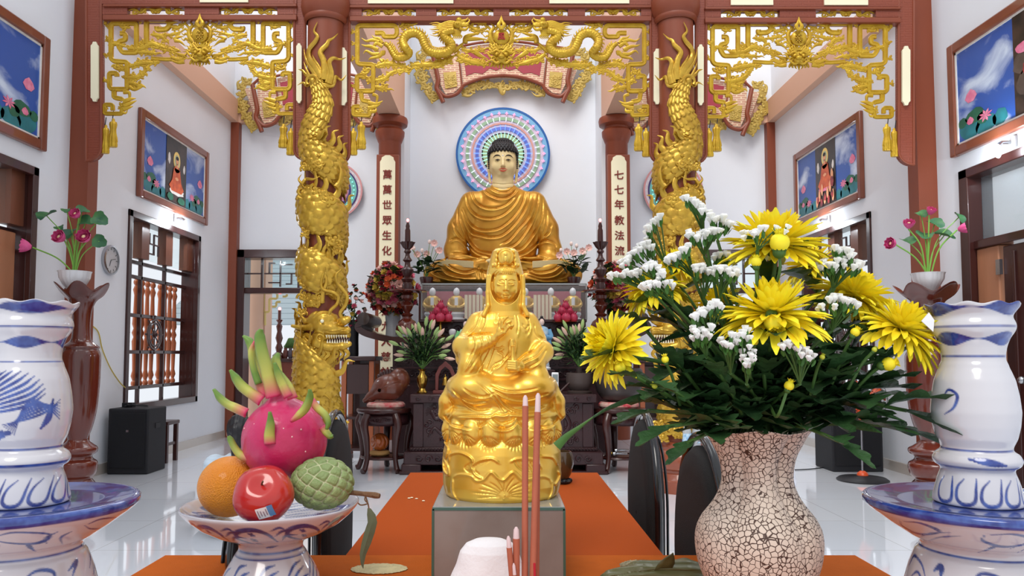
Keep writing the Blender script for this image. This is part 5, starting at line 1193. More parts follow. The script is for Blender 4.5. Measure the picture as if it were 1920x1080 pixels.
# glass case with little statues
gx0, gx1 = at(791, 560, 9.05).x, at(1099, 560, 9.05).x; zg = at(943, 533, 9.05).z
t = thing('glass_case', 'long clear glass case holding little white and gold seated statuettes', 'display case', ((gx0+gx1)/2, 9.3, zU))
m_thin = mat('case_glass', (225, 235, 235), .02, alpha=.07, spec=.6)
MB().bb(gx0, gx1, 9.02, 9.026, zU, zg).bb(gx0, gx1, 9.02, 9.5, zg-.006, zg).bb(gx0, gx0+.006, 9.026, 9.5, zU, zg-.006).bb(gx1-.006, gx1, 9.026, 9.5, zU, zg-.006).build('glass_panes', m_thin, t, smooth=0)
mb = MB()
for x in (gx0, gx1): mb.bb(x-.008, x+.008, 9.012, 9.028, zU, zg)
mb.bb(gx0, gx1, 9.012, 9.03, zg-.008, zg+.008); mb.build('edge_strips', mat('frosted_edge', (170, 176, 176), .3), t)
MB().bb(gx0+.02, gx1-.02, 9.46, 9.49, zU, zg-.05).build('pink_backcloth', mat('dusty_pink_cloth', (178, 96, 112), .7, noise=.2, nscale=4), t)
m_porc = mat('white_porcelain', (228, 232, 238), .2, coat=.5); m_ggold = mat('statuette_gold', (208, 172, 92), .28, metal=.5)
def statuette(c, h, lab, group, robe=m_ggold):
    """small seated statuette, h tall, standing at c"""
    t = thing('seated_statuette', lab, 'statuette', tuple(c), group); k = h; c = np.array(c)
    MB().lathe([(.26*k, 0), (.27*k, .05*k), (.20*k, .10*k), (.22*k, .14*k), (.26*k, .2*k), (.23*k, .26*k)], c, 20, sy=.7).build('lotus_base', m_porc, t)
    mb = MB(); mb.sph(c+(0, 0, .33*k), .26*k, 16, 8, (1, .7, .34)); mb.lathe([(.17*k, .3*k), (.19*k, .45*k), (.22*k, .62*k), (.17*k, .73*k), (.06*k, .78*k)], c, 16, sy=.65)
    for s in (-1, 1): mb.tube(cr([c+(s*.17*k, 0, .66*k), c+(s*.24*k, -.03*k, .5*k), c+(s*.14*k, -.15*k, .4*k), c+(0, -.18*k, .4*k)], 5), .06*k, 8)
    mb.build('robe', robe, t)
    mb = MB(); mb.sph(c+(0, -.02*k, .87*k), .12*k, 12, 10, (.85, .9, 1.1)); mb.lathe([(.05*k, .7*k), (.045*k, .8*k)], c, 10); mb.sph(c+(0, 0, .96*k), .05*k, 8, 6); mb.bb(c[0]-.05*k, c[0]+.05*k, c[1]-.15*k, c[1]-.11*k, c[2]+.36*k, c[2]+.70*k); mb.build('head_and_chest', m_porc, t)
labs = ['leftmost little white and gold seated statuette in the glass case', 'little white and gold seated statuette in the case, second from the left', 'little white and gold seated statuette in the case beside the pale card box', 'little seated statuette in the case just left of the foreground gold statue', 'little seated statuette in the case just right of the foreground gold statue', 'rightmost little white and gold seated statuette in the glass case']
for px, lab in zip((811, 856, 899, 985, 1033, 1074), labs):
    p = at(px, 590, 9.3); statuette((p.x, 9.3, zU), .40, lab, 'statuettes in the glass case')
for px0, px1, lab in ((872, 905, 'striped pale card stack in the case left of the foreground statue'), (1000, 1033, 'striped pale card stack in the case right of the foreground statue')):
    a = at(px0, 560, 9.2).x; b = at(px1, 560, 9.2).x; tt = thing('folded_card', lab, 'card', ((a+b)/2, 9.2, zU)); m1 = MB()
    MB().bb(a, b, 9.1, 9.15, zU, zU+.3).build('card', mat('cream_card', (232, 220, 190), .6), tt)
    for k in range(4): m1.bb(a+(b-a)*(k+.8)/4.6, a+(b-a)*(k+1)/4.6, 9.096, 9.1, zU, zU+.3)
    m1.build('red_stripes', mat('brownred_stripe', (170, 96, 80), .6), tt)
# ---------------- pink lotus-like orchids beside the big statue
def pink_spray(px, py, Y, lab, s, zb):
    c = at(px, py, Y); t = thing('pink_flower_spray', lab, 'flowers', (c.x, Y, zb), 'pale pink flower sprays beside the big statue'); S = Y/FPX
    pt = MB().lathe([(.04, 0), (.07, .02), (.09, .1), (.085, .12)], (c.x, Y, zb), 20); pt.build('pot', m_dark, t)
    st = MB(); lf = MB(); fl = MB(); bd = MB()
    for k in range(9):
        e = c+Vector(((k-4)*7*S+rnd.uniform(-4, 4)*S, rnd.uniform(-.1, .1), rnd.uniform(0, 22)*S)); st.tube(cr([(c.x, Y, zb+.1), (c.x+(e.x-c.x)*.4, Y, (zb+e.z)/2+.05), tuple(e)], 5), .004, 5)
        if k % 2 == 0:
            for j in range(8): leaf(fl, e, (math.cos(j*.785), -.5, math.sin(j*.785)), .055, .02, up=(0, -1, 0), droop=0, n=4)
            ico(fl, np.array(e), .015)
        else: ico(bd, np.array(e)+np.array((0, 0, .03)), .022, (1, 1, 1.4))
    for k in range(30): a = k*.45; leaf(lf, (c.x+rnd.uniform(-.12, .12), Y+rnd.uniform(-.1, .05), zb+.15+rnd.uniform(0, .22)), (math.cos(a), -.3+rnd.random()*.6, .2+.5*rnd.random()), .14, .055)
    st.build('stems', m_stem, t); lf.build('leaves', m_leaf, t); fl.build('blossoms', mat('pale_pink_petal', (236, 188, 178), .5), t); bd.build('buds', mat('pink_white_bud', (236, 214, 206), .5), t)
pink_spray(800, 478, 9.9, 'pale pink flowers beside the left knee of the big statue', -1, zP); pink_spray(1076, 480, 9.9, 'pale pink flowers beside the right knee of the big statue', 1, zP)
# ---------------- tall turned candle stands
def candle_stand(px, lab, s):
    c = at(px, 628, 8.8); z0 = zT+.017; t = thing('candle_stand', lab, 'candle stand', (c.x, 8.8, z0), 'tall turned wooden candle stands'); S = 8.8/FPX
    zc = lambda py: at(px, py, 8.8).z-z0
    pr = [(21, 627), (22, 622), (20, 612), (16, 603), (9, 598), (8, 594), (12, 590), (5, 586), (9, 580), (12, 574), (10, 568), (6, 564), (11, 560), (12, 554), (7, 549), (9, 547)]
    pr2 = [(8, 544), (10, 536), (8, 530), (12, 524), (6, 519), (10, 512), (12, 506), (6, 500), (5, 492), (9, 488), (5, 482), (4, 476), (7, 472), (5, 468)]
    MB().lathe([(max(r*S, .002), max(0, zc(y))) for r, y in pr], (c.x, 8.8, z0), 28, caps=True).build('base', m_gloss_wood, t)
    MB().lathe([(38*S, zc(547)), (38*S, zc(545)), (30*S, zc(544)), (6*S, zc(543))], (c.x, 8.8, z0), 40).lathe([(6*S, zc(550)), (30*S, zc(548.5)), (38*S, zc(547))], (c.x, 8.8, z0), 40).build('drip_dish', m_gloss_wood, t)
    MB().lathe([(r*S, zc(y)) for r, y in pr2], (c.x, 8.8, z0), 24).build('stem', m_dark, t)
    MB().lathe([(4*S, zc(468)), (8*S, zc(464)), (12*S, zc(456)), (13*S, zc(454)), (10*S, zc(458)), (5*S, zc(460))], (c.x, 8.8, z0), 32, fn=lambda a, z: 1+.15*math.cos(8*a)).build('lotus_cup', m_dark, t)
    MB().lathe([(5.5*S, zc(460)), (5*S, zc(432)), (3.5*S, zc(428)), (4*S, zc(424)), (2*S, zc(417))], (c.x, 8.8, z0), 16).build('candle', m_dark, t)
    MB().sph((c.x, 8.8, z0+zc(413)), 2.6*S, s=(1, 1, 1.3)).build('flame_bulb', m_red_led, t)
candle_stand(763, 'tall dark turned candle stand left of the big statue, red glowing tip', -1); candle_stand(1127, 'tall dark turned candle stand right of the big statue, red glowing tip', 1)
# ---------------- mixed bouquets in pale vases
cols = [mat('rose_pink', (206, 92, 116), .5), mat('rose_orange', (208, 96, 56), .5), mat('rose_yellow', (206, 176, 70), .5), mat('rose_pale', (222, 180, 170), .5), mat('rose_red', (160, 40, 56), .5)]
def bouquet(px, py, r, Y, zb, vase, lab, n=62, sq=1.0, vr=.09, vh=.36):
    c = np.array(at(px, py, Y)); S = Y/FPX; t = thing('flower_bouquet', lab, 'flowers', (c[0], Y, zb), 'bouquets of artificial flowers on the altar')
    MB().lathe([(vr*.9, 0), (vr*.95, .02), (vr*.9, vh*.5), (vr*1.05, vh*.95), (vr*1.1, vh), (vr*.95, vh), (vr*.8, vh*.5)], (c[0], Y, zb), 28).build('vase', vase, t)
    G = [MB() for _ in cols]; lf = MB(); q = random.Random(int(px)); st = MB()
    for k in range(n):
        a = k*2.4; u = math.sqrt((k+.5)/n); dx = u*math.cos(a)*r*1.0; dz = u*math.sin(a)*r*sq; y = -math.sqrt(max(0, 1-u*u))*r*.8; p = c+np.array((dx*S, y*S, dz*S)); g_ = G[k % 5]; rr = r*.16*S*(.8+.4*q.random()); dirn = np.array((dx, y*1.2-.1, dz)); dirn /= np.linalg.norm(dirn)+1e-9
        for ring, m_ in ((1.0, 7), (.6, 5)):
            for j in range(m_):
                b = j*2*PI/m_+ring; e1 = np.cross(dirn, (0, 0, 1.)); e1 /= np.linalg.norm(e1)+1e-9; e2 = np.cross(e1, dirn); v = (e1*math.cos(b)+e2*math.sin(b))*ring+dirn*(.5+.8*(1-ring)); leaf(g_, p, v, rr*1.3, rr*.55, up=dirn, droop=0, n=3)
        if k % 3 == 0: st.tube([(c[0], Y, zb+vh), p], .004, 4)
        for j in range(3): v = R3(); leaf(lf, p-dirn*rr*.6, v+dirn*.3, rr*2.6, rr*.9, droop=.1, n=4)
    for g_, m_ in zip(G, cols): g_.build('blossoms', m_, t)
    lf.build('leaves', m_leaf, t); st.build('stems', m_stem, t); return t
m_paleglass = mat('pale_ribbed_vase', (196, 200, 206), .2, coat=.4)
bouquet(737, 543, 46, 9.22, zT+.017, m_paleglass, 'round bouquet of pink and orange flowers left of the left candle stand', vh=.30)
bouquet(1152, 540, 46, 9.22, zT+.017, m_paleglass, 'round bouquet of dark pink flowers behind the right candle stand', vh=.30)
# ---------------- lilies in bud
def lilies(px, py, r, Y, zb, vase_prof, vm, lab, n=26):
    c = np.array(at(px, py, Y)); S = Y/FPX; t = thing('lily_bunch', lab, 'flowers', (c[0], Y, zb), 'bunches of budding lilies on the carved chest')
    vh = vase_prof[-1][1]; MB().lathe(vase_prof, (c[0], Y, zb), 32).build('vase', vm, t)
    st = MB(); lf = MB(); bg_ = MB(); bp = MB(); q = random.Random(int(px)); root = np.array((c[0], Y, zb+vh))
    for k in range(n):
        a = PI*(.02+.96*k/(n-1)); rr = r*(.6+.4*q.random()); e = np.array((c[0]+rr*math.cos(a)*1.05*S, Y+q.uniform(-.15, .1), zb+vh+(rr*abs(math.sin(a))*1.5+16)*S)); Q = cr([root, root+(e-root)*.5+np.array((0, 0, .05)), e], 5); st.tube(Q, .005, 5)
        d = Q[-1]-Q[-3]; d /= np.linalg.norm(d); pr_ = [(.004, 0), (.014, .02), (.017, .05), (.013, .085), (.002, .11)]
        b = bg_ if k % 3 else bp; b.tube([e+d*z for _, z in pr_], [x*1.15 for x, _ in pr_], 8)
        for j in range(7):
            p = Q[int((j+2)/9*(len(Q)-1))]; v = R3(); v[2] = abs(v[2])*.8; v[1] -= .2; leaf(lf, p, v, .13+.06*q.random(), .014, droop=.25, n=5)
    st.build('stems', m_stem, t); lf.build('leaves', m_leaf, t); bg_.build('green_buds', mat('pale_green_bud', (150, 178, 110), .5), t); bp.build('pink_buds', mat('pinkish_bud', (216, 178, 160), .5), t)
brv = [(.05, 0), (.055, .01), (.04, .03), (.03, .05), (.045, .09), (.055, .14), (.05, .18), (.028, .21), (.026, .24), (.045, .26), (.04, .262)]
lilies(792, 650, 48, 7.75, zt, [(a, b*.92) for a, b in brv], m_brass, 'bunch of budding lilies in a brass vase on the left of the carved chest')
lilies(1086, 650, 42, 7.75, zt, [(.12, 0), (.125, .02), (.09, .03), (.12, .06), (.135, .12), (.13, .2), (.12, .205), (.11, .1), (.035, .1), (.03, .24), (.04, .26)], mat('brown_stoneware', (74, 62, 58), .5), 'bunch of budding lilies in a brown pot on the right of the carved chest')
# ---------------- small bell in a pointed frame
p = at(835, 738, 7.7); t = thing('bell_in_frame', 'small brass bell hanging in a pointed carved wooden frame on the chest', 'bell', (p.x, 7.7, zt))
mb = MB(); o1 = [(-.10, 0), (-.10, .16), (-.06, .24), (0, .29), (.06, .24), (.10, .16), (.10, 0), (.07, 0), (.065, .14), (.04, .2), (0, .235), (-.04, .2), (-.065, .14), (-.07, 0)]
mb.poly([(p.x+a, 7.68, zt+.03+b) for a, b in o1], (0, .03, 0)); mb.bb(p.x-.12, p.x+.12, 7.64, 7.76, zt, zt+.03).build('frame', mat('red_brown_frame', (104, 48, 42), .4), t, bevel=.004)
MB().lathe([(.035, 0), (.037, .006), (.028, .03), (.024, .07), (.015, .085), (.006, .09), (.006, .11)], (p.x, 7.69, zt+.08), 20).build('bell', m_brass, t)
# ---------------- offering dishes with pink fruit
m_pinkfruit = mat('pink_fruit', (208, 62, 96), .4, noise=.3, nscale=20)
def offering(px, lab, vis=5):
    Y = 8.75; c = at(px, 600, Y); z0 = zT+.017; S = Y/FPX; t = thing('fruit_stand', lab, 'fruit stand', (c.x, Y, z0), 'brass fruit stands with pink fruit'); 
    h = at(0, 604, Y).z-z0
    MB().lathe([(.06, 0), (.062, .01), (.03, .03), (.012, .05), (.022, .08), (.012, .11), (.015, h-.03), (.10, h-.015), (.145, h), (.14, h+.003), (.02, h-.008)], (c.x, Y, z0), 32).build('stand', m_brass, t)
    k = 0
    for dx, dy, dz, r in ((-.09, 0, .05, .05), (0, -.04, .05, .055), (.09, 0, .05, .05), (-.05, .05, .06, .045), (.05, .05, .06, .045), (-.04, 0, .13, .045), (.045, .01, .125, .042), (0, 0, .19, .04)):
        k += 1; mb = MB(); b = np.array((c.x+dx, Y+dy, z0+h+dz)); mb.sph(b, r, 12, 8, (1, 1, 1.05)); 
        for j in range(8):
            a = j*.785; leaf(mb, b+np.array((math.cos(a)*r*.5, math.sin(a)*r*.5, r*.7)), (math.cos(a)*.5, math.sin(a)*.5, 1), r*1.1, r*.22, droop=.1, n=3)
        tag(mb.build('dragon_fruit', m_pinkfruit), ['left', 'front', 'right', 'rear left', 'rear right', 'upper left', 'upper right', 'topmost'][k-1]+' small pink fruit on the brass stand '+('left' if px < 943 else 'right')+' of the foreground statue', 'fruit', 'pink fruit on the brass stands')
offering(826, 'brass stand of pink fruit at the left end of the glass case'); offering(1061, 'brass stand of pink fruit at the right end of the glass case')
p = at(848, 634, 8.65); tag(MB().lathe([(.02, 0), (.03, .01), (.042, .05), (.04, .075), (.03, .08), (.028, .085), (.012, .09)], (p.x, 8.68, zT+.017), 24).build('lidded_cup', m_white), 'small white lidded cup on the altar left of the green-robed figurine', 'cup')
# ---------------- standing porcelain figurines
def figurine(px, y0, y1, Y, zb, robe, lab, sash=None):
    c = at(px, y1, Y); z0 = zb; h = at(px, y0, Y).z-z0; k = h; c = np.array((c.x, Y, z0)); t = thing('standing_figurine', lab, 'figurine', tuple(c), 'standing robed figurines behind the foreground statue')
    MB().lathe([(.16*k, 0), (.17*k, .03*k), (.14*k, .06*k), (.15*k, .09*k)], c, 20, sy=.8).build('lotus_base', m_porc, t)
    MB().lathe([(.13*k, .08*k), (.12*k, .3*k), (.10*k, .5*k), (.13*k, .62*k), (.14*k, .70*k), (.10*k, .78*k), (.035*k, .81*k)], c, 24, sy=.7, fn=lambda a, z: 1+.05*math.cos(9*a)).build('robe', robe, t)
    mb = MB()
    for s in (-1, 1): mb.tube(cr([c+(s*.13*k, 0, .74*k), c+(s*.17*k, -.03*k, .6*k), c+(s*.06*k, -.12*k, .6*k)], 5), [.045*k]*8+[.05*k]*3, 10); mb.tube(cr([c+(s*.12*k, -.04*k, .6*k), c+(s*.15*k, -.05*k, .4*k), c+(s*.13*k, -.03*k, .2*k)], 5), np.linspace(.05, .01, 11)*k, 8)
    mb.build('sleeves', sash or robe, t)
    mb = MB(); mb.sph(c+(0, -.02*k, .88*k), .055*k, 12, 10, (.9, .9, 1.15)); mb.sph(c+(0, -.1*k, .62*k), .03*k, 8, 6); mb.build('face_and_hands', mat('porcelain_skin', (236, 206, 192), .35), t)
    mb = MB(); mb.sph(c+(0, .012*k, .9*k), .063*k, 12, 8, (1, .9, 1.1)); mb.sph(c+(0, 0, .97*k), .03*k, 8, 6); mb.build('hair', m_bhair, t)
figurine(873, 597, 700, 8.2, .99, mat('pale_green_robe', (196, 226, 196), .35, noise=.5, nscale=14, rgb2=(98, 178, 110)), 'green-robed standing figurine left of the foreground gold statue', mat('green_sash', (120, 190, 120), .35))
figurine(1016, 592, 700, 8.2, .99, mat('pale_blue_robe', (216, 226, 232), .35, noise=.5, nscale=14, rgb2=(120, 170, 200)), 'pale blue-robed standing figurine right of the foreground gold statue', mat('blue_sash', (110, 165, 205), .35))
tag(MB().bb(-.5, .55, 8.22-.12, 8.22+.2, zt, .99).build('carved_stand', m_darkred, bevel=.01), 'small dark riser on the back of the carved chest under the figurines', 'riser')
p = at(1041, 738, 7.65); t = thing('remote_control', 'white handheld device leaning upright on the carved chest', 'device', (p.x, 7.65, zt))
MB().bb(p.x-.035, p.x+.035, 7.64, 7.66, zt, zt+.21).build('case', m_white, t, bevel=.008); MB().bb(p.x-.026, p.x+.026, 7.634, 7.64, zt+.12, zt+.19).build('screen', mat('grey_screen', (130, 140, 140), .2), t)
tag(MB().tube([(p.x+.05, 7.66, zt+.015), (p.x+.2, 7.7, zt+.16)], [.012, .008], 8).sph((p.x+.2, 7.7, zt+.16), .014).build('bell_striker', m_dark), 'short dark striker leaning beside the white handheld device', 'striker')
# ---------------- stools, wooden fish, bowl bell
def drum_stool(px, Y, lab, rr=.27):
    c = at(px, 880, Y); t = thing('round_stool', lab, 'stool', (c.x, Y, 0), 'dark carved round stools beside the chest'); h = .62
    MB().lathe([(rr*.95, h-.045), (rr, h-.03), (rr*1.0, h-.01), (rr*.96, h)], (c.x, Y, 0), 40).build('seat', m_dark, t)
    MB().lathe([(rr*.86, h-.16), (rr*.92, h-.12), (rr*.86, h-.05)], (c.x, Y, 0), 40, caps=False, fn=lambda a, z: 1+.03*math.cos(5*a)).build('apron', m_darkred, t, solid=.012)
    mb = MB()
    for s in (-1, 1):
        for k in range(3): mb.tube([(c.x+s*(.03+k*.03)+p[0], c_y, h-.1+p[1]) for c_y in (Y-rr*.93,) for p in spiral((0, 0), .03-.006*k, 1.2, s, 0, 12)], .007, 6, ref=(0, -1, 0))
    mb.build('pierced_motif', m_darkred, t)
    for k in range(5):
        a = k*2*PI/5-PI/2-.6; d = np.array((math.cos(a), math.sin(a), 0)); b = np.array((c.x, Y, 0)); Q = cr([b+d*rr*.85+(0, 0, h-.06), b+d*rr*1.02+(0, 0, h-.15), b+d*rr*.9+(0, 0, h-.3), b+d*rr*.86+(0, 0, .15), b+d*rr*.98+(0, 0, .04), b+d*rr*1.08+(0, 0, .0+.02)], 5)
        MB().tube(Q, np.interp(np.linspace(0, 1, len(Q)), [0, .2, .6, 1], [.045, .04, .024, .03]), 10).build('leg', m_dark, t)
    mb = MB(); mb.tube([(c.x+rr*.8*math.cos(a), Y+rr*.8*math.sin(a), .14) for a in np.arange(30)*2*PI/30], .014, 8, closed=True); mb.lathe([(rr*.55, .13), (rr*.55, .15)], (c.x, Y, 0), 24)
    for k in range(5): a = k*2*PI/5-PI/2-.6; mb.tube([(c.x+rr*.5*math.cos(a), Y+rr*.5*math.sin(a), .14), (c.x+rr*.8*math.cos(a), Y+rr*.8*math.sin(a), .14)], .012, 6)
    mb.build('foot_ring', m_dark, t); return c.x, h
m_cush = mat('red_white_cushion_cloth', (206, 60, 74), .7, noise=1, nscale=14, rgb2=(222, 208, 190))
def cushion(cx, Y, z, r, h, lab):
    return tag(MB().lathe([(r*.9, 0), (r*1.0, h*.3), (r*1.0, h*.6), (r*.9, h*.95), (.02, h)], (cx, Y, z), 36, fn=lambda a, z: 1+.02*math.cos(16*a)).build('cushion', m_cush), lab, 'cushion', 'patterned cushions on the round stools')
cx, h = drum_stool(719, 7.72, 'dark carved round stool left of the chest carrying the wooden fish drum')
cushion(cx+.02, 7.72, h, .19, .062, 'red and cream patterned cushion under the wooden fish drum')
t = thing('wooden_fish_drum', 'large brown wooden fish drum with round eye hole on the left stool', 'drum', (cx, 7.72, h+.06))
g = SDF((-60, -45, -770), (50, 45, -690), .9)
g.ell((8, 0, -726), (29, 30, 25), 4); g.path([(-8, 0, -732), (-26, 0, -744), (-37, 0, -751)], [18, 8, 4.5], 9); g.ell((-37, 0, -751), (5, 5, 4), 2); g.ell((26, 8, -712), (20, 20, 22), 5)
g.cap((-7, -45, -731), (-7, -12, -731), 3.2, 3.2, .5, sub=True); R = g.lines([([(-9, -731), (10, -722), (32, -714)], .9, -1.6), ([(-30, -747), (-20, -750), (-4, -752)], 1, -1.2)], 1, -1); g.relief(R, side=10)
V, F = g.mesh(); fastmesh('drum_body', place(V, 722, 7.72, 7.72/FPX), F, mat('worn_brown_drum', (116, 60, 42), .3, noise=.3, nscale=4, coat=.4), t)
mb = MB(); P_ = lambda x, y: at(x, y, 7.74)
for k in range(13): 
    a = 2.4-k*.2; b = np.array((722+8+27*math.cos(a), 723-25*math.sin(a))); e = b+np.array((math.cos(a)*7+5, -math.sin(a)*7)); stroke(mb, [tuple(b-(math.cos(a)*3, -math.sin(a)*3)), tuple((b+e)/2), tuple(e)], 4, P_, .8, S=7.7/FPX)
mb.build('carved_mane', m_dark, t)
p = at(712, 840, 7.7); t = thing('small_wooden_fish', 'small glossy orange-brown wooden fish drum on the foot ring of the left stool', 'drum', (p.x, 7.7, .155))
MB().lathe([(.085, 0), (.1, .015), (.1, .035), (.08, .045)], (p.x, 7.7, .155), 28).build('base_cushion', mat('tan_cloth', (196, 150, 90), .7), t)
g = SDF((-26, -24, -4), (26, 24, 44), .8); g.ell((0, 0, 16), (17, 15, 16), 2); g.ell((-3, -10, 18), (7, 7, 8), 2); g.relief(g.lines([([(-12, 6), (-6, 14), (-8, 26)], 1.2, -1.6), ([(2, 8), (6, 18), (2, 28)], 1.2, -1.6), ([(10, 6), (13, 16), (9, 26)], 1.2, -1.6)], 1, -1)); V, F = g.mesh()
fastmesh('fish_body', V*.0054+np.array((p.x, 7.7, .20)), F, mat('orange_lacquer', (178, 88, 34), .2, coat=.8), t)
cx, h = drum_stool(1161, 7.72, 'dark carved round stool right of the chest carrying the big bowl gong')
cushion(cx, 7.72, h, .2, .065, 'red and white patterned cushion under the big dark bowl gong')
tag(MB().lathe([(.10, 0), (.17, .03), (.22, .10), (.245, .2), (.24, .3), (.225, .33), (.215, .33), (.22, .2), (.18, .08)], (cx, 7.72, h+.065), 44).build('bowl_gong', mat('dark_bronze', (74, 66, 64), .42, metal=.4)), 'large dark bowl gong on the right stool behind the yellow flower', 'gong')
p = at(1160, 853, 7.6); t = thing('torch', 'metal torches lying on the foot ring of the right stool', 'torch', (p.x, 7.6, .155))
for k, (dx, dz, m_) in enumerate(((0, .02, m_steel), (.02, .05, m_steel), (-.03, .02, m_brass))):
    mb = MB(); mb.lathe([(.018, 0), (.02, .02), (.012, .03), (.012, .14)], (0, 0, 0), 14); mb.xf(T((p.x+dx-.06, 7.58+k*.01, .165+dz)) @ Matrix.Rotation(PI/2, 4, 'Y')); mb.build('tube', m_, t)
# ---------------- side cabinet and lecterns left of the altar
def cabinet(px0, px1, Y, ztop, lab, m1=m_orangewood, m2=m_dark):
    x0, x1 = at(px0, 700, Y).x, at(px1, 700, Y).x; t = thing('wooden_lectern', lab, 'lectern', ((x0+x1)/2, Y+.2, 0)); d = .45
    MB().bb(x0-.03, x1+.03, Y-.03, Y+d+.03, ztop-.05, ztop).build('top', m2, t, bevel=.01)
    for x in (x0, x1-.05):
        for y in (Y, Y+d-.05): MB().bb(x, x+.055, y, y+.055, 0, ztop-.05).build('leg', m1, t, bevel=.006)
    MB().bb(x0+.055, x1-.055, Y+.02, Y+.04, ztop-.42, ztop-.09).build('front_panel', m2, t, bevel=.004)
    MB().bb(x0+.02, x1-.02, Y+.02, Y+d-.03, ztop*.38, ztop*.38+.03).build('shelf', m2, t)
    MB().bb(x0+.02, x1-.02, Y+.02, Y+d-.03, .08, .11).build('bottom_board', m2, t)
    MB().bb(x0+.055, x1-.055, Y+d-.03, Y+d-.015, .11, ztop-.05).build('back_panel', m2, t)
cabinet(640, 700, 8.6, at(0, 668, 8.6).z, 'brown wooden lectern standing between the left dragon column and the wooden fish drum')
cabinet(1200, 1262, 8.6, at(0, 672, 8.6).z, 'brown wooden lectern standing behind the right dragon column')
# flowers standing on the lectern, behind the dragon's head
bouquet(664, 575, 26, 8.9, at(0, 668, 8.6).z, m_black, 'bunch of yellow and pink flowers in a dark vase just right of the dragon head', n=20, sq=1.5, vh=.42, vr=.06)
# ---------------- view through the back left doorway
t = thing('side_altar', 'reddish wooden altar seen through the left back doorway', 'altar', (-3.1, 12.6, 0))
c0, c1 = at(500, 680, 12.4).x, at(590, 680, 12.4).x; zs = at(0, 672, 12.4).z
MB().bb(c0, c1, 12.4, 13.0, 0, zs-.06).build('body', mat('reddish_altar_wood', (132, 66, 48), .4, noise=.2), t); MB().bb(c0-.06, c1+.06, 12.36, 13.04, zs-.06, zs).build('top', m_dark, t, bevel=.01)
p = at(523, 660, 12.55); t = thing('candle_stand', 'dark turned candle stand with red tip seen through the left back doorway', 'candle stand', (p.x, 12.55, zs), 'tall turned wooden candle stands')
S = 12.55/FPX; MB().lathe([(12*S, 0), (12*S, 6*S), (5*S, 12*S), (7*S, 20*S), (4*S, 28*S), (7*S, 38*S), (4*S, 50*S), (6*S, 60*S), (3*S, 66*S), (7*S, 72*S), (3*S, 74*S), (3*S, 90*S)], (p.x, 12.55, zs), 20).build('stem', m_gloss_wood, t); MB().sph((p.x, 12.55, zs+93*S), 3*S).build('flame_bulb', m_red_led, t)
mb = MB(); 
for k in range(9): a = .3*k; b = at(534+k*3, 652, 12.7); mb.tube(cr([b, b+Vector((.06, -.06, .06)), b+Vector((.1, -.05, .16))], 5), [.012]+[.03]*9+[.01], 8)
tag(mb.build('banana_bunch', mat('green_banana', (92, 134, 70), .5)), 'bunch of green bananas on the side altar beyond the left doorway', 'bananas')
for k, (px, col, lab) in enumerate(((536, (110, 60, 50), 'small brown pot'), (545, (90, 80, 90), 'small grey pot'), (553, (196, 140, 60), 'small amber pot'))):
    p = at(px, 668, 12.5); tag(MB().lathe([(.03, 0), (.045, .05), (.04, .12), (.025, .14), (.03, .17)], (p.x, 12.48, zs), 16).build('offering_pot', mat('pot%d' % k, col, .3)), lab+' on the side altar beyond the left doorway', 'pot', 'little pots on the side altar')
struct('wall_beyond_left', MB().bb(-3.95, -3.72, 12.0, 12.35, 0, 3.6).lathe([(.17, 0), (.17, 3.6)], (at(474, 600, 12).x, 12, 0), 28), m_peach)
m_roof = mat('grey_roof_tiles', (150, 164, 170), .5, bump=.6, bscale=8)
mb = MB()
for k in range(16): mb.box((-5.5, 20+k*.35, 2.0+k*.16), (7, .36, .03), M=Matrix.Rotation(.42, 3, 'X'))
tag(mb.build('neighbour_roof', m_roof), 'grey tiled roof outside, seen through the left back doorway', 'roof')
t = thing('gilded_corner_fret', 'pale gold carved corner fret seen through the left back doorway', 'fretwork', tuple(at(515, 560, 12)))
f = Fret(0, 0, 1, 0); YF_ = YF; YF = 12.0; SF = YF/FPX
Pf = lambda x, y: at(x, y, 12.0)
f.bar([(495,545),(495,585),(505,585),(505,560),(520,560),(520,548),(538,548),(538,556),(530,556)], 2, (0,)); f.bar([(495,545),(545,545)], 2, (0,)); f.bar([(497,585),(497,610)], 2, (0,)); f.bar([(510,575),(518,575),(518,566),(526,566)], 2, (0,))
f.bars.build('fret_bars', mat('pale_gold', (214, 190, 120), .4), t); YF = YF_; SF = YF/FPX; Pf = lambda x, y: at(x, y, YF)
# ---------------- bottled water behind the chairs
m_bott = mat('bottle_plastic', (214, 226, 236), .12, alpha=.55); m_blabel = mat('blue_bottle_label', (60, 150, 205), .4, noise=.4, nscale=40, rgb2=(214, 232, 242))
def bottle(c, lab, k=1.0):
    t = thing('water_bottle', lab, 'bottle', tuple(c), 'water bottles standing before the dragon columns')
    MB().lathe([(a*k, b*k) for a, b in [(.028, 0), (.032, .01), (.032, .05), (.029, .055), (.032, .06), (.032, .15), (.025, .175), (.013, .2), (.013, .21)]], c, 16).build('bottle_body', m_bott, t)
    MB().lathe([(.0335*k, .065*k), (.0335*k, .135*k)], c, 16, caps=False).build('label', m_blabel, t); MB().lathe([(.015*k, .208*k), (.015*k, .226*k)], c, 12).build('cap', m_white, t)
sx = at(577, 800, 6.1).x; tag(MB().bb(sx-.12, sx+.14, 5.98, 6.22, 0, .50).build('cardboard_box', mat('cardboard', (176, 140, 98), .8)), 'plain box behind the dragon fruit holding up water bottles', 'box')
for k, (dx, dy) in enumerate(((-.06, 0), (.02, -.05), (.06, .05))): bottle((sx+dx, 6.1+dy, .50), ['left', 'front', 'right'][k]+' water bottle on the box behind the dragon fruit', 1.25)
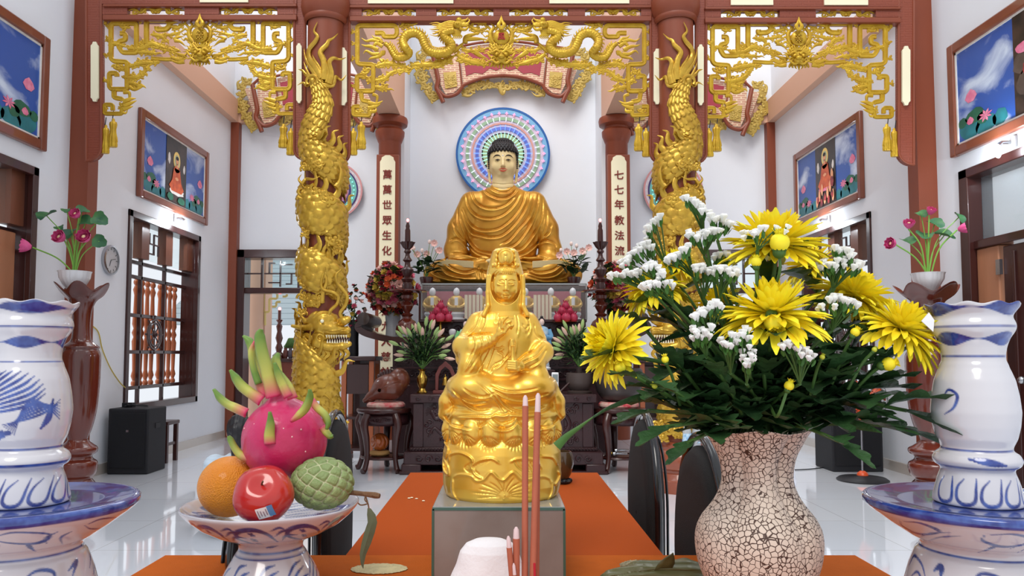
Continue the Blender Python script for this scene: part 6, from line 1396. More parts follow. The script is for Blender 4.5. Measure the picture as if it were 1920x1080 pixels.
for k, (px, Yb_, lab) in enumerate(((1288, 6.42, 'water bottle on the base of the right dragon column, left of the chair'), (1306, 6.44, 'water bottle on the base of the right dragon column, behind the chair'))):
    bottle((at(px, 840, Yb_).x, Yb_, .345), lab, 1.15)
# ================================================================ the long table
m_cloth = mat('orange_tablecloth', (172, 74, 20), .85, spec=.15, noise=.06, nscale=3, bump=.12, bscale=500)
m_cloth2 = mat('orange_tablecloth_front', (188, 92, 26), .85, spec=.15, noise=.10, nscale=30, bump=.2, bscale=500)
TZ = .75
tw0, tw1 = atz(650, 1037, TZ).x, atz(1242, 1037, TZ).x; yf = atz(943, 885, TZ).y; yj = atz(943, 1041, TZ).y
def table(name, lab, x0, x1, y0, y1, m, z, drop=.22, cham=0):
    t = thing(name, lab, 'table', ((x0+x1)/2, (y0+y1)/2, 0))
    MB().bb(x0+.01, x1-.01, y0+.01, y1-.01, z-.03, z-.004).build('tabletop', m_dark, t)
    n = 120; per = []
    def edge(a, b, k):
        for i in range(k): per.append((a[0]+(b[0]-a[0])*i/k, a[1]+(b[1]-a[1])*i/k))
    edge((x0, y0), (x1, y0), 30); edge((x1, y0), (x1, y1), 30); edge((x1, y1), (x0, y1), 30); edge((x0, y1), (x0, y0), 30)
    P = np.array(per); c = P.mean(0); rows = []
    for zz, out, w_ in ((z, 0, 0), (z-.004, .003, 0), (z-.05, .006, .004), (z-.12, .008, .01), (z-drop, .012, .016)):
        d = (P-c)/np.abs(P-c).max(0); wob = 1+w_*np.sin(np.arange(len(P))*1.9)
        nrm = np.where(np.abs(d) > .999, np.sign(d), 0)*(out+w_*.6*np.sin(np.arange(len(P))*1.3))[:, None]
        rows.append(np.concatenate([P+nrm, np.full((len(P), 1), zz)], 1))
    mb = MB(); mb.grid(np.array(rows), closeu=True); mb.add(rows[0], [tuple(range(len(P)))]); mb.build('cloth', m, t)
    for x in (x0+.05, x1-.05):
        for y in (y0+.05, y1-.05): MB().bb(x-.018, x+.018, y-.018, y+.018, 0, z-.03).build('leg', m_black, t)
    return t
table('long_table', 'long table with a plain orange cloth running towards the altar', tw0, tw1, yj+.004, yf, m_cloth, TZ-.002)
cx0, cx1 = atz(310, 1041, TZ).x, atz(1603, 1041, TZ).x
table('cross_table', 'front table with a speckled orange cloth set across the near end of the long table', cx0, cx1, .72, yj, m_cloth2, TZ)
# scattered crumbs and the dark pot on the long table
for k, (px, py) in enumerate(((767, 934), (772, 933), (781, 935), (794, 939))):
    p = atz(px, py, TZ); tag(MB().sph((p.x, p.y, TZ), .0035, 6, 5, (1.3, 1, .5)).build('crumb', m_cream), ['leftmost', 'second', 'third', 'rightmost'][k]+' pale crumb on the orange cloth left of the gold statue', 'crumb', 'crumbs on the orange cloth')
p = atz(1053, 905, TZ); t = thing('small_dark_pot', 'small dark footed pot on the long table behind the gold statue', 'pot', (p.x, p.y, TZ))
MB().lathe([(.022, .016), (.03, .03), (.038, .06), (.036, .085), (.03, .1), (.027, .1), (.03, .06)], (p.x, p.y, TZ-.002), 28).build('pot_body', mat('olive_brown_glaze', (74, 56, 34), .2, coat=.6), t)
mb = MB(); mb.lathe([(.026, .0), (.03, .008), (.02, .016)], (p.x, p.y, TZ-.002), 24)
for k in range(6): mb.sph((p.x+.026*math.cos(k), p.y+.026*math.sin(k), TZ+.007), .008, 8, 6)
mb.build('foot_stand', m_black, t)
# ================================================================ chairs
m_chair = mat('black_chair_fabric', (20, 18, 18), .75, bump=.3, bscale=600); m_tube = mat('black_gloss_tube', (16, 15, 17), .18, coat=.5)
def chair(x, y, s, lab):
    """s=+1: backrest on the right side of the table, facing it"""
    t = thing('banquet_chair', lab, 'chair', (x, y, 0), 'black oval-backed chairs along the long table'); H_ = .975; hw = .19
    def arch(w_, z0, z1, n=26, off=0):
        zc = z1-w_*1.25; pts = [(x+off, y-w_, z0)]+[(x+off, y-w_*math.cos(a), zc+w_*1.25*math.sin(a)) for a in np.linspace(0, PI, n)]+[(x+off, y+w_, z0)]
        return pts
    MB().tube(arch(hw+.018, .0, H_, off=s*.0), .011, 10, ref=(1, 0, 0)).build('back_frame', m_tube, t)
    rows = []; zc = H_-.02-hw*1.25
    outl = [(-hw*.86, .40), (-hw*.98, .55)]+[(-hw*math.cos(a), zc+(hw*1.25)*math.sin(a)) for a in np.linspace(0, PI, 22)]+[(hw*.98, .55), (hw*.86, .40)]
    V = []; cc = np.array((0, .68))
    for d, k in ((-.026, .0), (-.026, .82), (-.02, .95), (-.006, 1), (.012, 1), (.022, .95), (.028, .82), (.028, .0)):
        rows.append([(x+s*d, y+cc[0]+(u-cc[0])*max(k, .02), cc[1]+(v-cc[1])*max(k, .02)) for u, v in outl])
    MB().grid(np.array(rows), closeu=True).build('backrest', m_chair, t, smooth=60)
    MB().tube([(x+s*.034, yy, zz_) for yy, zz_ in [(y+cc[0]+(u-cc[0])*.84, cc[1]+(v-cc[1])*.84) for u, v in outl]], .004, 6, ref=(1, 0, 0)).build('back_piping', m_tube, t)
    sx0, sx1 = sorted((x-s*.03, x-s*.40))
    MB().bb(sx0, sx1, y-.2, y+.2, .41, .47).build('seat', m_chair, t, bevel=.02)
    for yy in (-.2, .2): MB().tube([(x-s*.38, y+yy, .42), (x-s*.40, y+yy, 0)], .011, 10).build('leg', m_tube, t)
    MB().tube([(x-s*.38, y-.2, .4), (x, y-.2, .4), (x, y+.2, .4), (x-s*.38, y+.2, .4)], .009, 8).build('seat_frame', m_tube, t)
chair(.425, 2.33, 1, 'black oval-backed chair right of the long table, farther one')
chair(.425, 1.66, 1, 'black oval-backed chair right of the long table, partly behind the crackled vase')
chair(-.505, 2.33, -1, 'black oval-backed chair left of the long table, behind the dragon fruit')
chair(-.505, 1.66, -1, 'black oval-backed chair left of the long table, hidden behind the fruit bowl')
# ================================================================ gold statue on the glass box
m_sgold = mat('satin_gold', (244, 204, 90), .33, metal=.6, noise=.06, nscale=20, rgb2=(240, 184, 60), coat=.35)
YS = 1.475; SS = YS/FPX; bzt = at(943, 950, 1.36).z
bxa, bxb = at(812, 950, 1.36).x, at(1058, 950, 1.36).x; bd = .225
t = thing('glass_box', 'square frosted glass box with green edges under the foreground gold statue', 'box', ((bxa+bxb)/2, 1.36+bd/2, TZ))
m_frost = mat('frosted_grey_glass', (150, 140, 134), .12, noise=.25, nscale=7, rgb2=(128, 112, 104), alpha=.93, coat=.4)
m_gtop = mat('grey_glass_top', (168, 172, 170), .08, alpha=.9, coat=.5)
gt = .006
MB().bb(bxa, bxb, 1.36, 1.36+gt, TZ, bzt-gt).build('front_pane', m_frost, t, smooth=0); MB().bb(bxa, bxb, 1.36+bd-gt, 1.36+bd, TZ, bzt-gt).build('back_pane', m_frost, t, smooth=0)
for a, b in ((bxa, bxa+gt), (bxb-gt, bxb)): MB().bb(a, b, 1.36+gt, 1.36+bd-gt, TZ, bzt-gt).build('side_pane', m_frost, t, smooth=0)
MB().bb(bxa, bxb, 1.36, 1.36+bd, bzt-gt, bzt).build('top_pane', m_gtop, t, smooth=0)
m_gedge = mat('green_glass_edge', (60, 96, 84), .15, coat=.5); mb = MB(); e = .0022
mb.bb(bxa-.001, bxb+.001, 1.36-e*.5, 1.36, bzt-.0065, bzt-.0015)
for x in (bxa, bxb): mb.bb(x-e, x+e, 1.36-e*.5, 1.36+e, TZ, bzt-.004); mb.bb(x-e*.6, x+e*.6, 1.36, 1.36+bd, bzt-.0065, bzt-.0015)
mb.build('glass_edges', m_gedge, t)
cA = lambda *ps: [[(800+a/4.154-941, -(440+b/4.154)) for a, b in p] for p in ps]
cB = lambda *ps: [[(800+a/3.857-941, -(680+b/3.857)*1) for a, b in p] for p in ps]
ts = thing('robed_gold_statue', 'bright gold robed statue seated on a lotus on the glass box in the foreground', 'statue', ((bxa+bxb)/2, YS, bzt))
g = SDF((-122, -98, -932), (122, 92, -560), 1.35)
g.stack([(-928, 100, 84), (-922, 106, 88), (-905, 110, 90), (-870, 111, 90), (-845, 110, 88), (-830, 106, 84), (-815, 98, 76), (-806, 94, 72)], 3)
g.stack([(-850, 84, 70), (-825, 92, 74), (-800, 101, 78), (-785, 105, 79), (-772, 104, 76), (-765, 98, 70)], 5)
for k in range(16):                                # lotus petals
    a = -PI/2+(k+.5)*2*PI/16
    g.ell((100*math.cos(a)*.94, 77*math.sin(a)*.96, -806), (20 if True else 0, 17, 27), 1.5)
g.ell((0, 0, -775), (108, 80, 22), 6); g.stack([(-785, 98, 76), (-750, 92, 72), (-735, 84, 66)], 5)
g.ell((0, -18, -735), (99, 66, 34), 8)
for s in (-1, 1): g.ell((s*52, -34, -725), (48, 48, 33), 6); g.path([(s*88, -15, -720), (s*103, -12, -752), (s*108, -8, -776)], [14, 13, 11], 8)
g.stack([(-720, 82, 52), (-690, 80, 48), (-665, 76, 44), (-640, 76, 42), (-615, 72, 38), (-600, 62, 34), (-590, 50, 30), (-580, 34, 24), (-566, 22, 18)], 6, cx=2)
for s in (-1, 1):
    g.path([(s*46+2, -4, -604), (s*62, -8, -640), (s*68, -18, -672)], [19, 19, 18], 8)
g.path([(-70, -24, -650), (-52, -44, -650), (-20, -52, -640)], [22, 18, 11], 6); g.path([(-60, -36, -655), (-58, -50, -685), (-66, -48, -712)], [17, 20, 18], 6)     # raised forearm and hanging sleeve
g.path([(74, -24, -660), (60, -46, -680), (34, -58, -684)], [22, 16, 11], 6); g.path([(62, -44, -680), (66, -48, -705), (72, -44, -718)], [16, 18, 14], 6)
g.path([(18, -64, -690), (18, -60, -640)], [6, 5], 3)
gr = cA([(430,600),(400,660),(380,720),(340,760),(320,790)], [(520,800),(530,860),(500,960),(470,1040)], [(480,800),(490,880),(440,990),(400,1070)], [(430,800),(440,880),(390,980),(340,1060)], [(380,800),(390,870),(350,960),(300,1060)], [(460,600),(450,700),(420,760)], [(545,590),(545,640),(540,700)],
        [(560,640),(620,630),(680,640)], [(690,600),(710,700),(700,790)], [(650,850),(640,930),(560,1000),(530,1000)], [(680,820),(680,900),(640,980)], [(540,900),(600,940),(580,1000),(520,1040)], [(520,880),(560,890),(600,870)], [(780,640),(800,720),(780,790)], [(830,700),(850,780),(910,820)], [(890,840),(830,900),(760,940),(690,1000)], [(910,870),(850,940),(770,980),(720,1010)], [(920,900),(870,980),(790,1030)], [(740,700),(770,740),(800,700)], [(590,980),(520,1020),(500,1070)], [(310,800),(400,780),(510,775)])
gr += cB([(200,180),(260,240),(340,270),(440,260)], [(230,200),(290,280),(380,320),(470,310)], [(280,170),(350,220),(430,230),(500,200)], [(380,130),(460,200),(520,270),(560,330)], [(470,150),(580,190),(700,190),(800,170)], [(480,180),(600,240),(720,250),(860,210)], [(500,200),(560,280),(650,330),(780,320),(860,290)], [(520,330),(460,360),(360,360),(240,370)], [(580,340),(680,350),(820,340),(900,310)], [(600,330),(560,350),(480,340)],
         [(470,370),(530,410),(600,400),(640,370)], [(450,400),(500,440),(560,450),(620,430),(650,390)], [(380,380),(390,430),(440,400)], [(650,390),(680,430),(720,440)], [(180,250),(200,320),(160,400)], [(920,260),(930,330),(970,400)], [(130,380),(200,430),(330,450)], [(950,390),(880,440),(740,450)])
leafo = cB([(200,800),(250,770),(330,770),(370,800),(420,790),(470,740),(520,780),(560,790),(620,740),(680,790),(740,790),(830,780),(900,820)], [(200,800),(200,900),(250,980)], [(900,820),(900,900),(860,970)], [(170,700),(180,640),(260,620),(340,660),(330,740)], [(340,700),(400,660),(480,650),(530,680)], [(600,670),(660,650),(760,660),(820,720)], [(820,640),(900,660),(940,720)], [(110,560),(160,600),(140,680)], [(120,680),(160,720),(170,780),(130,760),(120,690)], [(940,760),(960,800),(920,850),(880,810)], [(420,790),(360,760),(330,700)])
vein = cB(*[[(560+30*math.cos(a), 905+25*math.sin(a)), (560+90*math.cos(a), 905+70*math.sin(a)), (560+(190+40*(k % 2))*math.cos(a), 905+(120+20*(k % 2))*math.sin(a)+10)] for k, a in enumerate(np.linspace(-PI*1.02, .1, 13))])
fan = []
for cx_, cy_ in ((285, 480), (450, 490), (640, 490), (810, 480), (910, 460), (180, 460)):
    for k in range(9): a = PI*(.12+.76*k/8); fan.append([(cx_+18*math.cos(a), cy_+10), (cx_+45*math.cos(a), cy_+15+35*math.sin(a)), (cx_+85*math.cos(a), cy_+20+95*math.sin(a))])
fan = cB(*fan)
frill = cB(*[[(350+k*22, 650+abs(k-6)*4), (370+k*12-80, 720), (330+k*10, 760)] for k in range(0, 7)], *[[(620+k*30, 650+k*8), (650+k*24, 700), (700+k*18, 740)] for k in range(7)])
R = g.lines(gr, 1.7, -2.8)+g.lines([[(x, z-3) for x, z in p] for p in gr], 2.8, 2.0)+g.lines(leafo, 2.2, 3.0)+g.lines(vein, 1.1, -1.6)+g.lines(fan, 1.1, -1.7)+g.lines(frill, 1.2, -1.8)
R += g.lines([([(3.9, -915.9), (4.4, -916)], 5, 5)], 1, 1)
g.relief(R, side=6)
V, F = g.mesh(); fastmesh('robe_and_lotus', place(V, 941, YS, SS), F, m_sgold, ts)
# head with veil and crown
g = SDF((-44, -58, -596), (58, 44, -460), .62)
g.stack([(-596, 44, 34), (-585, 42, 32), (-570, 38, 33), (-550, 36.5, 35), (-530, 36, 36), (-510, 34, 35), (-495, 30, 31), (-482, 27, 27), (-472, 24, 23), (-467, 19, 17), (-465, 10, 8)], 3, cx=6, cy=2)
g.ell((7, -24, -536), (28, 26, 38), 2, sub=True)
g.ell((7.5, -16, -535), (24.5, 25, 31), 2); g.ell((7.5, -20, -550), (18, 18, 16), 5); g.ell((7.5, -35, -560), (7, 5, 5), 4); g.cap((7, -8, -565), (7, -6, -590), 15, 18, 3)
g.ell((7, -14, -513), (25, 26, 14), 2)
g.path([(7.5, -39, -532), (7.5, -43.5, -543), (7.5, -44.5, -546)], [2, 3.2, 3.6], 2.5); g.ell((4, -41, -547), (2.4, 2.4, 2), 1.5); g.ell((11, -41, -547), (2.4, 2.4, 2), 1.5)
for s in (-1, 1):
    g.ell((7.5+s*10.5, -36, -536), (6.5, 3.4, 3.2), 2); g.ell((7.5+s*14, -30, -547), (7, 6, 7), 5); g.path([(7.5+s*25, -12, -532), (7.5+s*26, -12, -545), (7.5+s*24, -10, -556)], [3.4, 3, 2.4], 1.5)
g.ell((7.5, -39, -555), (6.5, 3.2, 1.8), 1); g.ell((7.5, -38.5, -558.5), (5.5, 3.4, 2.2), 1); g.ell((7.5, -41.5, -527), (1.7, 1.7, 1.7), .5)
g.cap((-16, -22, -500), (30, -22, -500), 4, 4, 2); g.ell((7, -30, -485), (15, 8, 17), 2); g.ell((7, -37, -490), (4.5, 4, 7), 1); g.ell((7, -38, -482), (3, 3, 3), 1)
for s in (-1, 1):
    for k in range(4): g.ell((7+s*(18-k*1.2), -27+k, -500+k*8), (4, 4, 4.4), 1)
    g.path([(7+s*32, -18, -520), (7+s*33, -18, -550), (7+s*32, -22, -575), (7+s*40, -24, -592)], [4, 4, 4, 5], 3)
R = g.lines(cA([(555,392),(580,400),(605,396)], [(635,396),(660,400),(690,390)], [(560,378),(585,368),(608,380)], [(632,380),(660,368),(690,376)], [(590,482),(617,486),(645,482)], [(548,245),(620,250),(690,245)], [(585,240),(575,180),(590,155),(617,145),(645,155),(660,180),(650,240)], [(565,240),(555,170),(580,140),(617,128),(655,140),(680,170),(672,240)]), .8, -1.5)
R += g.lines(cA(*[[(600+k*12, 272+abs(k-2)*3), (597+k*14, 300+abs(k-2)*2), (594+k*16, 322-abs(k-2)*3)] for k in range(7)], [(570,300),(540,330),(530,360)], [(555,290),(530,310),(515,350)], [(690,300),(710,330),(720,360)]), .7, -1.3)
g.relief(R, side=-4); V, F = g.mesh(); fastmesh('head_and_veil', place(V, 941, YS, SS), F, m_sgold, ts)
# raised hand and little flask
g = SDF((-32, -86, -655), (34, -36, -588), .55)
hA = lambda a, b, d: (800+a/4.154-941, d, -(440+b/4.154))
g.path([hA(480,850,-50), hA(530,820,-58), hA(560,790,-64)], [9, 7, 6.5], 4); g.ell(hA(578,760,-66), (8, 6, 10), 3, rot=.3)
for a in ([(572,740,-66),(570,700,-68),(582,672,-68),(600,660,-68)], [(588,735,-70),(592,690,-72),(610,668,-73),(628,656,-72)], [(605,735,-72),(625,700,-76),(648,690,-76),(640,715,-74)], [(612,750,-72),(645,725,-77),(665,720,-76),(655,742,-74)]): g.path([hA(*q) for q in a], [3.4, 3.1, 2.8, 2.2], 1)
g.path([hA(570,790,-68), hA(605,770,-74), hA(630,735,-76), hA(636,712,-76)], [4.4, 3.6, 3, 2.4], 1.2)
V, F = g.mesh(); fastmesh('raised_hand', place(V, 941, YS, SS), F, m_sgold, ts)
fx_ = place(np.array([[20., -72, -697]]), 941, YS, SS)[0]
MB().lathe([(a*SS, b*SS) for a, b in ((8,0),(13,3),(15,9),(11,15),(6,20),(4,30),(3.4,44),(4.5,47),(3,48))], fx_, 24).build('flask', m_sgold, ts)
g = SDF((0, -92, -706), (44, -50, -672), .6)
for k in range(4): g.path([(36, -62, -690+k*3), (24, -84, -688+k*4-2), (12, -84, -689+k*4)], [4, 3.4, 2.8], 1)
g.ell((34, -66, -686), (8, 9, 9), 3); V, F = g.mesh(); fastmesh('holding_hand', place(V, 941, YS, SS), F, m_sgold, ts)
# ================================================================ ash mound and incense
m_ash = mat('white_ash', (238, 234, 236), .9, noise=.04, nscale=30, bump=.12, bscale=220)
g = SDF((-95, -60, -90), (95, 70, 112), 2.2)
g.stack([(-90, 86, 55), (0, 74, 50), (40, 62, 44), (75, 54, 38), (95, 44, 30), (106, 26, 18), (110, 8, 6)], 4)
g.D = g.D+.5*np.sin(g.X*.11+1)*np.sin(g.Z*.07)
V, F = g.mesh(); am = at(917, 1014, 1.20); sc_ = 1.2/FPX; zz0 = TZ+.002
V[:, 2] = (V[:, 2]+90)/200*(am.z-zz0)/sc_; V = V*sc_+np.array((am.x, 1.22, zz0))
tag(fastmesh('ash_mound', V, F, m_ash, None), 'rounded mound of white ash before the glass box holding the incense sticks', 'ash', kind='thing')
m_inc = mat('incense_brown', (186, 104, 78), .7, noise=.12, nscale=30); m_inct = mat('incense_tip_ash', (226, 200, 200), .8); m_incr = mat('incense_red_stick', (190, 30, 50), .5)
sticks = [((985, 741), (984, 1085), .0048, 1.12, 'left tall incense stick of the close group of three'), ((1009, 737), (999, 1085), .0050, 1.115, 'middle tall incense stick with the longest grey tip'), ((1008, 850), (1006, 1085), .0042, 1.135, 'slightly shorter incense stick just right of the two tallest'),
          ((968, 988), (968, 1085), .0052, 1.11, 'short incense stick with white burnt tip in front of the ash'), ((953, 1005), (960, 1085), .0042, 1.105, 'shortest leaning incense stick in front of the ash'), ((963, 1056), (966, 1090), .003, 1.10, 'incense stub low in front of the ash')]
for k, (a, b, r, Y, lab) in enumerate(sticks):
    A = np.array(at(a[0], a[1], Y+.03*(a[1] < 900))); B = np.array(at(b[0], b[1], Y)); d = (B-A)/np.linalg.norm(B-A); E = B+d*.085 if k != 5 else B+d*.05
    t = thing('incense_stick', lab, 'incense', tuple(E), 'incense sticks standing in the ash'); Lt = .016 if k != 1 else .028
    MB().tube([A+d*Lt, B, E], [r, r, r], 10).build('stick_body', m_inc, t); MB().tube([A, A+d*.004, A+d*Lt], [r*.3, r*.75, r*.9], 10).build('ash_tip', m_inct, t)
tag(MB().tube([at(1002, 1056, 1.10), at(1003, 1090, 1.10), at(1003, 1150, 1.10)], .0018, 8).build('incense_stick', m_incr), 'thin bare red bamboo stick low in front of the other incense', 'incense', 'incense sticks standing in the ash')
# ================================================================ blue painted ceramics
def paint_mat():
    m = bpy.data.materials.new('white_glaze_blue_painting'); m.use_nodes = True; nt = m.node_tree; b = nt.nodes['Principled BSDF']
    at_ = nt.nodes.new('ShaderNodeAttribute'); at_.attribute_name = 'brush'; n = nt.nodes.new('ShaderNodeTexNoise'); n.inputs['Scale'].default_value = 60
    r = nt.nodes.new('ShaderNodeValToRGB'); r.color_ramp.elements[0].color = srgb((30, 48, 128))+(1,); r.color_ramp.elements[1].color = srgb((64, 92, 168))+(1,); r.color_ramp.elements[0].position = .4; r.color_ramp.elements[1].position = .65
    tc = nt.nodes.new('ShaderNodeTexCoord'); nt.links.new(tc.outputs['Object'], n.inputs['Vector']); nt.links.new(n.outputs['Fac'], r.inputs[0])
    mx = nt.nodes.new('ShaderNodeMix'); mx.data_type = 'RGBA'; nt.links.new(at_.outputs['Fac'], mx.inputs['Factor']); mx.inputs['A'].default_value = srgb((210, 208, 213))+(1,); nt.links.new(r.outputs[0], mx.inputs['B'])
    nt.links.new(mx.outputs['Result'], b.inputs['Base Color']); b.inputs['Roughness'].default_value = .18; b.inputs['Coat Weight'].default_value = .8; b.inputs['Coat Roughness'].default_value = .04
    return m
m_paint = paint_mat()
def painted_lathe(name, prof, c, S, seg, parent, strokes, bands, fn=None, sub=2.0, facing=0):
    """prof: (r px, y px) top-down; strokes: polylines in (arc px, y px, width) with arc 0 facing the viewer; bands: (y0,y1)"""
    P = cr(prof, 1) if False else np.array(prof, float); out = [P[0]]; rows = []
    for i in range(len(P)-1):
        n = max(1, int(np.linalg.norm(P[i+1]-P[i])/sub))
        for k in range(1, n+1): out.append(P[i]+(P[i+1]-P[i])*k/n)
    P = np.array(out)
    for _ in range(3): P[1:-1] = (P[:-2]+2*P[1:-1]+P[2:])/4
    yb = P[:, 1].max(); an = np.arange(seg)*2*PI/seg
    A, R = np.meshgrid(an, P[:, 0]); Yv = np.repeat(P[:, 1][:, None], seg, 1)
    sc = np.ones_like(R) if fn is None else fn(A, Yv)
    dz = np.zeros_like(R)
    if isinstance(sc, tuple): sc, dz = sc
    V = np.stack([c[0]+R*S*sc*np.sin(A), c[1]-R*S*sc*np.cos(A), c[2]+(yb-Yv+dz)*S], 2).reshape(-1, 3)
    n, m = R.shape; i = np.arange(n-1)[:, None]; k = np.arange(m)[None, :]; k2 = (k+1) % m
    F = np.stack([i*m+k+0*k2, i*m+k2, (i+1)*m+k2, (i+1)*m+k], 2).reshape(-1, 4)
    o = fastmesh(name, V, F, m_paint, parent)
    U = ((A+PI) % (2*PI)-PI)*np.maximum(R, 1); s_ = np.concatenate([[0], np.cumsum(np.linalg.norm(np.diff(P, axis=0), axis=1))]); 
    Fv = np.zeros_like(R); YY = Yv
    for b in bands:
        y0, y1 = b[0], b[1]; wv = b[2] if len(b) > 2 else 0; fr = b[3] if len(b) > 3 else 6
        c_ = (y0+y1)/2; h_ = (y1-y0)/2*(1+wv*np.sin(A*fr)); h_ = np.maximum(h_, 0.01)
        Fv = np.maximum(Fv, np.clip((h_-np.abs(YY-c_))/1.6+.5, 0, 1))
    for st in strokes:
        pts, w_ = st[0], st[1]; Q = cr(pts, 5); L = len(Q)-1; best = np.full(R.shape, 1e9); wid = np.zeros(R.shape)
        for j in range(L):
            a, b = Q[j], Q[j+1]; ba = b-a; h = np.clip(((U-a[0])*ba[0]+(YY-a[1])*ba[1])/max(ba.dot(ba), 1e-6), 0, 1); d = np.hypot(U-a[0]-ba[0]*h, YY-a[1]-ba[1]*h); mm = d < best; best[mm] = d[mm]; wid[mm] = w_*(.25+.75*math.sin(PI*(j+.5)/L))
        Fv = np.maximum(Fv, np.clip((wid-best)/1.6+.5, 0, 1))
    at_ = o.data.attributes.new('brush', 'FLOAT', 'POINT'); at_.data.foreach_set('value', Fv.reshape(-1).astype(np.float32)); return o
cprof = [(4,575),(46,590),(60,578),(72,568),(84,561),(93,557),(92,562),(84,572),(77,580),(76,586),(81,594),(83,604),(79,613),(70,625),(64,640),(61,655),(61,668),(65,674),(66,680),(70,688),(77,705),(83,735),(86,765),(83,792),(77,815),(68,832),(68,838),(80,845),(86,856),(82,866),(70,872),(70,878),(76,892),(82,910),(87,928),(88,938),(80,940),(4,940)]
def candlestick(px, Y, sc, lab, lab2, left):
    S = Y/FPX*sc; c = at(px, 938, Y); zd = at(px, 943, Y).z
    t = thing('ceramic_candle_holder', lab, 'candle holder', (c.x, Y, zd), 'blue and white ceramic candle holders')
    def rim(A, Yv): k = np.clip((585-Yv)/28, 0, 1); return 1+.035*k*np.cos(A*10), 5*k*np.cos(A*10)
    st = []
    for k in range(12):
        u = -100+k*40; st.append(([(u+4,890),(u-10,905),(u-14,925),(u-2,934),(u+14,928),(u+20,905),(u+24,888)], 3.5))
    if left:
        for k in range(11): a = -.2+k*.23; st.append(([(-40+28*math.cos(a)-20,770-22*math.sin(a)),(-20+52*math.cos(a)*1.1,752-40*math.sin(a)),(10+55*math.cos(a+.2),735-38*math.sin(a+.1))], 3.2))
        for k in range(7): st.append(([(0+k*3,792+k*3),(40,782-k*5),(70,770-k*6+k*k*.8),(95,750+k*6)], 2.6))
        st += [([(-70,800),(-30,812),(10,806)], 12), ([(-80,765),(-50,752),(-20,756),(-5,770)], 5), ([(60,800),(74,780),(80,750)], 6)]
    else:
        st += [([(-92,742),(-80,730),(-66,740),(-74,762),(-92,775)], 3), ([(-50,853),(-20,857),(8,862)], 6.5), ([(60,856),(90,850)], 5), ([(80,735),(96,752),(104,790)], 3), ([(70,800),(84,812)], 2)]
    bands = [(572,588,.9,3),(613,616),(630,644,.85,4),(667,671),(837,841),(868,872)] if not left else [(578,590,.9,3),(617,620),(640,652,.85,4),(680,683),(835,839),(862,867)]
    painted_lathe('holder_body', [(r*.855, 940-(940-y)*.965) for r, y in cprof], (c.x, Y, zd), S, 300, t, st, bands, rim)
    cs = thing('ceramic_stand', lab2, 'stand', (c.x, Y, TZ), 'blue and white ceramic pedestal stands'); S2 = Y/FPX
    yb = 938; h = (zd-TZ)/S2; q = h/272
    pr = [(3,0),(90,0),(150,-1),(190,-5),(214,-8),(222,-4),(221,6),(208,16),(170,40),(135,60),(116,68),(112,74),(113,84),(120,88),(124,96),(134,120),(146,160),(146,200),(132,240),(128,262),(134,271),(120,272),(4,272)]
    pr = [(r*.885, 938+y*q) for r, y in pr]; st2 = []
    for k in range(8):
        u = -500+k*140; st2 += [([(u,960),(u+30,955),(u+70,968),(u+40,985),(u,975),(u-8,962)], 3), ([(u+50,990),(u+60,975),(u+85,965)], 2), ([(u+70,998),(u+80,980),(u+104,970)], 2), ([(u+20,995),(u+26,985),(u+20,1005)], 4)]
        st2 += [([(u,1060),(u+20,1040),(u+50,1046),(u+60,1070)], 3), ([(u+14,1075),(u+40,1062),(u+60,1085),(u+90,1070)], 3), ([(u+80,1050),(u+96,1040),(u+90,1060)], 5)]
    st2 += [([(u, 934.5+(k % 3)), (u+30, 933), (u+60, 935)], 2.2) for k, u in enumerate(range(-560, 560, 70))]
    painted_lathe('pedestal', pr, (c.x, Y, TZ), S2, 320, cs, st2, [(926.5, 948, .05, 5), (1018, 1022)], None)
    return c, zd
candlestick(1834, 1.05, 1, 'blue and white ceramic candle holder at the right edge with a plain round belly', 'blue-rimmed ceramic pedestal stand at the right under the candle holder', False)
candlestick(46, 1.03, 1.01, 'blue and white ceramic candle holder at the left edge with a painted blue crest', 'blue-rimmed ceramic pedestal stand at the left under the candle holder', True)
for s, px, py in ((1, 1742, 600), (-1, 138, 600)):
    a, b, c_ = at(px, py-14, 1.03), at(px+(-14 if s > 0 else 14), py+2, 1.0), at(px+(8 if s > 0 else -4), py+22, 1.0); d = at(px+10*s, py, 1.0)
    tag(MB().poly([a, b, c_, d], (0, .0015, 0)).build('paper_tag', m_white, smooth=0), 'small white paper tag on the neck of the '+('right' if s > 0 else 'left')+' ceramic candle holder', 'tag') if s > 0 else None
# fruit bowl
bw = at(510, 940, 1.36); zr = bw.z
pr = [(3,992),(60,990),(110,972),(140,955),(154,943),(158,939),(160,942),(157,948),(146,960),(126,976),(100,990),(74,1000),(61,1006),(57,1012),(57,1020),(62,1026),(70,1040),(80,1056),(87,1070),(88,1080),(82,1086),(3,1087)]
st = []
for k in range(9):
    u = -340+k*85; st += [([(u,990),(u-20,975),(u-14,958),(u+14,954),(u+34,966),(u+40,985)], 5), ([(u+4,962),(u+10,966)], 5), ([(u+4,975),(u+8,980)], 5), ([(u+6,988),(u+10,992)], 4), ([(u+40,958),(u+56,952),(u+66,960)], 2.4), ([(u+44,970),(u+58,960),(u+74,962)], 2.6), ([(u+50,982),(u+62,970),(u+80,972)], 2.6),
           ([(u+10,1004),(u+30,1000)], 3), ([(u*.6+0,1062),(u*.6+10,1040),(u*.6+26,1034)], 3), ([(u*.6+8,1072),(u*.6+20,1052),(u*.6+34,1044)], 3), ([(u*.6+22,1076),(u*.6+34,1062),(u*.6+48,1058)], 3)]
t = thing('fruit_bowl', 'blue and white footed ceramic bowl holding fruit on the front table', 'bowl', (bw.x, 1.36, TZ)); S = 1.36/FPX; k = (zr-TZ)/S/148
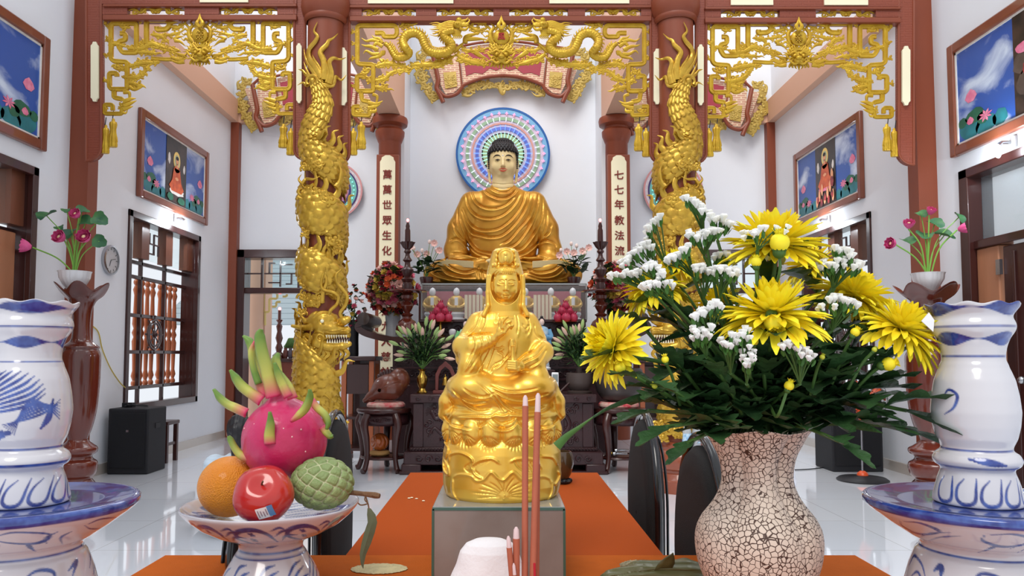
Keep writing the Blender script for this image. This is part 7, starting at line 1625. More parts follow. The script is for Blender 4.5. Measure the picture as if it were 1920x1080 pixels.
painted_lathe('bowl_body', [(r, 1087-(1087-y)*k) for r, y in pr], (bw.x, 1.36, TZ), S, 300, t, st, [(1087-148*k-3.5, 1087-148*k+2.2), (1014, 1018), (1024, 1027)], lambda A, Yv: 1+.012*np.cos(A*6)*np.clip((980-Yv)/40, 0, 1))
# ---- fruit
def fib(n): 
    for i in range(n):
        z = 1-2*(i+.5)/n; r = math.sqrt(1-z*z); a = i*2.399963; yield np.array((r*math.cos(a), r*math.sin(a), z))
o = at(431, 912, 1.375); m_or = mat('orange_peel', (246, 160, 36), .4, noise=.1, nscale=8, rgb2=(238, 140, 24), bump=.6, bscale=420, coat=.2, sss=.05)
tag(MB().sph(o, 57*1.375/FPX, 48, 32, (1, 1, .97)).build('orange', m_or, smooth=180), 'round orange on the left side of the fruit bowl', 'fruit', 'fruit in the blue and white bowl')
a_ = np.array(at(494, 927, 1.265)); ra = 52*1.265/FPX
t = thing('apple', 'red apple with a small paper sticker at the front of the fruit bowl', 'fruit', tuple(a_-(0, 0, ra)), 'fruit in the blue and white bowl')
th = np.linspace(0.001, PI-.001, 40); pr = [(ra*1.06*math.sin(q)*(1+.0*q), -ra*.93*math.cos(q)*(1)-(ra*.22*math.exp(-((PI-q)/.38)**2))+ra*.12*math.exp(-(q/.3)**2)) for q in th]
mb = MB(); mb.lathe(pr, (0, 0, 0), 48, caps=False, fn=lambda a, z: 1+.02*math.cos(5*a)); M = T(a_) @ Matrix.Rotation(math.radians(52), 4, 'X') @ Matrix.Rotation(math.radians(8), 4, 'Y'); mb.xf(M)
mb.build('flesh', mat('apple_red', (178, 26, 30), .22, noise=1, nscale=9, rgb2=(198, 52, 40), coat=.6, stretch=(1, 1, .3)), t, smooth=180)
mb = MB(); mb.tube(cr([(0, 0, ra*.6), (.001, 0, ra*.8), (.003, .0, ra*.95)], 4), .0016, 6); mb.lathe([(.009, ra*.70), (.005, ra*.66), (.001, ra*.65)], (0, 0, 0), 12); mb.xf(M); mb.build('stalk', mat('brown_stalk', (90, 60, 36), .7), t)
def surf_patch(cen, r, u0, u1, v0, v1, n=6, off=1.012):     # patch on a sphere, u across, v up, both in sphere radii
    return [[cen+r*off*np.array((u, -math.sqrt(max(.01, 1-u*u-v*v)), v)) for u in np.linspace(u0, u1, n)] for v in np.linspace(v0, v1, n)]
mb = MB(); Rt = Matrix.Rotation(-.25, 3, 'Y'); P = np.array(surf_patch(np.zeros(3), ra*1.085, -.05, .36, -.66, -.30)); P = P.reshape(-1, 3) @ np.array(Rt).T; mb.grid((P+a_).reshape(6, 6, 3)); mb.build('sticker', m_white, t)
mb = MB(); P = np.array(surf_patch(np.zeros(3), ra*1.095, .30, .46, -.64, -.28)); mb.grid((P.reshape(-1, 3) @ np.array(Rt).T+a_).reshape(6, 6, 3)); mb.build('sticker_blue_end', mat('sticker_blue', (90, 140, 190), .4), t)
mb = MB()
for q in range(4):
    P = np.array(surf_patch(np.zeros(3), ra*1.10, .0+.08*q, .03+.08*q, -.60+.03*(q % 2), -.36-.03*(q % 3))); mb.grid((P.reshape(-1, 3) @ np.array(Rt).T+a_).reshape(6, 6, 3))
mb.build('sticker_print', mat('sticker_grey_print', (150, 130, 140), .5), t)
# custard apple
c_ = np.array(at(604, 906, 1.33)); rc = 50*1.33/FPX
t = thing('custard_apple', 'knobbly pale green custard apple on the right of the fruit bowl', 'fruit', tuple(c_-(0, 0, rc)), 'fruit in the blue and white bowl')
n1, n2 = 200, 110; th = np.linspace(0, 2*PI, n1, endpoint=False); ph = np.linspace(.001, PI-.001, n2); D = np.array([[(math.sin(b)*math.cos(a), math.sin(b)*math.sin(a), -math.cos(b)) for a in th] for b in ph])
C = np.array(list(fib(85))); dots = D.reshape(-1, 3) @ C.T; srt = np.sort(dots, axis=1); d1 = np.arccos(np.clip(srt[:, -1], -1, 1)); d2 = np.arccos(np.clip(srt[:, -2], -1, 1)); e_ = np.clip((d2-d1)/.14, 0, 1); hgt = (.05+.115*np.sqrt(e_)*(1-d1*.9)).reshape(n2, n1)
P = D*np.array((1.12, 1, .92))*rc*(.9+hgt)[:, :, None]+c_
mb = MB(); mb.grid(P, closeu=True); fl_ = mb.build('knobbly_skin', None if False else mat('custard_apple_green', (150, 166, 108), .55, noise=.9, nscale=11, rgb2=(116, 138, 84), bump=.3, bscale=200), t, smooth=180)
at_ = fl_.data.attributes.new('groove', 'FLOAT', 'POINT'); at_.data.foreach_set('value', (1-e_).astype(np.float32))
mm = MATS['custard_apple_green']; nt = mm.node_tree; b = nt.nodes['Principled BSDF']; an_ = nt.nodes.new('ShaderNodeAttribute'); an_.attribute_name = 'groove'; mx = nt.nodes.new('ShaderNodeMix'); mx.data_type = 'RGBA'; r_ = nt.nodes.new('ShaderNodeMapRange'); r_.inputs[1].default_value = .6; nt.links.new(an_.outputs['Fac'], r_.inputs[0]); nt.links.new(r_.outputs[0], mx.inputs['Factor']); nt.links.new([l for l in nt.links if l.to_socket == b.inputs['Base Color']][0].from_socket, mx.inputs['A']); mx.inputs['B'].default_value = srgb((208, 206, 168))+(1,); nt.links.new(mx.outputs['Result'], b.inputs['Base Color'])
m_bark = mat('dry_twig_bark', (126, 92, 64), .8, noise=.3, nscale=40, bump=.5, bscale=200)
mb = MB(); Q = cr([at(655, 923, 1.33), at(672, 925, 1.325), at(690, 927, 1.32), (at(712, 930, 1.315))], 5); mb.tube(Q, np.interp(np.linspace(0, 1, len(Q)), [0, .5, .9, 1], [.0045, .004, .0055, .004]), 8)
mb.tube(cr([at(686, 927, 1.32), at(684, 937, 1.318), at(689, 944, 1.317), at(677, 947, 1.316), at(671, 943, 1.316)], 4), .0012, 6); mb.tube(cr([at(686, 932, 1.32), at(690, 945, 1.318), at(692, 955, 1.317)], 4), .0013, 6); mb.build('twig', m_bark, t)
m_dry = mat('dry_grey_green_leaf', (104, 112, 84), .7, noise=.3, nscale=30)
A = []
for y, x, w_, cz in ((953,692,3,0),(965,696,8,.1),(980,698,9,.4),(1000,692,10,.5),(1020,686,9,.5),(1040,680,6,.3),(1058,679,3,.2),(1066,681,.6,0)):
    A.append([np.array(at(x+w_*q, y, 1.316))+np.array((0, .006*cz*(abs(q)*2-1), 0)) for q in (-1, -.5, 0, .5, 1)])
mb = MB(); mb.grid(A); mb.build('dried_leaf', m_dry, t)
# dragon fruit
d_ = np.array(at(533, 822, 1.375)); rd = 76*1.375/FPX; SD = 1.375/FPX
t = thing('large_dragon_fruit', 'large pink dragon fruit with green scales on top of the fruit bowl', 'fruit', tuple(d_-(0, 0, rd)), 'fruit in the blue and white bowl')
m_df = mat('dragon_fruit_pink', (206, 44, 104), .35, noise=.5, nscale=9, rgb2=(188, 36, 84), bump=.2, bscale=60, coat=.25, sss=.05)
prf = [(.02,-1),(.35,-.96),(.62,-.82),(.84,-.6),(.97,-.3),(1.0,0),(.97,.25),(.88,.48),(.72,.68),(.52,.84),(.36,.94),(.26,1.06),(.18,1.2),(.1,1.26),(.01,1.27)]
prf = cr([(np.array(p)) for p in prf], 4); mb = MB(); mb.lathe([(a*rd, b*rd) for a, b in prf], (0, 0, 0), 72, caps=False, fn=lambda a, z: 1+.022*math.cos(4*a+z*20)); Md = T(d_) @ Matrix.Rotation(math.radians(-6), 4, 'Y'); mb.xf(Md); mb.build('pink_skin', m_df, t, smooth=180)
def bract_mat():
    m = mat('bract_green', (150, 170, 60), .45, noise=.2, nscale=20); nt = m.node_tree; b = nt.nodes['Principled BSDF']; src = [l for l in nt.links if l.to_socket == b.inputs['Base Color']][0].from_socket
    a = nt.nodes.new('ShaderNodeAttribute'); a.attribute_name = 'tone'; r = nt.nodes.new('ShaderNodeValToRGB'); r.color_ramp.elements[0].color = srgb((214, 66, 110))+(1,); r.color_ramp.elements[1].color = srgb((110, 146, 62))+(1,); r.color_ramp.elements[0].position = .02; r.color_ramp.elements[1].position = .75; e = r.color_ramp.elements.new(.3); e.color = srgb((196, 196, 96))+(1,)
    nt.links.new(a.outputs['Fac'], r.inputs[0]); nt.links.new(r.outputs[0], b.inputs['Base Color']); return m
m_br = bract_mat()
def bract(pts, w_, Y=1.33, dY=0, name='green_scale'):
    """tapering fleshy scale along pixel points, w = half width list"""
    Q = cr([np.array(p, float) for p in pts], 6); n = len(Q); W_ = np.interp(np.linspace(0, 1, n), np.linspace(0, 1, len(w_)), w_); A = []; tone = []
    tn = np.gradient(Q[:, :2], axis=0); tn /= np.linalg.norm(tn, axis=1, keepdims=True)
    for layer in (0,):
        for i in range(n):
            nrm = np.array((-tn[i, 1], tn[i, 0])); row = []
            for q in (-1, -.6, -.2, .2, .6, 1):
                x, y = Q[i, :2]+nrm*W_[i]*q; row.append(np.array(at(x, y, Y+dY*i/n))+np.array((0, .006*(q*q)-.002, 0)))
            A.append(row); tone += [i/n]*6
    mb = MB(); mb.grid(A); o = mb.build(name, m_br, t, smooth=180, solid=.003); a = o.data.attributes.new('tone', 'FLOAT', 'POINT'); a.data.foreach_set('value', tone)
for pts, w_, Y, dY in (([(512,745),(506,720),(498,690),(490,660),(486,630),(489,617)], [14,12,11,11,9,2], 1.34, -.01), ([(495,745),(482,710),(474,680),(472,655),(466,640),(456,630)], [8,7,7,8,7,1], 1.36, .01), ([(528,752),(520,710),(516,680),(519,668),(522,662)], [12,10,9,5,1], 1.36, .02),
    ([(540,745),(528,720),(520,700),(514,680)], [8,7,6,1], 1.325, -.01), ([(490,752),(470,738),(452,724),(440,708),(431,694)], [10,9,9,7,1], 1.35, 0), ([(462,775),(440,765),(425,758),(410,745),(400,730)], [8,8,7,6,1], 1.36, 0), ([(548,748),(540,725),(526,705),(515,688)], [9,7,6,1], 1.34, 0),
    ([(545,790),(560,778),(572,765),(580,745),(580,730)], [2,6,7,6,1], 1.30, -.02), ([(583,750),(594,765),(608,778),(614,792),(612,805)], [5,6,6,5,1], 1.33, 0), ([(505,833),(504,815),(506,795),(505,772)], [10,9,7,1], 1.298, -.01), ([(603,800),(610,810),(618,818),(624,818)], [6,6,5,1], 1.34, 0),
    ([(470,862),(452,855),(440,842),(431,825),(428,818)], [6,7,6,5,1], 1.34, 0), ([(478,640),(470,660),(474,690),(484,720)], [2,5,5,6], 1.355, 0)):
    bract(pts, w_, Y, dY)
mb = MB()
for px, py in ((520,800),(551,797),(579,800),(597,788),(560,845),(512,858),(470,800),(542,870),(586,840),(530,780),(495,790),(566,812)):
    v = np.array(((px-533)/76, 0, (822-py)/76)); v[1] = -math.sqrt(max(0, 1-v[0]**2-v[2]**2)); mb.sph(d_+v*rd*.99, .0016, 6, 5)
mb.build('pale_specks', mat('pale_speck', (240, 190, 190), .5), t)
# ---- cake and leaf parcel at the bottom edge
p = atz(711, 1092, TZ); p = np.array((at(711, 1078, 1.46).x, 1.46, TZ)); hgt = at(711, 1063, 1.46).z-TZ
g = SDF((-60, -40, -2), (60, 40, 36), 1.2); g.ell((0, 0, 10), (52, 34, 22), 2); g.D = g.D+1.3*np.sin(g.X*.3)*np.sin(g.Y*.33+1)+.8*np.sin(g.X*.7+g.Y*.5); V, F = g.mesh(); V = V*1.46/FPX; V[:, 2] -= V[:, 2].min(); V[:, 2] *= hgt/V[:, 2].max()
tag(fastmesh('bean_cake', V+p, F, mat('pale_yellow_cake', (222, 208, 160), .85, noise=.25, nscale=60, bump=.6, bscale=150), None), 'pale yellow crumbly cake at the bottom edge left of the glass box', 'cake')
m_pl = mat('olive_leaf_wrapper', (104, 104, 62), .45, noise=.5, nscale=9, stretch=(.3, 1, 1), rgb2=(70, 72, 40), bump=.3, bscale=60, coat=.3)
t = thing('leaf_parcel', 'olive leaf-wrapped parcel lying beside the crackled vase', 'parcel', (at(1222, 1085, 1.33).x, 1.33, TZ)); cz = at(1222, 1048, 1.33).z
g = SDF((-125, -45, -70), (125, 45, 26), 1.5); g.path([(-80, 0, -22), (-20, 0, -16), (60, 0, -14), (92, 0, -20)], [16, 30, 32, 26], 6); g.cap((-80, 0, -22), (-112, -8, -36), 14, 4, 6); g.D = g.D+1.1*np.sin(g.X*.02+g.Z*.35+g.Y*.2); R = g.lines([([(-100,-20),(-20,0),(80,2)], 1.2, -2.4), ([(-90,-30),(0,-18),(95,-12)], 1.2, -1.6)], 1, -1); g.relief(R, side=40); V, F = g.mesh(); V = V*1.33/FPX; V[:, 2] -= V[:, 2].min(); V[:, 2] *= (cz-TZ)/V[:, 2].max()
fastmesh('wrapped_body', V+np.array((at(1225, 1085, 1.33).x, 1.33, TZ)), F, m_pl, t)
mb = MB(); A = []
for i, (x, y, w_) in enumerate(((1242,1068,16),(1250,1054,15),(1256,1044,9),(1262,1036,1))): A.append([at(x+w_*q, y+abs(q)*2, 1.31-.003*i) for q in (-1, -.3, .3, 1)])
mb.grid(A); mb.build('folded_tip', m_pl, t, solid=.002)
mb = MB(); g = SDF((-40, -16, -10), (40, 16, 16), 1.2); g.ell((0, 0, 0), (34, 12, 9), 2); g.D = g.D+1.8*np.sin(g.X*.6)*np.sin(g.Y*.7+1)*np.sin(g.Z*.6); V, F = g.mesh()
fastmesh('rice_filling', V*1.36/FPX+np.array(at(1196, 1060, 1.385)), F, mat('sticky_rice', (196, 184, 150), .8, noise=.4, nscale=90, bump=.8, bscale=220), t)
# ================================================================ seated people
def person(cx, cy, lab, facing, shirt, pants, arm):
    t = thing('person', lab, 'person', (cx, cy, 0), 'people sitting on the floor behind the table'); M = T((cx, cy, 0)) @ Matrix.Rotation(facing, 4, 'Z') @ Matrix.Scale(.0092, 4)
    def put(name, g, m, par=t): V, F = g.mesh(); V = V @ np.array(M.to_3x3()).T+np.array(M.translation); return fastmesh(name, V, F, m, par)
    # local frame: facing -Y, units cm
    g = SDF((-42, -62, -1), (42, 26, 90), 1.1)
    g.stack([(5, 15, 11), (15, 14, 10), (28, 12, 8.5), (44, 16, 9.5), (50, 15, 8), (54, 8, 6), (56, 5, 5)], 4); g.cap((0, 0, 54), (0, -1, 64), 5, 4.6, 2); g.ell((0, -3, 71), (7.4, 9, 10.5), 2); g.ell((0, -10.5, 69.5), (1.4, 2.2, 2), 1); g.ell((0, -9, 64.5), (3.4, 2.6, 2), 1)
    for s in (-1, 1):
        g.ell((s*7.6, -1.5, 70), (1.2, 2.2, 3.4), .6); g.ell((s*3, -10.6, 73), (1.6, 1, 1), .5)
        g.path([(s*16, 0, 49), (s*21, -3, 36), (s*22, -8, 24)] if arm else [(s*16, 0, 49), (s*20, -5, 34), (s*18, -14, 26)], [5, 4.2, 3.6], 3); a_e = (s*22, -8, 24) if arm else (s*18, -14, 26); a_w = (s*20, -26, 17) if not arm else (s*25, -16, 12); g.path([a_e, a_w], [3.6, 2.6], 2); w_ = np.array(a_w, float); dv = (w_-np.array(a_e, float)); dv /= np.linalg.norm(dv)
        pm = w_+dv*5; g.ell(tuple(pm), (3.8, 4.4, 2.2), 1.5)
        for k in range(4): b = pm+dv*3+np.array((s*(k-1.5)*1.7, 0, 0)); L_ = (3.6, 4.2, 4, 3)[k]; g.path([tuple(b), tuple(b+dv*L_), tuple(b+dv*(L_+2)+(0, 0, -1.2))], [.9, .8, .65], .4)
        b = pm+np.array((-s*3.2, 0, 0)); g.path([tuple(b), tuple(b+dv*2.5+(-s*1.6, 0, 0)), tuple(b+dv*5+(-s*1.6, 0, -.6))], [1.1, .95, .8], .5)
        g.path([(s*9, -2, 10), (s*28, -30, 11), (-s*6, -42, 7)], [9, 6.5, 4.2], 3); g.path([(-s*6, -42, 6), (-s*14, -48, 4)], [3.6, 2.8], 2)
    body = put('body', g, mat('skin_tone', (196, 148, 120), .5))
    g = SDF((-30, -24, 4), (30, 20, 60), 1.1); g.stack([(6, 18, 14), (15, 17, 13), (28, 15, 11.5), (42, 18, 12), (49, 17.5, 10.5), (53, 11, 8), (56, 6.5, 6.5)], 3)
    for s in (-1, 1): g.path([(s*16, 0, 49), (s*20.4, -2.5, 37)], [6.6, 6], 3)
    g.D = g.D+.5*np.sin(g.Z*.5+g.X*.2); g.ell((0, -1, 60), (6, 6, 6), 1, sub=True); put('shirt', g, shirt)
    g = SDF((-44, -56, -1), (44, 20, 24), 1.2); g.ell((0, 2, 9), (19, 15, 10), 3)
    for s in (-1, 1): g.path([(s*9, -2, 10), (s*28, -30, 11), (-s*2, -41, 8)], [10.5, 8, 5.6], 3)
    put('trousers', g, pants)
    g = SDF((-12, -14, 44), (12, 16, 86), .8); g.ell((0, -.5, 73), (8.6, 9.6, 10.6), 1); g.D = np.maximum(g.D, (67-np.clip((g.Y+3)*2.2, -6, 14)+0*g.X)-g.Z); g.D = np.maximum(g.D, -(g.Y+10.2-np.clip((g.Z-76)*.6, -1, 6)+0*g.X)*1.0); g.ell((0, 9, 73), (4.6, 4, 4.6), 1); g.path([(0, 10, 71), (0, 12, 62), (1, 12, 52)], [3, 3.4, 1.2], 1); g.D = g.D+.25*np.sin(g.X*2.4); put('hair', g, m_bhair)
    return t
person((452-CX)/FPX*5.0, 5.0, 'person with tied hair and pale blue shirt sitting on the floor behind the fruit', PI+.15, mat('pale_blue_striped_shirt', (206, 222, 236), .8, noise=.2, nscale=3, stretch=(1, 1, 20)), mat('dark_trousers', (40, 40, 48), .8), False)
person((1417-CX)/FPX*5.0, 5.0, 'person in white shirt and black trousers sitting on the floor behind the crackled vase', PI-.1, mat('white_shirt', (226, 228, 236), .8), mat('black_trousers', (18, 18, 22), .8), True)
# ================================================================ crackled vase
YV = 1.20; SV = YV/FPX
def crackle_mat():
    m = bpy.data.materials.new('crackled_cream_glaze'); m.use_nodes = True; nt = m.node_tree; b = nt.nodes['Principled BSDF']; N = nt.nodes.new; Lk = nt.links.new
    tc = N('ShaderNodeTexCoord'); n = N('ShaderNodeTexNoise'); n.inputs['Scale'].default_value = 55; mixv = N('ShaderNodeMix'); mixv.data_type = 'VECTOR'; mixv.inputs['Factor'].default_value = .006
    Lk(tc.outputs['Object'], n.inputs['Vector']); Lk(tc.outputs['Object'], mixv.inputs['A']); Lk(n.outputs['Color'], mixv.inputs['B'])
    v = N('ShaderNodeTexVoronoi'); v.feature = 'DISTANCE_TO_EDGE'; v.inputs['Scale'].default_value = 128; v.inputs['Randomness'].default_value = .9; Lk(mixv.outputs['Result'], v.inputs['Vector'])
    n2 = N('ShaderNodeTexNoise'); n2.inputs['Scale'].default_value = 14; Lk(tc.outputs['Object'], n2.inputs['Vector']); mr = N('ShaderNodeMapRange'); mr.inputs[1].default_value = .35; mr.inputs[2].default_value = .7; mr.inputs[3].default_value = .045; mr.inputs[4].default_value = .10; Lk(n2.outputs['Fac'], mr.inputs[0])
    lt = N('ShaderNodeMath'); lt.operation = 'DIVIDE'; Lk(v.outputs['Distance'], lt.inputs[0]); Lk(mr.outputs[0], lt.inputs[1])
    r = N('ShaderNodeValToRGB'); r.color_ramp.elements[0].position = .55; r.color_ramp.elements[0].color = srgb((74, 48, 38))+(1,); r.color_ramp.elements[1].position = 1.0; r.color_ramp.elements[1].color = srgb((226, 208, 192))+(1,)
    Lk(lt.outputs[0], r.inputs[0]); Lk(r.outputs[0], b.inputs['Base Color']); b.inputs['Roughness'].default_value = .55
    bp = N('ShaderNodeBump'); bp.inputs['Strength'].default_value = .5; bp.inputs['Distance'].default_value = .0015; Lk(r.outputs[0], bp.inputs['Height']); Lk(bp.outputs[0], b.inputs['Normal']); return m
vc = at(1420, 1010, YV); vprof = [(2,1143),(66,1144),(72,1138),(84,1110),(98,1075),(108,1045),(112,1012),(109,985),(98,962),(82,942),(69,922),(61,900),(60,880),(65,855),(74,835),(86,815),(94,806),(96,803),(93,803),(84,812),(70,835),(60,860),(56,885),(58,905)]
P = cr(vprof, 4); n = len(P); seg = 150; an = np.arange(seg)*2*PI/seg; A_, R_ = np.meshgrid(an, P[:, 0]); Yv = np.repeat(P[:, 1][:, None], seg, 1)
lob = 1+np.interp(Yv, [800, 830, 880, 920, 990, 1050, 1140], [.12, .15, .2, .16, .06, .015, 0])*(np.abs(np.cos(2.5*A_+.35))**.7*1.5-1)
zy = lambda y: TZ+(1144-y)/(1144-803)*(at(1420, 803, YV).z-TZ)
dzl = np.interp(Yv, [800, 830], [1, 0])*4*np.cos(5*A_+1)*SV
V = np.stack([vc.x+R_*SV*lob*np.sin(A_), YV-R_*SV*lob*np.cos(A_), zy(Yv)+dzl], 2).reshape(-1, 3)
i = np.arange(n-1)[:, None]; k = np.arange(seg)[None, :]; k2 = (k+1) % seg; F = np.stack([i*seg+k, i*seg+k2, (i+1)*seg+k2, (i+1)*seg+k], 2).reshape(-1, 4)
tag(fastmesh('crackled_vase', V, F, crackle_mat(), None), 'cream fluted vase with brown crackle lines holding the yellow chrysanthemums', 'vase')
# ================================================================ chrysanthemums
m_yel = mat('yellow_petal', (255, 243, 62), .55, noise=.12, nscale=30, rgb2=(252, 222, 24), sss=.25)
m_yc = mat('yellow_petal_centre', (252, 224, 16), .5, sss=.2); m_calyx = mat('green_calyx', (74, 110, 44), .55, noise=.3, nscale=60)
m_dleaf = mat('chrysanthemum_leaf', (58, 96, 50), .5, noise=.5, nscale=25, rgb2=(38, 68, 38), bump=.3, bscale=120); m_dstem = mat('chrysanthemum_stem', (72, 106, 50), .5)
mouth = np.array(at(1420, 815, YV)); deep = np.array((vc.x, YV, TZ+.10))
def petal(mb, base, d0, L, w_, bend, side, n=7, cup=.35):
    d = np.array(d0, float); p = np.array(base, float); A = []
    for i in range(n+1):
        t = i/n; s = np.cross(d, side); s = np.cross(d, np.cross(side, d)); s /= np.linalg.norm(s)+1e-9; s = np.cross(d, side); s /= np.linalg.norm(s)+1e-9; u = np.cross(s, d)
        wd = w_*(.35+.65*math.sin(PI*min(1, .15+t*.7)))*(1 if t < .86 else max(.15, 1-(t-.86)/.14*.75))
        A.append([p+s*wd*q+u*wd*cup*(q*q) for q in (-1, -.5, 0, .5, 1)])
        d = d+bend/n; d /= np.linalg.norm(d); p = p+d*L/n
    mb.grid(A)
def stem_path(head, hd, bow=.5, rootoff=None):
    root = deep+np.array((rnd.uniform(-.03, .03), rnd.uniform(-.03, .03), 0)); m_ = mouth+np.array((rnd.uniform(-.045, .045), rnd.uniform(-.035, .035), 0)) if rootoff is None else mouth+np.array(rootoff)
    b = head-hd*.04; mid = m_+(b-m_)*.5+np.array((0, 0, .03)); return cr([root, m_, mid, b, head], 8)
def stem_leaves(mb, Q, cnt, L=.075, start=.50):
    for j in range(cnt):
        i = int(len(Q)*(start+(.92-start)*j/max(1, cnt))); p = Q[min(i, len(Q)-1)]; a = rnd.uniform(0, 6.28); d = np.array((math.cos(a), math.sin(a)*.8-.25, rnd.uniform(.15, .95)))
        leaf(mb, p, d, L*rnd.uniform(.8, 1.3), L*.36, droop=.35, n=12, lobes=3, curl=.25)
def chrys(px, py, Y, Rpx, dirn, lab, n_l=(34, 36, 32, 26, 20, 14), nleaf=5, dens=1.0, droop=.35, root=None):
    S = Y/FPX; R = Rpx*S*1.12; c = np.array(at(px, py, Y)); dn = np.array(dirn, float); dn /= np.linalg.norm(dn); e1 = np.cross(dn, (0.03, 1, .02)); e1 /= np.linalg.norm(e1); e2 = np.cross(dn, e1)
    Q = stem_path(c, dn, rootoff=root); t = thing('yellow_chrysanthemum', lab, 'flower', tuple(Q[0]), 'yellow chrysanthemums in the crackled vase')
    out = MB(); inn = MB(); nl = len(n_l)
    for l, m_ in enumerate(n_l):
        f = l/(nl-1); el = math.radians(98-82*f)
        for j in range(int(m_*dens)):
            a = 2*PI*(j+.5*(l % 2)+rnd.uniform(-.25, .25))/(m_*dens); ra = e1*math.cos(a)+e2*math.sin(a); ee = el+rnd.uniform(-.13, .13); d0 = dn*math.cos(ee)+ra*math.sin(ee)
            L = R*(1.0-.45*f)*rnd.uniform(.82, 1.1); bend = (-dn*.25+np.array((0, 0, -droop)))*(1-f)*.9+(dn*.55-ra*.35)*f
            petal(out if l < nl-2 else inn, c+ra*R*.06+dn*R*.06*f, d0, L, R*.088*(1-.2*f), bend, dn, cup=.5)
    out.build('petals', m_yel, t, smooth=180); inn.build('inner_petals', m_yc, t, smooth=180)
    mb = MB(); mb.sph(c-dn*R*.05, R*.16, 12, 8)
    for j in range(12): a = j*.52; ra = e1*math.cos(a)+e2*math.sin(a); leaf(mb, c-dn*R*.18, ra*.6+dn*.8, R*.28, R*.06, droop=0, n=3)
    mb.build('calyx', m_calyx, t)
    mb = MB(); mb.tube(Q, .0032, 8); mb.build('stem', m_dstem, t)
    if nleaf: mb = MB(); stem_leaves(mb, Q, nleaf); mb.build('leaves', m_dleaf, t, smooth=180)
def bud(px, py, Y, Rpx, dirn, lab, stage=1.0, attach=None):
    S = Y/FPX; R = Rpx*S; c = np.array(at(px, py, Y)); dn = np.array(dirn, float); dn /= np.linalg.norm(dn); e1 = np.cross(dn, (0.03, 1, .02)); e1 /= np.linalg.norm(e1); e2 = np.cross(dn, e1)
    Q = stem_path(c-dn*R*.7, dn) if attach is None else cr([np.array(at(*attach)), (np.array(at(*attach))+c)/2+np.array((0, 0, .006)), c-dn*R*.7], 6)
    t = thing('chrysanthemum_bud', lab, 'flower bud', tuple(Q[0]), 'chrysanthemum buds in the bouquet'); mb = MB(); mb.sph(c-dn*R*.1, R*.72, 12, 8)
    for l, m_ in enumerate((14, 12, 8)):
        for j in range(m_):
            a = 2*PI*(j+.5*(l % 2))/m_; ra = e1*math.cos(a)+e2*math.sin(a); petal(mb, c-dn*R*.75+ra*R*.35*(1-l*.3), ra*.75*stage*(1-l*.25)+dn, R*(1.75+.1*l), R*.22, -ra*1.5+dn*.2, -dn+ra*.1 if False else ra, n=5, cup=-.3)
    mb.build('closed_petals', m_yel if Rpx > 9 else mat('greenish_bud', (196, 200, 60), .5), t, smooth=180)
    mb = MB(); mb.sph(c-dn*R*.8, R*.5, 10, 8)
    for j in range(10): a = j*.63; ra = e1*math.cos(a)+e2*math.sin(a); petal(mb, c-dn*R*.95+ra*R*.2, ra+dn*.6, R*.95, R*.18, -ra*1.1+dn*.6, ra, n=4)
    mb.build('calyx', m_calyx, t); mb = MB(); mb.tube(Q, .0022, 7); mb.build('stem', m_dstem, t)
chrys(1452, 462, 1.13, 92, (0, -.10, 1), 'topmost yellow chrysanthemum with a closed bud hanging below it', droop=.15)
chrys(1447, 592, 1.07, 92, (-.05, -.22, 1), 'large central yellow chrysanthemum directly above the vase mouth', droop=.25)
chrys(1150, 652, 1.09, 66, (-.95, -.45, .35), 'leftmost yellow chrysanthemum leaning out beyond the gold statue', droop=.1, nleaf=3)
chrys(1225, 545, 1.22, 62, (-.35, .15, 1), 'yellow chrysanthemum at the upper left, drooping petals behind white florets', droop=.9, nleaf=4)
chrys(1690, 622, 1.09, 78, (.45, -.30, .9), 'rightmost yellow chrysanthemum drooping beside the ceramic candle holder', droop=.7)
chrys(1600, 560, 1.17, 76, (.5, -.1, .9), 'yellow chrysanthemum on the right between the central and the rightmost ones', droop=.6)
chrys(1268, 500, 1.26, 40, (.2, .1, 1), 'small yellow bloom peeking out left among the white florets', droop=.6, nleaf=2)
chrys(1520, 500, 1.24, 50, (-.3, .2, 1), 'yellow bloom half hidden behind the right cluster of white florets', droop=.6, nleaf=2)
chrys(1350, 575, 1.25, 52, (-.2, .1, 1), 'yellow bloom deep in the middle behind the central chrysanthemum', droop=.6, nleaf=3)
bud(1462, 452, 1.06, 26, (0, -.2, 1), 'fat closed yellow bud in front of the topmost chrysanthemum')
bud(1418, 490, 1.07, 14, (0, -.1, 1), 'small yellow bud just below and left of the topmost chrysanthemum')
bud(1450, 608, 1.03, 24, (0, -.3, -.6), 'drooping yellow petals bud under the central chrysanthemum', .6, (1450, 590, 1.06))
bud(1413, 638, 1.05, 13, (.1, -.1, 1), 'small round yellow bud left below the central chrysanthemum')
bud(1480, 722, 1.05, 13, (.3, -.2, .9), 'lowest yellow bud among dark leaves above the vase mouth')
bud(1668, 682, 1.06, 18, (.6, -.3, .2), 'half-open yellow bud under the rightmost chrysanthemum', 1, (1600, 735, 1.10))
bud(1162, 688, 1.06, 15, (-.3, -.2, .6), 'yellow bud under the leftmost chrysanthemum', 1, (1250, 745, 1.10))
bud(1247, 673, 1.06, 10, (-.2, -.2, .9), 'greenish yellow bud left of centre among leaves', 1, (1275, 760, 1.10)); bud(1227, 723, 1.05, 8, (-.6, -.2, .5), 'greenish small bud low on the left', 1, (1300, 760, 1.09))
bud(1604, 622, 1.05, 12, (.5, -.2, .8), 'round yellow bud between the two right chrysanthemums', 1, (1560, 720, 1.09)); bud(1640, 655, 1.05, 7, (.5, -.2, .8), 'tiny greenish bud left of the rightmost chrysanthemum', 1, (1590, 730, 1.08)); bud(1542, 669, 1.04, 7, (.3, -.2, .8), 'tiny yellow bud beside the low right white florets', 1, (1520, 740, 1.08))
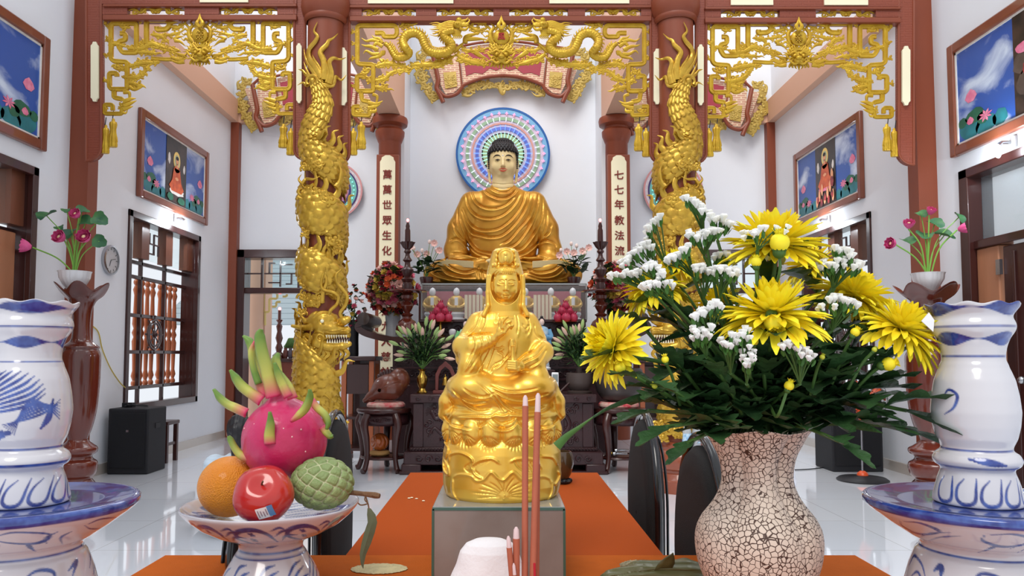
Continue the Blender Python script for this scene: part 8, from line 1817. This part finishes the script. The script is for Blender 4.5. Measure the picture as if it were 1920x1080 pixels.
# ---------------- white statice sprays
m_wf = mat('white_floret', (244, 244, 240), .6); m_wing = mat('bright_green_wing', (74, 124, 52), .5, noise=.3, nscale=60)
SPR = [([(1147,522),(1165,518),(1185,516),(1203,512)], 1.12, (1235,560)), ([(1165,502),(1178,486),(1192,474),(1210,462),(1222,466)], 1.16, (1240,530)), ([(1214,452),(1216,436),(1224,424),(1236,412)], 1.2, (1250,500)),
       ([(1284,374),(1294,376),(1304,382),(1312,390),(1318,398)], 1.15, (1320,440)), ([(1328,400),(1336,412),(1350,412),(1362,418),(1368,424)], 1.14, (1345,450)), ([(1290,440),(1300,446),(1322,440),(1336,436),(1352,434)], 1.12, (1320,480)),
       ([(1254,488),(1264,484),(1276,478),(1286,470),(1294,466)], 1.1, (1300,520)), ([(1212,506),(1222,500),(1236,508),(1244,516),(1234,524)], 1.08, (1250,560)), ([(1204,540),(1222,536),(1230,536),(1258,534)], 1.07, (1262,570)),
       ([(1304,508),(1312,504),(1328,508),(1340,512)], 1.1, (1320,560)), ([(1345,508),(1356,508),(1370,508),(1380,512),(1366,524)], 1.08, (1350,560)), ([(1340,482),(1352,484),(1366,478)], 1.16, (1350,520)),
       ([(1302,600),(1312,590),(1322,586),(1334,576),(1340,570),(1352,574)], 1.04, (1330,640)), ([(1302,618),(1306,628),(1318,620),(1328,630),(1300,632),(1332,616)], 1.03, (1325,670)), ([(1350,640),(1362,650),(1372,648),(1384,640),(1372,630)], 1.03, (1370,700)),
       ([(1390,630),(1400,622),(1410,664),(1408,676),(1400,690),(1392,660)], 1.02, (1400,720)), ([(1562,468),(1572,472),(1590,474),(1596,486),(1556,496),(1566,506)], 1.1, (1560,540)), ([(1606,494),(1614,500),(1600,500),(1540,502),(1546,494)], 1.1, (1565,540)),
       ([(1556,564),(1568,560),(1578,566),(1592,566),(1604,572),(1540,580)], 1.06, (1560,620)), ([(1470,650),(1484,648),(1494,656),(1506,656),(1514,664),(1500,668),(1522,672)], 1.02, (1500,720)), ([(1405,436),(1398,444)], 1.1, (1418,470)), ([(1476,432),(1424,434),(1412,440)], 1.05, (1420,470))]
slab = ['lowest at the far left edge', 'second tier from the far left', 'tall left one before the dragon column', 'highest spray of all at the top left', 'spray just right of the highest one', 'middle spray over the dragon column', 'spray crossing the dragon column lower down', 'spray left of centre over the small left bloom', 'over the upper-left chrysanthemum', 'spray at centre left near the small bloom', 'spray left of the topmost chrysanthemum stem', 'small spray by the dark doorway', 'slanting left of the central bloom', 'loose spray low on the left of centre', 'loose, low left of the central bloom', 'lowest spray left of the vase centre', 'right spray beside the topmost chrysanthemum', 'rightmost white spray', 'spray over the right middle chrysanthemum', 'low right spray above the vase mouth', 'tiny pair of florets left of the top bud', 'florets touching the topmost chrysanthemum']
for si, (pts, Y, j_) in enumerate(SPR):
    S = Y/FPX; jn = np.array(at(j_[0], j_[1], Y+.02)); m_ = mouth+np.array((rnd.uniform(-.04, .04), rnd.uniform(-.03, .03), 0)); Q = cr([deep, m_, m_+(jn-m_)*.55+np.array((0, 0, .015)), jn], 7)
    t = thing('white_statice_spray', 'white statice florets on a green stem, '+slab[si], 'flower', tuple(Q[0]), 'white statice sprays in the bouquet')
    st = MB(); wf = MB(); wg = MB(); st.tube(Q, .0024, 6); Pp = cr(pts, 3) if len(pts) > 2 else np.array(pts, float)
    for x, y in Pp:
        for dup_ in range(2):
            p = np.array(at(x+rnd.uniform(-4, 4), y+rnd.uniform(-5, 4), Y+rnd.uniform(-.015, .015))); dv = p-jn; dv /= np.linalg.norm(dv); up = dv*.7+np.array((0, 0, .7)); up /= np.linalg.norm(up)
            if dup_ == 0: st.tube([jn, (jn+p)/2+np.array((0, 0, .002)), p-up*4*S], .0011, 5)
            e1 = np.cross(up, (0.1, 1, 0)); e1 /= np.linalg.norm(e1); e2 = np.cross(up, e1); r = rnd.uniform(4.4, 6.4)*S
            rows = []
            for q, h in ((.25, -.9), (.6, 0), (1.05, .8), (.95, 1.25), (.45, 1.0), (.02, .9)):
                rows.append([p+(e1*math.cos(a)+e2*math.sin(a))*r*q*(1+.18*math.cos(5*a))+up*h*r for a in np.arange(10)*2*PI/10])
            wf.grid(rows, closeu=True)
            if dup_ == 0: leaf(wg, p-up*16*S, up+R3()*.25, 17*S, 4.2*S, up=R3(), droop=0, n=4); leaf(wg, p-up*20*S, up+R3()*.35, 15*S, 3.6*S, up=R3(), droop=0, n=4)
    wf.build('white_florets', m_wf, t); wg.build('green_wings', m_wing, t, smooth=180); st.build('stem', m_dstem, t)
# ---------------- extra foliage
lv = [((1205,612),1.13,(1300,720),.09), ((1180,700),1.05,(1290,760),.07), ((1250,800),1.06,(1340,790),.085), ((1215,770),1.08,(1330,780),.09), ((1290,830),1.07,(1360,800),.07), ((1640,690),1.12,(1560,760),.11), ((1700,770),1.08,(1560,750),.13), ((1680,800),1.10,(1540,790),.10), ((1580,830),1.06,(1500,800),.07), ((1600,650),1.15,(1540,740),.10), ((1330,660),1.16,(1380,760),.10), ((1540,620),1.16,(1480,740),.10), ((1270,680),1.10,(1350,770),.10), ((1480,640),1.18,(1450,760),.09), ((1380,560),1.22,(1410,720),.1), ((1610,600),1.2,(1500,740),.1), ((1260,600),1.2,(1370,740),.1), ((1430,670),1.1,(1430,770),.08)]
lv += [((1300+37*i_, 610+((i_*53) % 90)), 1.12+.04*(i_ % 4), (1380+12*i_, 745), .10) for i_ in range(9)]+[((1230,730),1.14,(1330,780),.09),((1640,740),1.16,(1510,780),.09),((1275,590),1.19,(1360,720),.1),((1560,690),1.08,(1480,770),.09),((1350,700),1.07,(1390,775),.085)]
LL = ['ending under the florets far left', 'ending level with the leftmost bloom base', 'low on the left by the vase rim', 'lowest reaching left past the rim', 'hanging just left of the vase mouth', 'under the rightmost chrysanthemum', 'trailing farthest right', 'trailing right, just under the farthest one', 'hanging just right of the vase mouth', 'behind the right middle chrysanthemum', 'behind the left loose florets', 'behind the tiny right bud', 'above the greenish buds on the left', 'right behind the central chrysanthemum', 'behind the central bloom at the upper left', 'between the topmost and right middle blooms', 'under the upper-left chrysanthemum', 'straight above the vase mouth', 'inner fan, first from the left', 'inner fan, second from the left', 'inner fan, third from the left', 'inner fan, fourth from the left', 'inner fan, in its middle', 'inner fan, fourth from the right', 'inner fan, third from the right', 'inner fan, second from the right', 'inner fan, first from the right', 'low left in front of the gong', 'low right before the ceramic holder', 'beside the small upper-left bloom', 'in front on the right of the lowest bud', 'in front on the left of the lowest bud']
for k, (e, Y, j_, L) in enumerate(lv):
    en = np.array(at(*e, Y)); jn = np.array(at(*j_, (Y+YV)/2)); Q = cr([deep, mouth+np.array((rnd.uniform(-.05, .05), rnd.uniform(-.03, .03), 0)), jn, en], 7)
    side_ = 'left' if e[0] < 1400 else 'right'
    t = thing('leafy_stem', 'dark leafy stem without a flower, '+LL[k], 'foliage', tuple(Q[0]), 'leafy stems reaching '+side_)
    mb = MB(); mb.tube(Q, .0028, 7); mb.build('stem', m_dstem, t); mb = MB(); dv = Q[-1]-Q[-4]; leaf(mb, Q[-1]-dv*.3, dv, L*.8, L*.24, droop=.3, n=14, lobes=3, curl=.25); stem_leaves(mb, Q, 9, L*.85, .46); mb.build('leaves', m_dleaf, t, smooth=180)
def long_leaf(pts, w_, Y0, Y1, lab, m):
    Q = cr([np.array(p, float) for p in pts], 8); n = len(Q); tn = np.gradient(Q, axis=0); tn /= np.linalg.norm(tn, axis=1, keepdims=True); A = []
    for i in range(n):
        nr = np.array((-tn[i, 1], tn[i, 0])); wd = np.interp(i/(n-1), np.linspace(0, 1, len(w_)), w_); A.append([np.array(at(*(Q[i]+nr*wd*q), Y0+(Y1-Y0)*i/(n-1)))+np.array((0, .004*q*q, 0)) for q in (-1, -.4, .4, 1)])
    mb = MB(); mb.grid(A); tag(mb.build('long_leaf', m, smooth=180), lab, 'leaf')
long_leaf([(1360,800),(1290,745),(1215,742),(1150,762),(1112,783)], [3,6,7,4,2], 1.18, 1.10, 'long dark narrow leaf trailing left over the vase side', m_dleaf)
long_leaf([(1112,783),(1085,803),(1062,820),(1044,838)], [1.5,4,6.5,9], 1.10, 1.05, 'pale green leaf tip reaching the gold statue from the bouquet', m_leaf2)
long_leaf([(1500,800),(1570,752),(1630,765),(1698,790)], [5,10,9,1], 1.16, 1.08, 'long dark leaf trailing right towards the candle holder', m_dleaf)
long_leaf([(1480,808),(1560,790),(1620,800),(1656,812)], [5,9,8,1], 1.16, 1.06, 'lower dark leaf trailing right over the vase rim', m_dleaf)
# ================================================================ tall turned wooden vases with lotus pots
def tall_vase(px, Y, kr, lab, s):
    kr *= .88
    S = Y/FPX; c = at(px, 700, Y); t = thing('turned_wooden_vase', lab, 'vase', (c.x, Y, 0), 'tall turned wooden vases by the side posts'); k = lambda y: max(0, at(px, y, Y).z)
    yb = 665+(CAMZ/Y)*FPX
    pr = [(1,yb),(38,yb),(40,yb-8),(38,yb-22),(33,yb-30),(29,yb-36),(36,yb-44),(39,yb-56),(38,yb-66),(30,yb-72),(29,yb-78),(37,yb-84),(38,yb-92),(30,yb-98),(20,yb-106),(20,yb-112),(27,yb-130),(34,yb-160),(38,yb-200),(39,yb-240),(39,yb-262),(36,yb-272),(34,yb-275),(36,yb-279),(30,yb-284),(22,yb-290),(18,yb-300),(17,yb-325),(20,yb-350),(28,yb-368),(38,yb-378),(46,yb-386),(50,yb-392),(45,yb-390),(34,yb-380),(22,yb-362)]
    Q = cr([np.array(p, float) for p in pr], 4); Q[:, 1] = np.minimum(Q[:, 1], yb)
    mb = MB(); seg = 64; A = []
    for r, y in Q:
        rim = max(0, min(1, (yb-362-y)/24)); A.append([(c.x+r*kr*S*(1+.10*rim*math.cos(5*a))*math.cos(a), Y+r*kr*S*(1+.10*rim*math.cos(5*a))*math.sin(a), max(0, CAMZ-(y-665)*S)+.035*rim*math.cos(5*a)) for a in np.arange(seg)*2*PI/seg])
    mb.grid(A, closeu=True); mb.build('vase_body', m_gloss_wood, t, smooth=180)
    MB().lathe([(.01, 0), (20*kr*S, 0), (20*kr*S, .02), (.01, .02)], (c.x, Y, CAMZ-(yb-366-665)*S), 32).build('inner_disc', m_dark, t)
    return c.x, CAMZ-(yb-366-665)*S+.02
def lotus_pot(px, Y, z0, cx, ytop, specs, leaves, lab):
    S = Y/FPX; zt = at(px, ytop, Y).z; h = zt-z0; t = thing('lotus_flower_pot', lab, 'flowers', (cx, Y, z0), 'white pots of artificial lotus on the wooden vases')
    MB().lathe([(.06, 0), (.065, h*.15), (.05, h*.3), (.085, h*.5), (.115, h*.75), (.12, h*.93), (.128, h), (.115, h), (.09, h*.7)], (cx, Y, z0), 60, fn=lambda a, z: 1+.02*math.cos(20*a)).build('white_pot', m_white, t)
    root = np.array((cx, Y, z0+h*.8)); G = mat('lotus_stem_green', (120, 172, 70), .5)
    m1 = mat('lotus_pink', (224, 96, 150), .5, noise=.3, nscale=18, rgb2=(206, 66, 124)); m2 = mat('lotus_pale_centre', (236, 206, 160), .5)
    sm = MB()
    for fx0, fy0, r, dr in specs:
        c = np.array(at(fx0, fy0, Y-.04)); dn = np.array(dr, float); dn /= np.linalg.norm(dn); R = r*S*1.2; sm.tube(cr([root+np.array((rnd.uniform(-.04, .04), 0, 0)), root+(c-root)*np.array((.35, .35, .6)), c-dn*R*.5], 7), .006, 7)
        e1 = np.cross(dn, (0.05, .3, 1)); e1 /= np.linalg.norm(e1); e2 = np.cross(dn, e1); mb = MB(); n_ = 9
        for l, (f, ln) in enumerate(((1.25, 1), (.9, .9), (.5, .75))):
            for j in range(n_-l): a = 2*PI*(j+.5*l)/(n_-l); ra = e1*math.cos(a)+e2*math.sin(a); petal(mb, c-dn*R*.4+ra*R*.15, ra*f+dn, R*1.05*ln, R*.36, -ra*.7+dn*.3, dn-ra*.2, n=6, cup=.5)
        mb.build('blossom', m1, t, smooth=180); mb = MB(); mb.sph(c+dn*R*.05, R*.28, 10, 8); mb.build('flower_centre', m2, t)
    lf = MB()
    for lx, ly, r, dr in leaves:
        c = np.array(at(lx, ly, Y+.03)); dn = np.array(dr, float); dn /= np.linalg.norm(dn); R = r*S; e1 = np.cross(dn, (0.05, .3, 1)); e1 /= np.linalg.norm(e1); e2 = np.cross(dn, e1); sm.tube(cr([root, root+(c-root)*np.array((.3, .3, .6)), c], 7), .004, 6)
        lf.grid([[c+(e1*math.cos(a)+e2*math.sin(a))*R*q*(1+.12*math.cos(3*a+lx)+.06*math.cos(7*a))+dn*R*(.3*q*q*math.cos(2*a+lx)+.25*q) for a in np.arange(20)*2*PI/20] for q in (.01, .35, .7, 1)], closeu=True)
    lf.build('leaves', mat('lotus_leaf_green', (44, 92, 70), .5, noise=.5, nscale=12, rgb2=(70, 122, 64)), t, smooth=180); sm.build('stems', G, t)
cx, zz1 = tall_vase(150, 6.25, 1.0, 'tall red-brown turned wooden vase by the left post', -1)
lotus_pot(140, 6.25, zz1, at(140, 520, 6.25).x, 509, [(143,403,14,(-.1,-.9,.5)),(114,446,17,(-.2,-1,.35)),(159,446,18,(.1,-1,.35)),(50,462,17,(-.9,-.4,.15))], [(88,405,18,(-.2,-.5,.8)),(125,395,9,(0,-.6,.8)),(153,397,13,(.2,-.6,.7)),(186,412,15,(.3,-.8,.3)),(186,452,13,(.4,-.6,-.2)),(160,418,16,(0,-.7,.7)),(132,438,14,(-.1,-.7,.6)),(112,428,9,(0,-.7,.7))], 'white pot of pink lotus flowers on the left wooden vase')
cx, zz1 = tall_vase(1744, 6.2, 1.22, 'tall dark red turned wooden vase by the right post', 1)
lotus_pot(1740, 6.2, zz1, at(1740, 520, 6.2).x, 512, [(1745,397,12,(.1,-.6,.8)),(1704,422,14,(-.2,-.6,.8)),(1673,457,15,(-.9,-.4,.1)),(1803,429,13,(.8,-.5,.2))], [(1727,402,11,(-.2,-.6,.7)),(1752,420,16,(0,-.6,.8)),(1770,442,18,(.1,-.5,.9)),(1735,442,16,(-.1,-.5,.9)),(1702,452,14,(-.2,-.5,.9)),(1797,408,13,(.4,-.6,.5))], 'white pot of pink lotus flowers on the right wooden vase')
